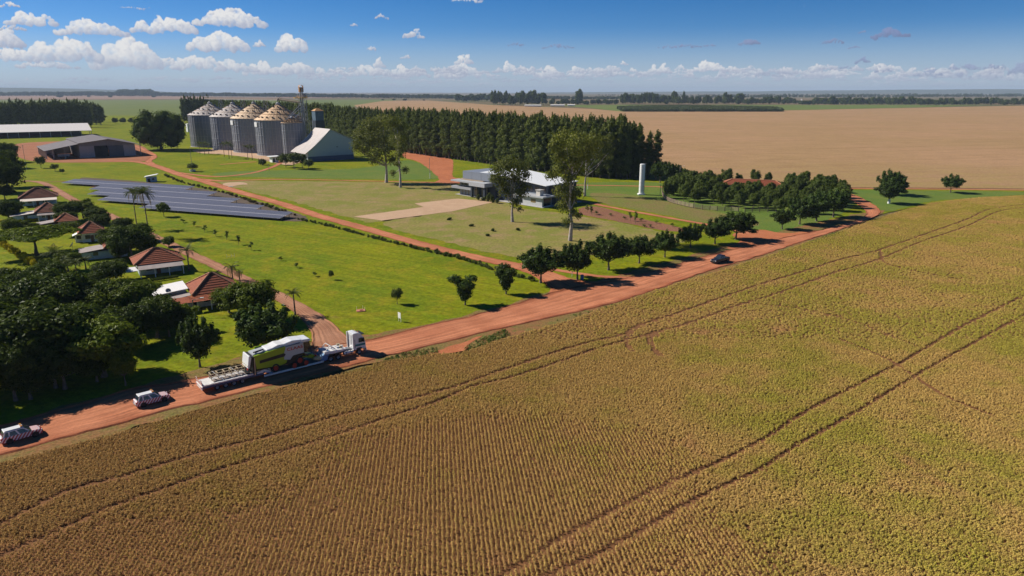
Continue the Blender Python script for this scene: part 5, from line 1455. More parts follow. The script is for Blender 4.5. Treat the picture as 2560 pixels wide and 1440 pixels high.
def tree_c(kind, cx, cy, rpx, label='', k=1.9, **kw):
    """tree seen by its crown: crown centre (cx, cy), radius rpx; height = k * crown radius"""
    z = 4.0
    for _ in range(4):
        p = G(cx, cy, z); rm = rpx / scale_at(p); h = rm * k; z = h * .6
    return tree(kind, V3(p.x, p.y, 0), h, rm * 1.22, label, **kw)

# ---- roadside trees
RT = [('vase', 1163, 761, 688, 66, 'small vase shaped tree alone on lawn, nearest the white notice board'),
      ('vase', 1265, 734, 664, 58, 'slim young tree on bare trunk between the vase tree and road corner'),
      ('road', 1352, 706, 615, 118, 'big dark tree at the corner where the farm road meets the main road'),
      ('road', 1443, 698, 602, 100, 'dark tree shading the blue barrel beside the road'),
      ('road', 1521, 674, 583, 110, 'broad dark roadside tree next after the barrel tree'),
      ('road', 1598, 657, 588, 84, 'roadside tree third after the blue barrel'),
      ('road', 1662, 642, 577, 74, 'narrow roadside tree fourth after the blue barrel'),
      ('road', 1726, 618, 560, 70, 'roadside tree with pointed shoot above the black pickup'),
      ('road', 1787, 609, 546, 80, 'dark roadside tree last but one before the earth junction'),
      ('road', 1840, 598, 528, 100, 'tall dark roadside tree standing at the earth junction'),
      ('road', 1955, 572, 522, 60, 'small tree on thin trunk at near end of orchard'),
      ('road', 1999, 560, 494, 84, 'dark tree by road at the orchard corner, second in line'),
      ('road', 2041, 552, 478, 84, 'dark tree by road at the orchard corner, third in line'),
      ('road', 2083, 542, 470, 84, 'dark tree at the bend where road turns behind orchard'),
      ('road', 2222, 508, 452, 74, 'tree with whitewashed foot in front of another on green verge'),
      ('road', 2226, 487, 426, 76, 'dark tree directly behind the one with whitewashed foot'),
      ('road', 2376, 481, 436, 56, 'lone round tree on green verge before the tan field')]
for k, bx, by, ty, w, lb in RT: tree_px(k, bx, by, ty, w, lb, group='trees along the main road')
q = G(2222, 508); MB().tube((0, 0, 0), (0, 0, 1.6), .34, .26, 8).build('painted_trunk_base', M_white, [o for o in COL.objects if o.get('label', '').startswith('tree with whitewashed')][0])
# ---- orchard
def orchard():
    poly = [G(*p) for p in [(1663, 496), (1668, 468), (1690, 460), (1780, 458), (1900, 459), (2085, 472), (2118, 500), (2100, 528), (1990, 540), (1900, 527), (1790, 513), (1720, 508)]]
    house_ = [G(*p) for p in [(1797, 481), (1798, 463), (1958, 463), (1962, 486)]]
    r = random.Random(5)
    x0, x1 = min(p.x for p in poly), max(p.x for p in poly); y0, y1 = min(p.y for p in poly), max(p.y for p in poly)
    y = y0; i = 0
    while y < y1:
        x = x0 + (i % 2) * 3
        while x < x1:
            p = V3(x + r.uniform(-1.4, 1.4), y + r.uniform(-1.4, 1.4), 0)
            if inside(np.array([p.x]), np.array([p.y]), poly)[0] and not inside(np.array([p.x]), np.array([p.y]), house_)[0]:
                front = inside(np.array([p.x]), np.array([p.y]), [G(*q) for q in [(1770, 540), (1770, 480), (1990, 486), (1990, 560)]])[0]
                h = r.uniform(5.0, 6.6) if front else r.uniform(5.4, 8.8)
                tree('orchard', p, h, h * r.uniform(.38, .5), 'leafy green orchard tree inside the wooden fence', group='orchard trees inside the fence')
            x += 6.8
        y += 6.6; i += 1
    for bx, by, ty, w in [(1650, 456, 402, 50), (1672, 458, 406, 46), (1688, 452, 410, 40), (1640, 450, 410, 40), (1662, 447, 403, 44)]:
        tree_px('road', bx, by, ty, w, 'dark bushy tree in clump between eucalyptus wood and orchard', group='clump beside the orchard')
orchard()
# ---- eucalyptus wood
def euc_wood():
    front = smooth_line([G(*p) for p in [(1640, 446), (1560, 447), (1480, 443), (1380, 432), (1290, 421), (1200, 407), (1120, 396), (1040, 385), (960, 372), (880, 360), (800, 345), (720, 334), (600, 318), (470, 300)]], 6)
    n = int(sum((b - a).length for a, b in zip(front, front[1:])) / 5.0)
    F1 = resample(front, n)
    lab, grp = 'tall slender eucalyptus in the long dark wood behind the office', 'eucalyptus wood'
    r = random.Random(11); cnt = 0
    rest = []
    for j in range(9):
        for i, p in enumerate(F1):
            d = (F1[min(i + 1, n - 1)] - F1[max(i - 1, 0)]).normalized()
            nn = V3(d.y, -d.x, 0)
            if nn.y < 0: nn = -nn
            q = p + nn * (j * 6.5) + d * (2.5 * (j % 2)) + V3(r.uniform(-.9, .9), r.uniform(-.9, .9), 0)
            px = 1280 + F * q.x / (q.y * CP + H * SP)
            # the wood's end towards the water tower is rounded and lower
            h = 29.5 * r.uniform(.86, 1.10)
            if px > 1600: h *= .80
            elif px > 1560: h *= .92
            if px < 840: h *= 1.06
            if px < 1000 and j > 4: continue
            if j < 2 and cnt < 235 and px > 700:
                tree('euc', q, h, 3.5 * r.uniform(.85, 1.25), lab, group=grp); cnt += 1
            else: rest.append((q.x, q.y, h / 30))
    rest = np.array(rest)
    pr = [proto('eucalyptus', c[1]) for c in PROTO['euc']]
    scatter('eucalyptus_wood', rest[:, 0], rest[:, 1], np.full(len(rest), -.1), rest[:, 2], pr, seed=4, label='rest of the dark eucalyptus wood behind its front rows', cat='wood')
    # windbreak behind the long shed, and the knot of trees behind the silos
    for row in range(2):
        for i in range(24):
            bx = -20 + i * 12.4 + row * 5; by = 318 - row * 7 + (-6 if bx > 230 else 0)
            if bx > 262: continue
            tree_px('euc', bx, by, 249 + r.uniform(-5, 7) + (10 if bx > 240 else 0), 17, 'tall eucalyptus in the windbreak behind the long white roofed shed', group='windbreak behind the long shed')
    for i in range(9):
        tree_px('euc', 460 + i * 8, 306, 238 + r.uniform(-3, 6), 15, 'tall eucalyptus rising behind the silos and big dark tree', group='eucalyptus behind the silos')
euc_wood()
# ---- tall gum trees
def gum(label, bx, by, blobs, seed, n=3000, size=.62, rt=.42, extra=()):
    b = G(bx, by); s = scale_at(b); r = random.Random(seed)
    bl = []
    for (x, y, rp) in blobs:
        z = height_to(b, y); rr = rp / s * 1.16
        bl.append((V3((x - bx) / s - z * (b.x / b.y) * .0, r.uniform(-.9, .9) * rr * 1.2, z), V3(rr, rr, rr * .85)))
    top = max(c.z for c, _ in bl)
    t = thing('gum_tree', label, 'tree', (b.x, b.y, -.1), 0, 'tall gum trees')
    limbs = [(c, min(.92, max(.32, (c.z - rr.z * 1.6 - abs(c.x) * .5) / top))) for c, rr in bl]
    trunk_mesh_ = trunk_mesh('trunk', top, rt, limbs, BARK_W, seed, 0, top * .9)
    link_mesh('trunk', trunk_mesh_, t)
    link_mesh('crown', crown_mesh('crown', bl, int(n * 1.5), size * .85, L_gum, seed, .38, .6, .45), t)
gum('gum tree with white trunk directly in front of the office', 1281, 554, [(1270, 415, 26), (1245, 425, 18), (1300, 420, 20), (1255, 452, 22), (1238, 445, 13), (1288, 450, 20), (1312, 440, 14), (1265, 478, 16), (1300, 482, 18), (1312, 465, 12), (1288, 503, 13), (1300, 522, 8)], 21)
gum('tallest gum tree with leafy trunk, beside the office annex', 1425, 601, [(1410, 350, 26), (1385, 362, 17), (1440, 358, 26), (1474, 362, 24), (1395, 388, 17), (1430, 395, 21), (1460, 390, 16), (1400, 420, 18), (1440, 425, 22), (1372, 437, 12), (1385, 440, 10), (1418, 447, 17), (1405, 478, 19), (1425, 498, 17), (1440, 482, 15), (1408, 518, 16), (1430, 530, 13), (1414, 550, 11), (1445, 540, 9)], 22, 5200, .6, .5)
gum('thin gum tree with bare pale branches behind the tallest one', 1462, 490, [(1480, 345, 16), (1500, 360, 16), (1515, 352, 14), (1490, 385, 12), (1510, 395, 10), (1475, 410, 10), (1520, 375, 12), (1470, 372, 14)], 25, 1300, .7, .45)
gum('broad gum tree by the farm road near the warehouse', 966, 456, [(930, 318, 24), (960, 310, 22), (905, 342, 19), (900, 366, 15), (935, 350, 25), (965, 345, 22), (918, 375, 18), (950, 385, 20), (975, 372, 17), (938, 402, 11), (985, 398, 14)], 23, 4200, .75, .6)
gum('dark gum tree just in front of the broad one near the warehouse', 1001, 468, [(985, 308, 20), (1005, 320, 18), (1012, 345, 15), (992, 352, 18), (1004, 385, 13), (996, 410, 9), (985, 432, 8), (1014, 425, 9), (1010, 365, 12)], 24, 2300, .7, .5)
# ---- the giant dark tree by the silos
def giant():
    b = G(404, 374); s = scale_at(b); r = random.Random(31)
    h = height_to(b, 274); R_ = 71 / s
    bl = [(V3(0, 0, h * .5), V3(R_ * .8, R_ * .6, h * .42))]
    for i in range(34):
        a = 2.4 * i; u = -.8 + 1.7 * i / 33; q = math.sqrt(max(.08, 1 - u * u * .95)) * R_ * r.uniform(.66, .8)
        bl.append((V3(math.cos(a) * q, math.sin(a) * q * .8, h * .5 + u * h * .40), V3(R_ * .25, R_ * .25, R_ * .2)))
    t = thing('giant_tree', 'huge dense rounded dark tree standing before the silos', 'tree', (b.x, b.y, -.1))
    link_mesh('trunk', trunk_mesh('trunk', h * .5, 1.0, [(x[0], .6) for x in bl[1:8]], BARK, 3), t)
    link_mesh('crown', crown_mesh('crown', bl, 9000, 1.05, L_vill, 31, .8), t)
giant()
for i, bx in enumerate((288, 308, 328)): tree_px('orchard', bx, 309, 294, 17, ['round clipped tree by the windbreak, first of three', 'round clipped tree in the middle of three before green field', 'round clipped tree of three, next to the giant dark tree'][i], group='three round trees')
# ---- palms
def frond_mesh(L, droop, seed, m, wid=.5, nl=16):
    r = random.Random(seed); lv = []; mb = MB()
    P = []
    for i in range(nl + 1):
        u = i / nl; P.append(V3(L * (u - .12 * droop * u * u), 0, L * (.55 * u - droop * u * u)))
    for i in range(nl):
        a, b = P[i], P[i + 1]; d = (b - a).normalized()
        up = V3(-d.z, 0, d.x)
        u = (i + .5) / nl; w = wid * math.sin(math.pi * min(.97, u * .9 + .12)) + .05
        for sgn in (-1, 1):
            ax = V3(.45 * d.x, sgn * 1.0, -.35 + .45 * d.z)
            c = (a + b) / 2 + ax.normalized() * w * .5
            lv.append((c, up + V3(0, sgn * -.5, .2), ax, w * 1.15, (b - a).length * .72, r.random()))
        lv.append(((a + b) / 2, up, d, (b - a).length * 1.1, .09, .9))
    return leaf_faces('frond', lv, m)
FR = [frond_mesh(3.4, .75, 1, L_palm, .75), frond_mesh(3.2, .45, 2, L_palm, .75), frond_mesh(3.0, 1.15, 3, L_palm, .7), frond_mesh(2.8, 1.5, 4, L_dry, .55)]
def palm(label, bx, by, ty, crown_px, nfr=20, dry=0, name='palm_tree', group=None, r0=.2, trunk=True):
    b = G(bx, by); s = scale_at(b); h = height_to(b, ty); cr = crown_px / s
    k = cr / 3.0
    hz = max(.5, h - k * 1.4)
    t = thing(name, label, 'palm tree', (b.x, b.y, -.1), rnd.uniform(0, 6), group)
    lx, ly = rnd.uniform(-.3, .3) * hz * .06, rnd.uniform(-.3, .3) * hz * .06
    mb = MB(); prev = V3(0, 0, -.1)
    for i in range(1, 7):
        q = V3(lx * (i / 6) ** 2, ly * (i / 6) ** 2, hz * i / 6); mb.tube(prev, q, r0 * (1.25 if i == 1 else 1 - .06 * i), r0 * (1 - .06 * i), 8); prev = q
    mb.build('trunk', BARK_D, t, True)
    r = random.Random(int(bx * 7 + by))
    for i in range(nfr):
        f = FR[3] if i < dry else FR[0 if i % 3 == 0 else (1 if i % 3 == 1 else 2)]
        o = link_mesh('frond', f, t, (lx, ly, hz), 0, k * r.uniform(.85, 1.1))
        o.rotation_euler = (r.uniform(-.15, .15), r.uniform(-.75, .25) if i >= dry else .35, 2.399 * i + r.uniform(-.2, .2))
    return t
palm('shorter of two tall palms standing by the village road', 343, 570, 468, 24, 26, 2)
palm('taller of two tall palms standing by the village road', 373, 590, 466, 33, 30, 3)
palm('young coconut palm beside the village road, nearest the road end', 738, 786, 722, 24, 16)
palm('coconut palm between the porch house and village road', 473, 676, 614, 26, 15)
palm('ragged coconut palm at the roadside above the small red roof', 251, 562, 524, 20, 12)
palm('coconut palm close behind the big porch house', 388, 632, 584, 20, 14)
palm('half dry bushy palm beside road behind the villa', 582, 700, 655, 24, 16, 6)
palm('dry shrubby palm by the road next to the half dry one', 600, 706, 668, 18, 12, 7)
for i, (x, y, ty, c) in enumerate([(500, 384, 354, 11), (512, 386, 352, 12), (522, 384, 356, 11), (561, 391, 354, 12), (573, 396, 352, 14), (580, 394, 358, 11), (620, 399, 362, 13), (631, 399, 362, 13)]):
    palm('small garden palm growing in front of the silo bases', x, y, ty, c, 13, group='garden palms before the silos')
for x, y, ty, c in [(140, 672, 618, 32), (165, 690, 640, 28), (195, 700, 645, 26), (215, 672, 640, 22)]:
    palm('feathery palm standing among dark village trees', x, y, ty, c, 18, group='palms among the village trees')
# ---- village trees
VT = [('garden', 70, 820, 105, 'giant dark tree at the picture edge beside the shaded road'), ('garden', 130, 725, 78, 'dark broad tree below the yellow hedge'), ('garden', 22, 755, 66, 'dark tree at frame edge below the lawn corner'),
      ('garden', 245, 735, 62, 'dark tree among the palms below the blue house'), ('bright', 305, 738, 62, 'bright green tree next to the white annex roofs'), ('bright', 245, 845, 80, 'olive green spreading tree above the shaded lawn'),
      ('garden', 385, 775, 56, 'dark tree at the end of the white sheet roofs'), ('bright', 440, 782, 38, 'bright bushy tree before the villa porch'), ('road', 660, 812, 62, 'dark dense tree standing by the village road mouth'),
      ('bright', 628, 735, 56, 'green spreading tree screening the villa gable'), ('bright', 568, 738, 34, 'light green tree between the villa roof and spreading tree'), ('umbrella', 84, 592, 70, 'yellow green flat topped tree among the houses'),
      ('garden', 322, 590, 46, 'dark tree behind the big porch house roof'), ('garden', 165, 540, 20, 'dark tree crowding the small red roof'), ('garden', 165, 520, 26, 'bushy tree beside the broad pale roof'),
      ('garden', 250, 548, 22, 'dark tree between two red roofs'), ('garden', 268, 672, 34, 'dark tree in front of the pale blue house'), ('garden', 222, 700, 36, 'leafy tree under the brown side roof'),
      ('garden', -22, 425, 56, 'tall dark tree at the frame edge above the houses'), ('garden', 8, 372, 26, 'dark tree at frame edge beside the long shed'), ('garden', 8, 474, 20, 'dark tree overhanging the farthest house'),
      ('garden', -6, 688, 30, 'dark clump at the frame edge by the yellow hedge'), ('garden', 185, 790, 56, 'dark tree in the thick of the village trees'),
      ('garden', 310, 800, 56, 'dark tree behind the olive green spreading one'), ('garden', 65, 935, 52, 'dark low tree on the shaded verge by road'), ('garden', 150, 900, 60, 'dark tree throwing shade across the road'),
      ('garden', 20, 870, 60, 'dark tree at the very edge above the rear car'), ('garden', 16, 515, 26, 'shrubby tree beside the farthest house'), ('bright', 30, 560, 24, 'green shrubby tree between pale roof and yellow hedge'),
      ('garden', 296, 655, 16, 'small dark tree at the carport of the blue house'), ('bright', 165, 645, 26, 'green tree above the feathery palms'), ('garden', 300, 625, 20, 'small tree at the corner of the porch house'),
      ('garden', 122, 672, 34, 'dark tree between the yellow hedge and palms'), ('garden', 60, 700, 50, 'dark tree below the sunlit lawn corner'), ('garden', 235, 905, 40, 'shadowed tree at the edge of the lit lawn'),
      ('garden', 345, 572, 24, 'low tree close to the two tall palms'), ('garden', 305, 556, 22, 'low spreading tree beside the village road')]
for k, x, y, rr, lb in VT: tree_c(k, x, y, rr * 1.15, lb, 1.85 if k != 'umbrella' else 0.95, group='village trees')
for x, y, ty, w, lb in [(40, 1000, 838, 150, 'massive dark tree with trunk in shade above the rear escort car'), (140, 968, 812, 150, 'massive dark tree shading the road before the front escort car'), (215, 935, 800, 120, 'dark tree at the edge of sunlit lawn shading the verge'), (-70, 1030, 860, 160, 'added off-frame tree shading the road above the convoy'), (-60, 975, 820, 150, 'added off-frame tree shading the verge behind the massive ones'), (95, 935, 800, 130, 'dark tree set back between the two massive ones'), (-150, 1010, 830, 170, 'added spreading tree beyond the frame edge, shading verge by convoy')]:  # trees past the frame edge are added to shade road and verge
    tree_px('garden', x, y, ty, w, lb, group='village trees')
tree_px('road', 500, 916, 795, 104, 'dark round lawn tree on a bare trunk behind the trailer')
tree_px('bright', 314, 962, 868, 74, 'small light green tree on lawn above the front escort car')
for k, x, y, rr, lb in [('bright', 203, 514, 30, 'leafy green tree beyond the broad pale roof'), ('garden', 238, 530, 28, 'dark tree between the low house and village road'), ('garden', 285, 588, 40, 'dark tree crowded against the pale blue house corner'), ('garden', 362, 606, 30, 'dark tree behind the porch house by the two palms'),
                        ('garden', 26, 527, 22, 'dark tree at frame edge beneath the broad pale roof'), ('bright', 70, 566, 22, 'small green tree over the low yellow hedge'), ('orchard', 420, 600, 16, 'small leafy tree right beside the village road'), ('bright', 180, 565, 24, 'green tree hiding the wall of small red roofed house'),
                        ('bright', 285, 668, 30, 'light green tree between the blue house and villa roofs'), ('garden', 418, 800, 40, 'dark tree in front of the bright bushy one'), ('bright', 365, 720, 32, 'bright green tree touching the white sheet roofs')]:
    tree_c(k, x, y, rr, lb, 1.75, group='village trees')
for x, y, ty, w, lb in [(18, 466, 362, 84, 'tall dark tree by the start of village road at frame edge'), (-8, 480, 376, 84, 'tall dark tree cut by the frame edge behind the farthest house'), (6, 420, 345, 60, 'dark tree at frame edge level with machinery shed')]:
    tree_px('garden', x, y, ty, w, lb, group='village trees')
# yellow hedge
for i in range(9):
    x = 12 + i * 9; y = 612 + i * 5.6
    tree_px('yellow', x, y + 8, y - 13, 22, 'bright yellow leaved shrub in the garden hedge', group='yellow hedge')
for i in range(8): tree_px('yellow', 4 + i * 12, 556 + i * -.6, 548 - i * .6, 15, 'yellow green clipped shrub in low hedge behind the flat topped tree', group='low yellow hedge')
# ---- small trees and shrubs on the lawns
SM = [('small', 410, 541, 502, 38, 'loose bushy tree in front of the solar tables'), ('small', 103, 420, 388, 30, 'small tree on lawn close to the machinery shed posts'), ('small', 138, 428, 408, 26, 'dark low tree on lawn before the machinery shed'),
      ('small', 156, 434, 420, 14, 'little tree behind the dark low one on the shed lawn'), ('small', 482, 428, 406, 34, 'round bushy tree in white tub beside farm road'), ('shrub', 656, 412, 396, 30, 'big clipped round bush beside the weighbridge booth'),
      ('small', 993, 759, 717, 38, 'thin wispy young tree on the big lawn'), ('small', 828, 698, 672, 16, 'slim young tree in the middle of the big lawn')]
for k, x, y, ty, w, lb in SM: tree_px(k, x, y, ty, w, lb)
for x, y, ty, w in [(715, 418, 380, 36), (735, 422, 378, 40), (756, 420, 380, 36), (772, 424, 395, 30), (703, 412, 386, 24)]:
    tree_px('small', x, y, ty, w, 'dark leafy tree in clump before the warehouse gable', group='clump before the warehouse')
for x, y, ty in [(458, 556, 546), (485, 566, 552), (511, 578, 562), (540, 590, 572), (567, 599, 576), (597, 611, 587), (628, 624, 602), (702, 651, 640), (742, 668, 655), (788, 690, 678)]:
    tree_px('sapling', x, y, ty, 15, 'young sapling in the line across the big lawn', group='saplings across the big lawn')
for x, y, ty in [(1468, 531, 510), (1479, 536, 512), (1492, 535, 526), (1526, 539, 532), (1562, 547, 540), (1576, 552, 528), (1588, 558, 527), (1602, 553, 544), (1642, 557, 550), (1681, 566, 556), (1611, 566, 560), (1625, 568, 560)]:
    tree_px('sapling', x, y, ty, 12, 'yellow green sapling planted in the brown bed', group='saplings in the brown bed')
for x, y in [(1124, 548), (1178, 564), (1232, 576), (1294, 574), (1219, 588)]:
    tree_px('shrub', x, y + 1, y - 6, 16, 'little dark shrub on the dry lawn by the office', group='shrubs on the dry lawn')
for x, y, ty in [(1196, 500, 484), (1222, 503, 480), (1232, 506, 484), (1243, 508, 494), (1210, 501, 490)]:
    tree_px('hedge', x, y, ty, 14, 'leafy plant in the bed before the office entrance', group='plants before the office entrance')
r9 = random.Random(9)
hl = resample(smooth_line([G(*p) for p in [(748, 549), (820, 564), (900, 586), (1000, 611), (1080, 630), (1150, 646), (1230, 672), (1290, 690), (1335, 702)]], 6), 92)
for i, p in enumerate(hl):
    if 20 < i < 22 or r9.random() < .06: continue
    h = r9.uniform(.65, 1.25) * (1.15 if i > 50 else 1)
    tree('hedge', p + V3(r9.uniform(-.4, .4), r9.uniform(-.4, .4), 0), h, h * .72, 'leafy shrub in the hedge between lawn and farm road', group='hedge beside the farm road')
hl = resample(smooth_line([G(*p) for p in [(412, 438), (445, 452), (480, 463), (500, 468), (560, 482), (600, 494), (640, 508), (690, 522), (735, 538)]], 6), 62)
for i, p in enumerate(hl):
    if r9.random() < .12: continue
    h = r9.uniform(.8, 1.5)
    tree('rusty' if r9.random() < .7 else 'hedge', p + V3(r9.uniform(-.6, .6), r9.uniform(-.6, .6), 0), h, h * .8, 'brownish shrub in the row behind the solar tables', group='shrubs behind the solar tables')
# ------------------------------------------------------------------ the far country
def far_trees():
    r = random.Random(77)
    CL = [('trees on the skyline behind the tan field', 'bushy tree in the far clump beyond the tan field', 1140, 1232, 255, 231, 238, 15, 15), ('trees on the skyline behind the tan field', 'tall tree in the far grove beside the low white sheds', 1232, 1360, 264, 222, 240, 24, 16),
          ('scrub beyond the tan field', 'low scrubby tree between far grove and corn strip', 1362, 1545, 263, 245, 252, 20, 14), ('grove behind the corn strip', 'tall tree in the far grove behind the dark corn strip', 1552, 1642, 262, 227, 238, 18, 16),
          ('trees behind the corn strip', 'far tree in the mixed line behind the corn strip', 1642, 1865, 262, 234, 248, 30, 15), ('tree line before the white farmstead', 'far dark tree in the line beside the white farmstead', 1870, 2300, 262, 238, 248, 52, 17),
          ('tree line before the white farmstead', 'far dark tree in the line beside the white farmstead', 2300, 2570, 264, 241, 251, 34, 16)]
    for grp, lab, x0, x1, by, t0, t1, n, w in CL:
        for i in range(n):
            x = x0 + (x1 - x0) * (i + r.uniform(.1, .9)) / n
            ty = r.uniform(t0, t1)
            if 1985 < x < 2035: ty = 250
            tree_px('far', x, by - r.uniform(0, 3), ty, w * r.uniform(.8, 1.25), lab, group=grp)
    for x, by, ty, w, lb in [(1447, 262, 219, 24, 'lone tall tree on the skyline between two far groves'), (1685, 260, 224, 18, 'tall crown rising over the far line, with a spire tree beside it'), (1708, 260, 225, 8, 'thin spire tree on the skyline behind the corn strip'),
                             (1812, 260, 228, 13, 'small leaning crown above the far tree line'), (1848, 260, 231, 28, 'round dark crown at the end of the far mixed line'), (1330, 262, 221, 34, 'tallest crown of the far grove over the low sheds'),
                             (150, 244, 236, 18, 'round tree alone in the far brown field'), (222, 243, 239, 9, 'tiny bush in the far brown field next to round tree'), (276, 244, 238, 12, 'second round bush in the far brown field'), (384, 244, 238, 12, 'small bush in the far brown field above the giant tree'),
                             (957, 251, 247, 8, 'small bush at the far edge of tan field'), (985, 251, 246, 10, 'middle bush at the far edge of tan field'), (1012, 252, 246, 14, 'widest bush at the far edge of tan field'), (1060, 252, 248, 8, 'last little bush at the far edge of tan field')]:
        tree_px('far', x, by, ty, w, lb)
    # woods on the horizon: too many to count
    pts = []
    def belt(x0, x1, y0, y1, ty0, ty1, n, rows=3):
        for i in range(n):
            u = i / n; px = x0 + (x1 - x0) * u + r.uniform(-3, 3)
            b = y0 + (y1 - y0) * u - r.uniform(0, 2.0)
            p = G(px, b); ty = ty0 + (ty1 - ty0) * u + 2.2 * noise.noise(Vector((px * .02, 0, rows))) + r.uniform(-1.2, 1.6)
            pts.append((p.x, p.y, height_to(p, ty) / 12.0))
    belt(-200, 400, 241, 242, 230, 227, 220); belt(300, 380, 241, 241, 222, 222, 40); belt(380, 1140, 242, 248, 230, 236, 330)
    belt(1120, 1560, 249, 250, 238, 240, 160); belt(1560, 2560, 246, 243, 238, 235, 330); belt(1500, 2700, 240, 240, 236, 233, 300)
    belt(2000, 2450, 262, 262, 254, 254, 130)
    pts = np.array(pts)
    pr = [proto('wood_crown', c[1]) for c in PROTO['far']]
    scatter('distant_forest', pts[:, 0], pts[:, 1], np.full(len(pts), -.3), pts[:, 2], pr, seed=6, label='blue green woods along the flat horizon', cat='forest')
    # corn strip and its neighbour
    X, Y = [], []
    q = [G(*p) for p in [(1545, 272), (1560, 279), (1955, 279), (1940, 273), (1700, 268)]]
    rs = np.random.RandomState(8)
    xs = np.array([p.x for p in q]); ys = np.array([p.y for p in q])
    x = rs.uniform(xs.min(), xs.max(), 5200); y = rs.uniform(ys.min(), ys.max(), 5200); k = inside(x, y, q)
    X, Y = x[k], y[k]
    m = leaf_mat('corn_leaf', [(.05, .08, .02), (.085, .115, .03), (.14, .14, .05)])
    lv = []
    for i in range(60):
        a = r.uniform(0, 6.3); lv.append((V3(r.uniform(-3, 3), r.uniform(-3, 3), r.uniform(.5, 4.5)), V3(math.cos(a), math.sin(a), .5), V3(0, 0, 1), 2.6, 1.2, r.random()))
    scatter('corn_strip', X, Y, np.full(len(X), -.2), rs.uniform(1.2, 1.7, len(X)), [proto('corn_clump', leaf_faces('corn_clump', lv, m))], seed=3, label='dark strip of tall corn along the edge of tan field', cat='crop')
    # low hills
    def hill(px0, px1, top, D, seed, m):
        n = 60; vs, fs = [], []
        for i in range(n + 1):
            u = i / n; px = px0 + (px1 - px0) * u
            az = math.atan2(px - 1280, F * CP)
            env = math.sin(math.pi * u) ** .6
            hz = H + (228 - top) / F * D
            z = max(2, hz * env * (1 + .10 * noise.noise(Vector((u * 9, seed, 0)))))
            for dd, zz in ((D, -1), (D + 900, z), (D + 2600, -1)):
                vs.append((math.sin(az) * dd, math.cos(az) * dd, zz))
        for i in range(n):
            for j in range(2): fs.append((i * 3 + j, i * 3 + j + 1, i * 3 + 4 + j, i * 3 + 3 + j))
        me = bpy.data.meshes.new('hills'); me.from_pydata(vs, [], fs); me.materials.append(m)
        tag(link_mesh('hills', me), kind='structure')
    hm = ground_mat('hill_woods', [(.06, .075, .03), (.09, .09, .04), (.05, .07, .025)], .0008, .003, .05, 0)
    hill(-500, 520, 220.5, 16000, 1, hm); hill(1700, 3100, 224, 16000, 2, hm); hill(1250, 2500, 228.5, 15000, 3, hm)
far_trees()
def far_farms():
    o = G(2007, 257.5); s = scale_at(o)
    t = thing('farmstead_shed', 'white far farmstead shed with a small tank tower on the skyline', 'shed', (o.x, o.y, -.2), .05)
    w = 25 / s
    MB().box(-w / 2, w / 2, 0, 14, 0, 3.6).build('wall', M_cream, t)
    MB().prism([(-1, 3.6), (15, 3.6), (7, 7.2)], -w / 2 - 1, w / 2 + 1, M=Matrix.Rotation(R(90), 4, 'Z') @ Matrix.Identity(4)).build('roof', M_white, t)
    MB().lathe([(1.5, 0), (1.5, 11), (2.4, 11.5), (2.4, 15), (.1, 16)], 14, axis=(2, 18)).build('tank_tower', M_white, t)
    o = G(2037, 257.5)
    t = thing('farmstead_shed', 'second, lower white shed of the far farmstead', 'shed', (o.x, o.y, -.2), .05, )
    MB().box(-9, 9, 0, 10, 0, 3).build('wall', M_cream, t); MB().slab([(-10, -1, 4.5), (10, -1, 4.5), (10, 11, 5.6), (-10, 11, 5.6)], .3).build('roof', M_white, t)
    for x, y, w, lb in [(1332, 266, 40, 'low pale roofed poultry shed under the far grove'), (1394, 265.5, 34, 'low grey shed beside the far scrub'), (1428, 265, 18, 'short grey shed nearest the corn strip')]:
        o = G(x, y); s = scale_at(o); L = w / s
        t = thing('far_shed', lb, 'shed', (o.x, o.y, -.2), -.08)
        MB().box(-L / 2, L / 2, 0, 12, 0, 2.6).build('wall', M_cream, t)
        MB().slab([(-L / 2 - 1, -1, 3.2), (L / 2 + 1, -1, 3.2), (L / 2 + 1, 6, 5.4), (-L / 2 - 1, 6, 5.4)], .25).build('roof', M_white2, t)
        MB().slab([(-L / 2 - 1, 6, 5.398), (L / 2 + 1, 6, 5.398), (L / 2 + 1, 13, 3.2), (-L / 2 - 1, 13, 3.2)], .25).build('roof', M_white2, t)
far_farms()
# ------------------------------------------------------------------ vehicles
P_white = mat('vehicle_white', (0.74, 0.75, 0.76), .3, var=.03, dirt=(.45, .30, .22, .25), spec=.5)
P_trailer = mat('trailer_white', (0.70, 0.68, 0.66), .5, var=.06, dirt=(.42, .26, .18, .4))
P_navy = mat('trailer_frame_blue', (0.05, 0.07, 0.14), .5)
P_blue = mat('ramp_blue', (0.12, 0.24, 0.42), .5, dirt=(.3, .2, .15, .3))
P_green = mat('combine_green', (0.23, 0.34, 0.012), .35, var=.05, spec=.5)
P_grey = mat('combine_grey', (0.44, 0.46, 0.48), .35, var=.04)
P_black = mat('black_plastic', (0.018, 0.018, 0.02), .45)
P_red = mat('red_paint', (0.42, 0.03, 0.02), .4)
P_teal = mat('teal_stripe', (0.04, 0.19, 0.20), .4)
P_tan = mat('rack_steel', (0.50, 0.40, 0.26), .6, .2, .3)
P_chrome = mat('bright_metal', (0.62, 0.60, 0.60), .3, .7)
P_rimr = mat('red_rim', (0.36, 0.03, 0.015), .5)
P_rim = mat('alloy_rim', (0.30, 0.30, 0.31), .4, .6)
P_lamp_r = mat('tail_lamp_red', (0.45, 0.01, 0.01), .25)
P_lamp = mat('headlamp_glass', (0.70, 0.70, 0.68), .15)
P_plank = mat('deck_plank', (0.30, 0.24, 0.2), .8)
P_straw = mat('straw_sack', (0.50, 0.40, 0.22), .9, var=.3)
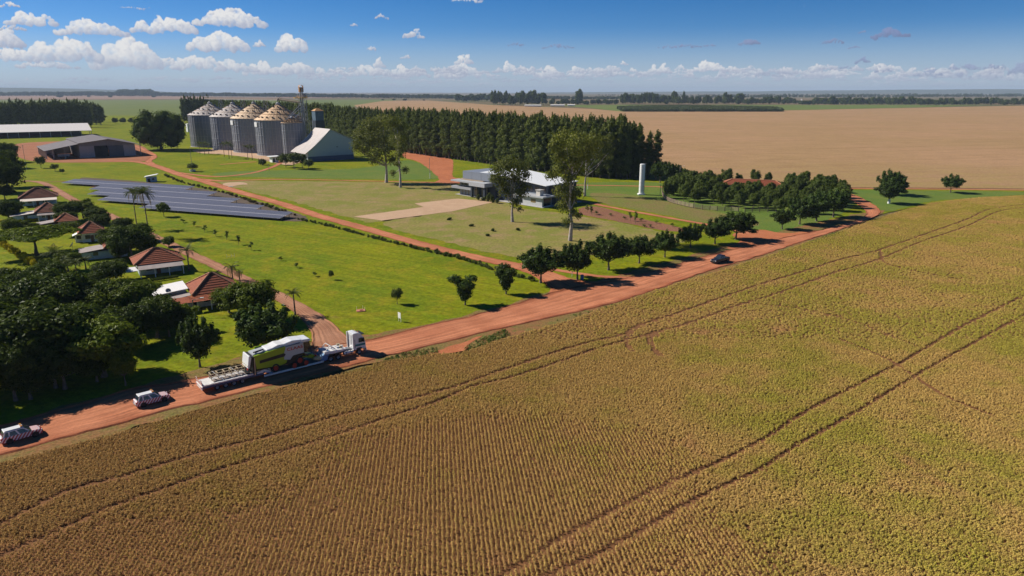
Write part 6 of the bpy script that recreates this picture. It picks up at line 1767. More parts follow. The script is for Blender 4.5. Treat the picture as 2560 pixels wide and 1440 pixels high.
def wheel(parent, x, y, r, w, rim, name='wheel'):
    """tyre with separate rim; y sign tells which way it faces"""
    M = Matrix.Translation((x, y, r)) @ Matrix.Rotation(R(90), 4, 'X')
    ty = MB().lathe([(r * .58, -w / 2), (r * .9, -w / 2), (r, -w * .32), (r, w * .32), (r * .9, w / 2), (r * .58, w / 2), (r * .58, -w / 2)], 22, M=M).build(name, M_black, parent)
    s = -1 if y < 0 else 1
    f = -s
    MB().lathe([(.01, f * w * .20), (r * .18, f * w * .34), (r * .30, f * w * .22), (r * .52, f * w * .30), (r * .585, f * w * .46)], 18, M=M).build('rim', rim, ty)
    return ty
NAME_MESH.materials.append(P_red)
TA = R(39.0)
TO = Vector((-48.45, 101.75, -.05))
def tpt(x, y=0.0): return Vector((TO.x + math.cos(TA) * x - math.sin(TA) * y, TO.y + math.sin(TA) * x + math.cos(TA) * y, 0))
def truck():
    p = tpt(19.5)
    t = thing('tractor_truck', 'white tractor truck with teal stripe pulling the long low trailer', 'truck', (p.x, p.y, -.05), TA)
    # chassis 0..8.3 (x from rear of frame)
    for s in (-.45, .45): MB().box(0, 7.6, s - .09, s + .09, .85, 1.12).build('chassis_rail', P_navy, t)
    MB().box(1.2, 2.6, -.55, .55, 1.12, 1.32).build('fifth_wheel', P_black, t)
    for x in (1.55, 2.95):
        for s in (-1.05, 1.05): wheel(t, x, s, .52, .56, P_rim)
        MB().box(x - .62, x + .62, -1.32, -.78, 1.09, 1.15).build('mudguard', P_black, t)
        MB().box(x - .62, x + .62, .78, 1.32, 1.09, 1.15).build('mudguard', P_black, t)
    for s in (-1.05, 1.05): wheel(t, 7.0, s, .52, .34, P_rim)
    for s in (-1, 1):
        tk = MB().lathe([(.02, 0), (.34, .02), (.34, 1.75), (.02, 1.77)], 18, M=Matrix.Translation((4.05, s * 1.0, .78)) @ Matrix.Rotation(R(90), 4, 'Y')).build('fuel_tank', P_chrome, t)
        for k in (.4, 1.3): MB().lathe([(.35, k), (.365, k), (.365, k + .09), (.35, k + .09)], 18, M=Matrix.Translation((4.05, s * 1.0, .78)) @ Matrix.Rotation(R(90), 4, 'Y')).build('tank_strap', P_black, tk)
    MB().box(3.6, 5.7, -.5, .5, 1.12, 1.3).build('catwalk', P_rim, t)
    # cab: shaped side profile, narrower roof
    prof = [(6.02, 1.0), (8.22, 1.0), (8.32, 1.45), (8.28, 2.1), (7.98, 3.05), (7.5, 3.75), (6.85, 4.02), (6.05, 4.02)]
    cab = MB()
    L_ = [(x, -1.24 + (.10 if z > 3 else 0) + (.06 if z > 3.9 else 0), z) for x, z in prof]; R_ = [(x, -y, z) for x, y, z in L_]
    n = len(prof)
    cab.add(L_ + R_, [tuple(range(n)), tuple(range(n, 2 * n))[::-1]] + [(k, n + k, n + (k + 1) % n, (k + 1) % n) for k in range(n)])
    bevel(cab.build('cab', P_white, t), .06, 2)
    for s in (-1, 1):
        y = s * 1.25
        q = [(6.95, 2.25), (7.95, 2.25), (7.86, 2.75), (7.66, 3.05), (7.0, 3.05)]
        a, b = sorted((y, y + s * .012)); MB().prism(q, a, b).build('side_window', M_glass, t)
        a, b = sorted((y, y + s * .010)); MB().box(6.3, 8.2, a, b, 1.62, 1.98).build('teal_stripe', P_teal, t)
        MB().box(6.2, 6.26, a, b, 1.4, 2.9).build('door_gap', P_black, t)
        MB().box(7.75, 7.90, *sorted((y + s * .12, y + s * .36)), 2.3, 3.05).build('mirror', P_black, t)
        MB().tube((7.85, y, 3.0), (7.85, y + s * .22, 3.0), .03).build('mirror_arm', P_black, t)
        MB().box(8.22, 8.36, *sorted((s * .7, s * 1.12)), .95, 1.2).build('headlight', P_lamp, t)
        MB().prism([(6.4, 1.0), (6.46, 1.22), (6.7, 1.34), (7.3, 1.34), (7.54, 1.22), (7.6, 1.0)], *sorted((y + s * .004, y + s * .016))).build('wheel_arch', P_black, t)
        MB().box(5.85, 6.02, *sorted((s * 1.05, s * 1.22)), 1.0, 3.9).build('air_deflector', P_white, t)
    MB().add([(8.302, -1.02, 2.2), (8.302, 1.02, 2.2), (8.03, .98, 3.02), (8.03, -.98, 3.02)], [(0, 1, 2, 3)]).add([(8.33, -1.02, 2.2), (8.33, 1.02, 2.2), (8.06, .98, 3.02), (8.06, -.98, 3.02)], [(0, 1, 2, 3)]).build('windscreen', M_glass, t)
    MB().box(8.30, 8.42, -1.2, 1.2, .45, .95).build('bumper', P_white, t)
    MB().box(8.30, 8.36, -.8, .8, 1.25, 1.95).build('grille', P_black, t)
    MB().box(7.6, 8.2, -1.05, 1.05, 3.56, 3.66).build('sun_visor', P_black, t)
    MB().box(5.98, 6.018, -.35, .5, 1.9, 3.6).build('rear_panel', mat('cab_panel_grey', (.55, .55, .55), .5), t)  # plain grey panel on the back of the cab
    MB().tube((5.9, .95, 1.0), (5.9, .95, 3.7), .09).build('exhaust_stack', P_chrome, t)
    for y in (-.6, .6): MB().box(7.1, 7.3, y - .12, y + .12, 4.02, 4.1).build('roof_light', mat('amber_lens', (.5, .2, .02), .3), t)
def trailer():
    t = thing('low_loader_trailer', 'long white low loader trailer carrying the green harvester', 'trailer', TO, TA)
    w = 1.5
    # rear deck over the axles
    MB().box(-.2, 9.3, -w, w, 1.12, 1.30).build('rear_deck', P_trailer, t)
    for s in (-1, 1):
        MB().box(-.2, 9.3, *sorted((s * (w - .10), s * (w + .002))), .78, 1.12).build('side_rail', P_navy, t)
        MB().box(9.3, 19.6, *sorted((s * (w - .02), s * (w + .12))), .36, .66).build('bed_rail', P_trailer, t)
    for i in range(9): MB().box(.1 + i * 1.03, .55 + i * 1.03, -w + .1, w - .1, 1.303, 1.33).build('deck_plank', P_trailer, t)
    for x in (2.0, 3.3, 4.6, 5.9):
        for s in (-1.12, 1.12): wheel(t, x, s, .45, .5, P_rim)
    rp = MB()
    rp.prism([(9.3, 1.12), (9.3, 1.30), (11.0, .62), (11.0, .42)], -w, w); rp.build('rear_ramp', P_blue, t)
    for s in (-1, 1):
        MB().prism([(8.6, 1.32), (9.5, 1.62), (10.6, 1.02), (10.5, .92)], *sorted((s * .75, s * 1.45))).build('ramp_plate', P_trailer, t)
    MB().box(11.0, 19.2, -w, w, .42, .60).build('low_bed', P_plank, t)
    MB().prism([(19.2, .42), (19.2, .62), (20.2, 1.95), (20.9, 1.95), (20.9, 1.55), (20.4, .42)], -w * .8, w * .8).build('gooseneck', P_blue, t)
    MB().prism([(20.0, 1.55), (20.0, 1.98), (24.0, 1.75), (24.0, 1.42), (21.5, 1.36)], -1.3, 1.3).build('neck_deck', P_trailer, t)
    for s in (-1, 1):
        MB().box(20.2, 24.0, *sorted((s * 1.2, s * 1.34)), 1.55, 1.80).build('neck_rail', P_white, t)
    # hoops and gear on the neck
    hp = MB(); r = random.Random(3)
    for x, y in ((20.3, -.9), (20.3, .9)): hp.tube((x, y, 1.95), (x + .9, y, 2.75), .07, n=5); hp.tube((x + .9, y, 2.75), (x + 1.9, y, 2.0), .07, n=5)
    for x, z in ((21.2, 2.75), (20.7, 2.35), (21.9, 2.2)): hp.tube((x, -.9, z), (x, .9, z), .06, n=5)
    hp.build('neck_frame', P_trailer, t)
    for i in range(5):
        x, y = 22.2 + r.uniform(0, 1.5), r.uniform(-.8, .8)
        MB().box(x, x + r.uniform(.3, .7), y, y + .35, 1.76, 1.76 + r.uniform(.15, .5)).build('tool_box', [P_trailer, P_tan, P_white][i % 3], t)
    MB().lathe([(.02, 0), (.28, .02), (.28, .3), (.02, .32)], 12, M=Matrix.Translation((23.3, -.4, 1.76))).build('coiled_strap', P_tan, t)
    # tail: striped board, bumper, lights
    MB().box(-.36, -.2, -w, w, .62, 1.12).build('tail_bumper', P_trailer, t)
    m, nt, b = principled('hazard_board')
    tc = nt.n('ShaderNodeTexCoord'); sp = nt.n('ShaderNodeSeparateXYZ'); nt.l(tc.outputs['Object'], sp.inputs[0])
    f = nt.m('GREATER_THAN', nt.m('FRACT', nt.m('MULTIPLY', nt.m('ADD', sp.outputs[1], sp.outputs[2]), 2.4)), .5)
    nt.l(nt.mix(f, c4((.70, .66, .62)), c4((.42, .09, .05))), b.inputs['Base Color'])
    MB().box(-.30, -.22, -w, w, 1.32, 1.75).box(-.30, -.22, -w, -w + .5, 1.75, 2.0).box(-.30, -.22, w - .5, w, 1.75, 2.0).build('hazard_board', m, t)
    for s in (-1, 1): MB().box(-.40, -.358, *sorted((s * .9, s * 1.35)), .8, .98).build('tail_light', P_lamp_r, t)
    # things standing on the trailer
    p = tpt(4.2)
    rk = thing('steel_rack', 'tan open steel rack lying on rear deck of the low loader', 'rack', (p.x, p.y, 1.28), TA)
    x0, x1, y0, y1, z1 = -2.6, 2.6, -.1, 1.1, 1.0
    for x in (x0, x0 + 1.04, x0 + 2.08, x0 + 3.12, x0 + 4.16, x1):
        for y in (y0, y1): MB().box(x - .05, x + .05, y - .05, y + .05, 0, z1).build('upright', P_tan, rk)
        MB().box(x - .05, x + .05, y0 + .05, y1 - .05, z1 - .1, z1).build('crossbar', P_tan, rk)
    for y in (y0, y1):
        for z in (.05, .5, z1 - .05): MB().box(x0, x1, y - .04, y + .04, z - .042, z + .042).build('long_rail', P_tan, rk)
    for x in (-1.6, 1.2): MB().tube((x - .5, y1, z1 + .05), (x + .5, y0 - 1.1, .1), .05, n=5).build('lashing_bar', P_trailer, rk)
    MB().box(x0, x1, -1.05, -.15, .05, .12).build('floor_panel', P_plank, rk)
    p = tpt(8.1, -1.0)
    g = thing('step_ladder_frame', 'small pale ladder frame lying on deck beside the harvester tail', 'ladder', (p.x, p.y, 1.30), TA)
    for y in (-.25, .25): MB().box(-.9, .9, y - .04, y + .04, 0, .22).build('side_rail', P_tan, g)
    for k in range(6): MB().box(-.8 + k * .3, -.72 + k * .3, -.21, .21, .06, .14).build('rung', P_tan, g)
    p = tpt(18.6, -.6)
    s_ = thing('straw_sack', 'loose straw coloured sacks heaped before the harvester', 'sack', (p.x, p.y, .58), TA)
    for i in range(5): MB().lathe([(.02, 0), (.42, .08), (.48, .3), (.3, .52), (.02, .6)], 9, M=Matrix.Translation((r.uniform(-.5, .5), r.uniform(-.5, .6), r.uniform(0, .35))) @ Matrix.Rotation(r.uniform(-.5, .5), 4, 'X')).build('sack', P_straw, s_)
def combine():
    p = tpt(6.9, 0)
    t = thing('combine_harvester', 'green and white combine harvester chained on the low loader', 'combine harvester', (p.x, p.y, .55), TA)
    w = 1.6; t.scale = (1, 1, 1.10)
    # z measured from the trailer bed (0.55 m)
    side = [(1.35, 1.25), (5.4, .95), (6.2, 1.15), (6.6, 1.9), (6.6, 2.9), (6.2, 3.45), (1.15, 3.05)]
    MB().prism([(1.3, .9), (9.0, .9), (9.0, 3.4), (1.2, 3.0)], -w + .12, w - .12).build('body_core', P_black, t)
    for s in (-1, 1):
        y0, y1 = sorted((s * (w - .12), s * w))
        MB().prism(side, y0, y1).build('side_panel', P_green, t)
        a, b = sorted((s * w, s * (w + .02)))
        MB().prism([(1.9, 2.0), (6.0, 2.2), (6.25, 2.55), (5.9, 2.75), (1.9, 2.45)], a, b).build('dark_band', P_black, t)
        MB().prism([(5.9, 1.75), (6.9, 1.5), (7.5, 2.05), (9.35, 2.15), (9.35, 3.75), (6.35, 3.62), (6.05, 2.9)], y0 + s * .012, y1 + s * .012).build('grain_tank_side', P_grey, t)
        MB().prism([(1.1, 3.06), (6.2, 3.46), (6.35, 3.62), (6.2, 3.74), (1.1, 3.3)], *sorted((s * (w - .5), s * (w - .004)))).build('shoulder', P_green, t)
    # upper deck: rear white hood, engine deck, tank covers
    MB().prism([(1.1, 3.05), (3.6, 3.35), (3.6, 3.62), (1.1, 3.42)], -w + .5, w - .5).build('engine_deck', P_grey, t)
    MB().lathe([(.02, 0), (.72, .01), (.76, .08), (.02, .12)], 24, M=Matrix.Translation((2.3, -.55, 3.55)) @ Matrix.Rotation(R(-7), 4, 'Y')).build('radiator_screen', mat('screen_mesh', (.32, .33, .36), .6), t)
    MB().tube((1.3, -.75, 3.62), (3.0, -.7, 3.78), .10, n=8).build('exhaust', P_black, t)
    cov = MB()
    cov.prism([(3.4, 3.35), (9.2, 3.72), (9.3, 4.15), (7.6, 4.30), (6.2, 4.05), (5.2, 4.1), (4.2, 3.82), (3.3, 3.72)], -w + .35, w - .35)
    bevel(cov.build('tank_cover', P_white, t), .12, 2)
    MB().tube((2.2, w - .25, 3.55), (8.4, w + .1, 3.75), .2, n=10).build('unloading_auger', P_green, t)
    # rear
    bevel(MB().prism([(.0, 1.55), (.28, 1.5), (.75, 3.0), (.62, 3.35), (.35, 3.4)], -w + .2, w - .2).build('rear_hood', P_white, t), .05)
    MB().prism([(.75, .2), (1.3, .2), (1.3, 3.25), (.75, 3.2)], -w + .1, w - .1).build('straw_chopper', P_black, t)
    for y in (-1.1, -.4, .4, 1.1): MB().box(.02, .10, y - .07, y + .07, 1.75, 1.95).build('work_light', mat('yellow_lens', (.6, .5, .1), .3), t)
    for y in (-1.25, 1.25): MB().box(-.08, .02, y - .16, y + .16, 1.3, 1.55).build('tail_light', P_lamp_r, t)
    MB().tube((1.0, -w + .02, .4), (1.15, -w + .0, 3.0), .06).build('hydraulic_pipe', P_chrome, t)
    MB().box(-.25, .8, -1.2, 1.2, .35, .9).build('spreader', P_black, t)
    # cab
    cb = [(9.05, 1.9), (10.3, 1.9), (10.72, 2.75), (10.55, 3.62), (9.05, 3.62)]
    MB().prism(cb, -1.05, 1.05).build('cab', M_glass, t)
    for s in (-1, 1):
        for a, b in (((9.1, 1.9), (9.1, 3.62)), ((10.3, 1.9), (10.72, 2.75)), ((10.72, 2.75), (10.55, 3.62)), ((9.8, 1.9), (9.85, 3.62))):
            MB().tube((a[0], s * 1.06, a[1]), (b[0], s * 1.06, b[1]), .05, n=5).build('cab_pillar', P_black, t)
        MB().tube((10.5, s * 1.05, 3.5), (11.0, s * 1.5, 3.4), .05).tube((11.0, s * 1.5, 3.4), (11.05, s * 1.5, 2.5), .05).build('mirror_arm', P_red, t)
        MB().box(10.98, 11.06, *sorted((s * 1.4, s * 1.7)), 2.6, 3.2).build('mirror', P_black, t)
    bevel(MB().prism([(8.95, 3.62), (10.75, 3.62), (10.9, 3.75), (10.6, 4.02), (9.0, 4.12)], -1.3, 1.3).build('cab_roof', P_white, t), .08, 2)
    MB().box(9.0, 10.6, -w, -1.1, 1.55, 1.65).build('platform', P_black, t)
    MB().tube((10.6, -w, 1.6), (10.6, -w, 2.6), .03).tube((10.6, -w, 2.6), (9.3, -w, 2.6), .03).build('handrail', P_black, t)
    MB().prism([(9.2, 1.2), (9.2, 1.85), (11.6, 1.0), (11.6, .35)], -.75, .75).build('feeder_house', P_green, t)
    MB().box(11.5, 11.75, -.95, .95, .25, 1.1).build('feeder_frame', P_red, t)
    # tracks in front, wheels behind
    for s in (-1, 1):
        y = s * 1.42
        tr = MB()
        loop = [(7.1, .42), (7.15, .08), (7.45, .0), (9.55, .0), (9.85, .08), (9.95, .45), (8.85, 1.55), (8.3, 1.6)]
        a, b = sorted((y - .3, y + .3))
        tr.prism(loop, a, b); tk = bevel(tr.build('track_belt', M_black, t), .06)
        for x, z, r_ in ((7.5, .45, .38), (9.55, .45, .38), (8.5, 1.05, .42)):
            MB().lathe([(.02, -.05), (r_, -.04), (r_, .04), (.02, .05)], 16, M=Matrix.Translation((x, y + s * .32, z)) @ Matrix.Rotation(R(90), 4, 'X')).build('track_roller', P_rimr, tk)
        wheel(t, 4.4, s * 1.38, .72, .5, P_rimr)
        MB().prism([(6.9, 1.5), (7.4, 2.0), (9.3, 2.1), (10.1, 1.45), (10.0, 1.35), (9.2, 1.95), (7.5, 1.85), (7.0, 1.4)], *sorted((s * 1.1, s * 1.66))).build('mudguard', P_black, t)
    # maker's name on both sides
    for y, rz in ((-w - .045, 0), (w + .045, 180)):
        o = link_mesh('lettering', NAME_MESH, t, (7.85, y, 2.96)); o.rotation_euler = (R(90), 0, R(rz)); o.scale = (1.4, 1, 1)
truck(); trailer(); combine()

def car(name, label, cat, rear, front, length, body_m, roof_m, kind, group=None, bonnet_m=None):
    """rear/front: photo pixels of the near bottom corners' ends"""
    a, b = G(*rear), G(*front); d = (b - a); rz = math.atan2(d.y, d.x)
    nrm = Vector((-d.y, d.x, 0)).normalized()
    if nrm.y < 0: nrm = -nrm
    c = (a + b) / 2 + nrm * .92
    t = thing(name, label, cat, (c.x, c.y, -.05), rz, group)
    L = length / 2; w = .93
    zb, zs, zr = .34, 1.02, 1.80
    # lower body: stations along x with half width and top height
    st = [(-L, .84, .98), (-L + .12, .90, 1.06), (-L + .5, w, 1.08), (.55, w, 1.06), (1.15, w, 1.04), (L - .35, .90, .98), (L - .06, .80, .86), (L, .74, .72)]
    n = len(st); mb = MB(); vs = []
    for x, hw, z in st: vs += [(x, -hw * .97, zb), (x, -hw, .62), (x, -hw * .985, z * .97), (x, -hw * .93, z), (x, hw * .93, z), (x, hw * .985, z * .97), (x, hw, .62), (x, hw * .97, zb)]
    fs = [tuple(range(8))[::-1], tuple(8 * (n - 1) + k for k in range(8))]
    for i in range(n - 1):
        for k in range(8): fs.append((8 * i + k, 8 * i + (k + 1) % 8, 8 * i + 8 + (k + 1) % 8, 8 * i + 8 + k))
    mb.add(vs, fs); mb.build('body', body_m, t)
    back = -L + (.25 if kind == 'suv' else 1.75)
    top0, top1 = (-L + .55, .25) if kind == 'suv' else (-.85, .25)
    rear_x = back
    A = [(rear_x, -.86, 1.05), (1.15, -.86, 1.03), (top1 + .1, -.70, zr - .08), (top0, -.72, zr - .08)]
    B = [(x, -y, z) for x, y, z in A]
    cab = MB().add(A + B, [(0, 1, 2, 3), (7, 6, 5, 4), (0, 4, 5, 1), (1, 5, 6, 2), (2, 6, 7, 3), (3, 7, 4, 0)])
    cab.build('cabin', P_white if body_m is not P_dark else P_dark, t)
    # panes set just proud of the cabin
    def pane(nm, pts, off):
        o = Vector(off); q = [Vector(p) for p in pts]
        MB().add([p + o for p in q] + [p + o * .2 for p in q], [(0, 1, 2, 3), (7, 6, 5, 4), (0, 4, 5, 1), (1, 5, 6, 2), (2, 6, 7, 3), (3, 7, 4, 0)]).build(nm, M_glass, t)
    def on(u, v, s):
        p = Vector(A[0]).lerp(Vector(A[1]), u); q = Vector(A[3]).lerp(Vector(A[2]), u); r_ = p.lerp(q, v)
        return (r_.x, r_.y if s < 0 else -r_.y, r_.z)
    spans = ((.05, .20), (.25, .54), (.60, .93)) if kind == 'suv' else ((.06, .42), (.50, .93))
    for s in (-1, 1):
        for u0, u1 in spans: pane('side_window', [on(u0, .08, s), on(u1, .08, s), on(u1 - .02, .90, s), on(u0 + .01, .90, s)], (0, s * .012, .002))
    pane('windscreen', [(1.15, -.80, 1.06), (1.15, .80, 1.06), (top1 + .14, .66, zr - .12), (top1 + .14, -.66, zr - .12)], (.014, 0, .010))
    pane('rear_window', [(rear_x, .76, 1.12), (rear_x, -.76, 1.12), (top0 - .04, -.64, zr - .14), (top0 - .04, .64, zr - .14)], (-.014, 0, .006))
    bevel(MB().add([(top0 - .1, -.75, zr - .08), (top1 + .16, -.73, zr - .08), (top1 + .16, .73, zr - .08), (top0 - .1, .75, zr - .08), (top0 - .02, -.66, zr), (top1 + .02, -.64, zr), (top1 + .02, .64, zr), (top0 - .02, .66, zr)],
                   [(3, 2, 1, 0), (4, 5, 6, 7), (0, 1, 5, 4), (1, 2, 6, 5), (2, 3, 7, 6), (3, 0, 4, 7)]).build('roof', roof_m, t), .02)
    if bonnet_m: MB().add([(1.18, -.80, 1.055), (L - .36, -.78, 1.0), (L - .36, .78, 1.0), (1.18, .80, 1.055), (1.18, -.80, 1.04), (L - .36, -.78, .985), (L - .36, .78, .985), (1.18, .8, 1.04)], [(0, 1, 2, 3), (7, 6, 5, 4), (0, 4, 5, 1), (1, 5, 6, 2), (2, 6, 7, 3), (3, 7, 4, 0)]).build('bonnet', bonnet_m, t)
    if kind == 'pickup': MB().box(-L + .12, back - .08, -.78, .78, 1.07, 1.10).build('bed_cover', P_black, t)
    for x in (-L + .92, L - .88):
        for s in (-1, 1):
            wheel(t, x, s * .82, .36, .24, P_rim)
            MB().lathe([(.02, -.01), (.44, -.01), (.44, .01), (.02, .01)], 20, M=Matrix.Translation((x, s * .925, .40)) @ Matrix.Rotation(R(90), 4, 'X')).build('wheel_arch', P_black, t)
    MB().box(-L - .10, -L + .06, -.82, .82, .40, .66).build('bumper', P_rim, t); MB().box(L - .06, L + .10, -.76, .76, .36, .60).build('bumper', P_black, t)
    for s in (-1, 1):
        MB().box(L - .18, L - .02, *sorted((s * .5, s * .80)), .70, .86).build('headlight', P_lamp, t)
        MB().box(-L - .03, -L + .08, *sorted((s * .62, s * .86)), .74, 1.0).build('tail_light', P_lamp_r, t)
        MB().box(.86, 1.02, *sorted((s * .90, s * 1.10)), 1.08, 1.24).build('mirror', P_black, t)
        MB().box(top0 + .1, top1 - .1, *sorted((s * .60, s * .645)), zr + .002, zr + .04).build('roof_rail', P_black, t)
    MB().box(L - .03, L + .012, -.45, .45, .62, .84).build('grille', P_black, t)
    MB().box(-L - .115, -L - .098, -.26, .26, .50, .62).build('number_plate', P_lamp, t)
    return t
P_dark = mat('dark_navy_paint', (0.012, 0.014, 0.026), .25, var=.03, spec=.6)
def stripe_mat():
    m, t, b = principled('red_white_stripes')
    tc = t.n('ShaderNodeTexCoord'); sp = t.n('ShaderNodeSeparateXYZ'); t.l(tc.outputs['Object'], sp.inputs[0])
    k = t.m('ADD', sp.outputs[0], t.m('MULTIPLY', sp.outputs[2], -.75))
    k = t.m('ADD', k, t.m('MULTIPLY', t.m('ABSOLUTE', sp.outputs[1]), .25))
    f = t.m('GREATER_THAN', t.m('FRACT', t.m('MULTIPLY', k, 2.3)), .52)
    t.l(t.mix(f, c4((.70, .66, .68)), c4((.36, .02, .03))), b.inputs['Base Color'])
    b.inputs['Roughness'].default_value = .3
    return m
P_stripe = stripe_mat()
def escort(label, rear, front):
    t = car('escort_car', label, 'car', rear, front, 4.7, P_stripe, P_white, 'suv', 'striped escort cars', mat('pink_bonnet', (.62, .42, .42), .35, var=.04))
    lb = MB().box(.02, .30, -.55, .55, 1.80, 1.93).build('light_bar', mat('bar_base', (.5, .35, .3), .4), t)
    MB().box(.05, .27, -.54, -.2, 1.93, 1.98).box(.05, .27, .2, .54, 1.93, 1.98).build('beacon', mat('amber_lens', (.5, .2, .02), .3), lb)
escort('red and white striped escort car just behind the long trailer', (352, 1020), (419, 1002))
escort('red and white striped escort car at the rear of the convoy', (22, 1111), (93, 1091))
car('pickup_truck', 'dark pickup driving along the red road past the row of trees', 'pickup', (1829, 652), (1784, 662), 5.4, P_dark, P_dark, 'pickup').scale = (1.12, 1.12, 1.15)
# ------------------------------------------------------------------ poles, fences, signs and other small things
def lamp_pole(label, bx, by, ty, arm=None, white_foot=False, r=.13, wires=False):
    b = G(bx, by); h = max(3, height_to(b, ty))
    t = thing('utility_pole', label, 'pole', (b.x, b.y, -.1), rnd.uniform(-.4, .4), 'poles about the farm')
    MB().tube((0, 0, 0), (0, 0, h), r, r * .7, 8).build('post', mat('grey_pole', (.26, .24, .22), .8), t)
    if white_foot: MB().tube((0, 0, 0), (0, 0, h * .28), r * 1.25, r * 1.2, 8).build('painted_foot', M_white, t)
    if arm:
        MB().tube((0, 0, h - .15), (1.6, 0, h + .25), .05, n=6).build('arm', M_steel, t)
        MB().box(1.5, 2.2, -.15, .15, h + .18, h + .32).build('lamp_head', M_white, t)
    else: MB().box(-.8, .8, -.06, .06, h - .5, h - .38).build('crossarm', M_wood, t)
for a in [('pole with lamp standing where red yard meets green lawn', 1075, 446, 394, 1, True), ('white footed pole on mown grass beyond the tallest gum', 1469, 472, 432, None, True), ('dark pole beside the white water tower', 1650, 488, 460, None),
          ('lamp pole rising from the orchard edge', 1698, 460, 415, 1), ('leaning pole in front of the machinery shed lawn', 67, 424, 362, None), ('double armed lamp pole by the round bush in a tub', 481, 424, 368, 1), ('pole by village road above the farthest house', 124, 494, 470, None),
          ('pole by village road beside the pale roofed house', 183, 521, 496, None), ('short dark post on the lawn edge before the warehouse', 673, 428, 408, None), ('grey lamp post by the clump before the warehouse', 738, 424, 402, 1),
          ('lamp post beside the villa porch', 486, 790, 748, 1), ('post beside the village road next to the ragged palm', 229, 524, 508, None)]: lamp_pole(*a)
def cattle_fence():
    secs = [[(1655, 478), (1656, 488), (1663, 498), (1675, 505), (1695, 511), (1715, 516), (1734, 520)], [(1756, 523.5), (1770, 524.5), (1785, 526), (1808, 528), (1826, 527), (1846, 529)], [(1862, 530), (1900, 529), (1940, 530)]]
    labs = ['pale wooden rail fence curving round the orchard by the water tower', 'pale wooden rail fence along the front of the orchard', 'dark rail fence at the shaded end of the orchard']
    for sec, lb in zip(secs, labs):
        pts = smooth_line([G(*p) for p in sec], 5)
        L = sum((b - a).length for a, b in zip(pts, pts[1:]))
        n = max(3, int(L / 2.6)); pts = resample(pts, n + 1)
        o = pts[0]
        m = M_wood if 'dark' not in lb else mat('dark_wood', (.09, .08, .06), .9)
        t = thing('rail_fence', lb, 'fence', (o.x, o.y, -.1), 0, 'orchard fences')
        for i, p in enumerate(pts):
            q = p - o
            MB().box(q.x - .11, q.x + .11, q.y - .11, q.y + .11, 0, 2.0).build('post', mat('fence_post', (.13, .10, .08), .9), t)
            if i < n:
                d = (pts[i + 1] - p); a = math.atan2(d.y, d.x); M = Matrix.Translation(q) @ Matrix.Rotation(a, 4, 'Z')
                for z in (.35, .75, 1.15, 1.55): MB().box(.11, d.length - .11, -.16, -.11, z, z + .2, M=M).build('rail', m, t)
    a, b = G(1735, 520.3), G(1755, 523.2); d = b - a
    t = thing('corral_gate', 'darker slatted gate between the two pale orchard fences', 'gate', (a.x, a.y, -.1), math.atan2(d.y, d.x))
    for z in (.3, .62, .94, 1.26, 1.58): MB().box(.25, d.length - .25, -.04, .04, z, z + .14).build('slat', mat('dark_wood', (.09, .08, .06), .9), t)
    for x in (.2, d.length - .3): MB().box(x, x + .12, -.07, .07, 0, 2.1).build('gate_post', M_wood, t)
cattle_fence()
def notice_board():
    b = G(999, 803)
    t = thing('notice_board', 'white blank notice board on two legs at the lawn edge', 'sign', (b.x, b.y, -.1), R(-50))
    MB().box(-.5, .5, -.03, .03, .75, 1.95).build('board', M_white, t)
    for x in (-.44, .38): MB().box(x, x + .07, .03, .09, 0, 1.9).build('leg', M_white, t)
notice_board()
def brick_pad():
    b = G(902, 776)
    t = thing('valve_pad', 'small terracotta concrete pad with white stakes on big lawn', 'pad', (b.x, b.y, -.1), .3)
    m = mat('terracotta', (.50, .20, .12), .8)
    MB().box(-.9, .9, -.7, .7, 0, .16).build('slab', m, t)
    MB().box(-.25, .35, -.25, .25, .16, .36).build('cover', m, t)
    for x, y in ((-.8, .6), (.8, -.6), (.5, .6)): MB().tube((x, y, .1), (x, y, .95), .03, n=5).build('stake', M_white, t)
brick_pad()
def barrel():
    b = G(1455, 698)
    t = thing('barrel', 'blue plastic barrel under the dark roadside tree', 'barrel', (b.x, b.y, -.1))
    MB().lathe([(.02, .0), (.40, .02), (.43, .3), (.43, .36), (.45, .40), (.43, .44), (.43, .85), (.45, .9), (.42, 1.2), (.02, 1.24)], 18).build('drum', mat('blue_plastic', (.03, .16, .34), .4), t)
    MB().lathe([(.10, 1.24), (.10, 1.30), (.01, 1.31)], 10, axis=(.15, 0)).build('lid', P_black, t)
barrel()
b = G(1430, 690); t = thing('marker_post', 'thin white marker post beside the barrel tree', 'post', (b.x, b.y, -.1)); MB().tube((0, 0, 0), (0, 0, 1.3), .05, n=6).build('post', M_white, t); MB().box(-.09, .09, -.02, .02, 1.0, 1.28).build('plate', mat('cream_plate', (.7, .62, .4), .5), t)
def goal():
    b = G(577, 643)
    t = thing('stake_frame', 'low white stake frame standing on the big lawn', 'frame', (b.x, b.y, -.1), .4)
    for x in (-1.0, .2, 1.0): MB().tube((x, 0, 0), (x, 0, 1.0), .04, n=5).build('stake', M_white, t)
    MB().tube((-1.0, 0, .45), (1.0, 0, .45), .03, n=5).build('crossbar', M_white, t)
goal()
p = G(482, 428); t = thing('planter_tub', 'white round planter tub under the bushy tree', 'planter', (p.x, p.y, -.1)); MB().lathe([(.02, 0), (1.5, .02), (1.7, 1.0), (1.5, 1.02), (1.4, .85), (.02, .8)], 18).build('tub', M_white, t); MB().lathe([(.02, .82), (1.4, .86)], 18).build('soil', M_bed, t)
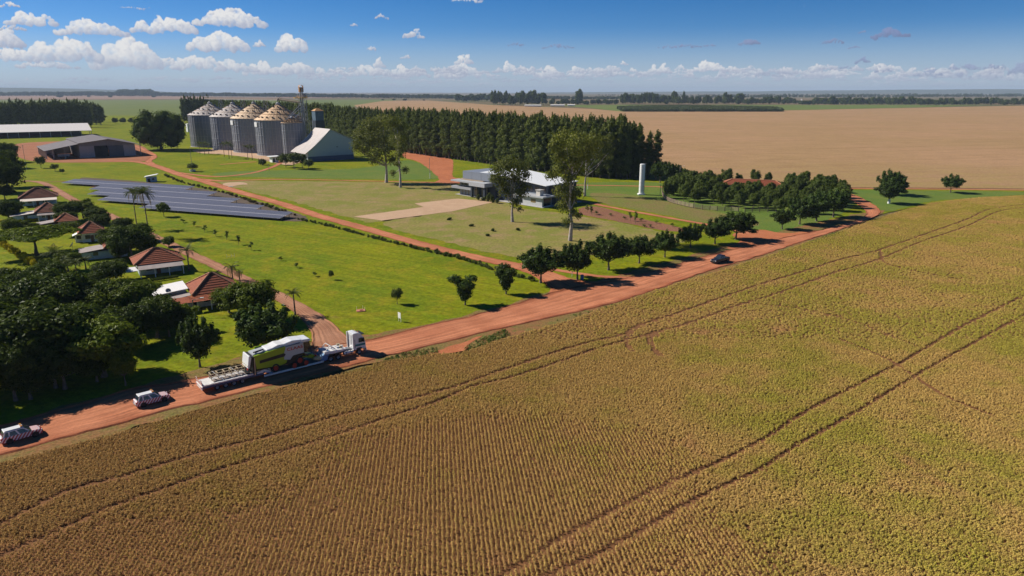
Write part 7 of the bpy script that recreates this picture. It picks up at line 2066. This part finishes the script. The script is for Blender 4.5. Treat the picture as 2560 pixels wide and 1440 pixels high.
def garden_bits():
    b = G(184, 634); t = thing('satellite_dish', 'white satellite dish on a post beside the brown side roof', 'satellite dish', (b.x, b.y, -.1), R(200))
    MB().tube((0, 0, 0), (0, 0, 2.6), .05, n=6).build('post', M_steel, t)
    MB().lathe([(.02, .0), (.5, .06), (.85, .24), (.85, .27), (.5, .09), (.02, .03)], 18, M=Matrix.Translation((0, 0, 2.6)) @ Matrix.Rotation(R(55), 4, 'Y')).build('dish', M_white, t)
    a, c = G(352, 708), G(446, 694); d = c - a
    t = thing('clipped_hedge', 'bright green clipped hedge between the porch house and the villa', 'hedge', (a.x, a.y, -.1), math.atan2(d.y, d.x))
    r = random.Random(4); n = int(d.length / .5)
    bl = [(V3(.25 + i * .5, 0, .45), V3(.42, .38, .42)) for i in range(n)]
    link_mesh('foliage', crown_mesh('foliage', bl, n * 60, .16, L_bright, 9, .85, ragged=.12), t)
    b = G(577, 466); t = thing('manhole_slab', 'pale concrete slab lying beside the farm road by the solar tables', 'slab', (b.x, b.y, -.1), .2); MB().box(-1, 1, -.8, .8, 0, .15).build('slab', M_conc, t)
garden_bits()
def masts():
    for x, ty, lb in ((576, 204, 'thin radio mast on skyline left of the tower'.replace('left of', 'behind silos before'), ), (1768, 222, 'thin radio mast on the skyline over the far grove')):
        b = G(x, 241); h = height_to(b, ty)
        t = thing('radio_mast', lb, 'mast', (b.x, b.y, 0))
        mb = MB(); w = 1.3
        for k in range(3):
            a = 2.09 * k; mb.tube((w * math.cos(a), w * math.sin(a), 0), (.3 * math.cos(a), .3 * math.sin(a), h), .12, n=4)
        mb.build('mast_frame', M_steel, t)
masts()

# ------------------------------------------------------------------ air
def haze():
    s, zb, zt = 26000, -1.4, 150.0
    me = MB().box(-s, s, -s, s, zb, zt).mesh('haze', [])
    m = bpy.data.materials.new('air'); m.use_nodes = True; nt = m.node_tree; nt.nodes.clear()
    o = nt.nodes.new('ShaderNodeOutputMaterial'); v = nt.nodes.new('ShaderNodeVolumePrincipled')
    v.inputs['Color'].default_value = (.62, .76, .95, 1); v.inputs['Density'].default_value = 0.000055; v.inputs['Anisotropy'].default_value = 0.0
    nt.links.new(v.outputs[0], o.inputs['Volume'])
    me.materials.append(m)
    tag(link_mesh('haze', me), kind='stuff')
haze()
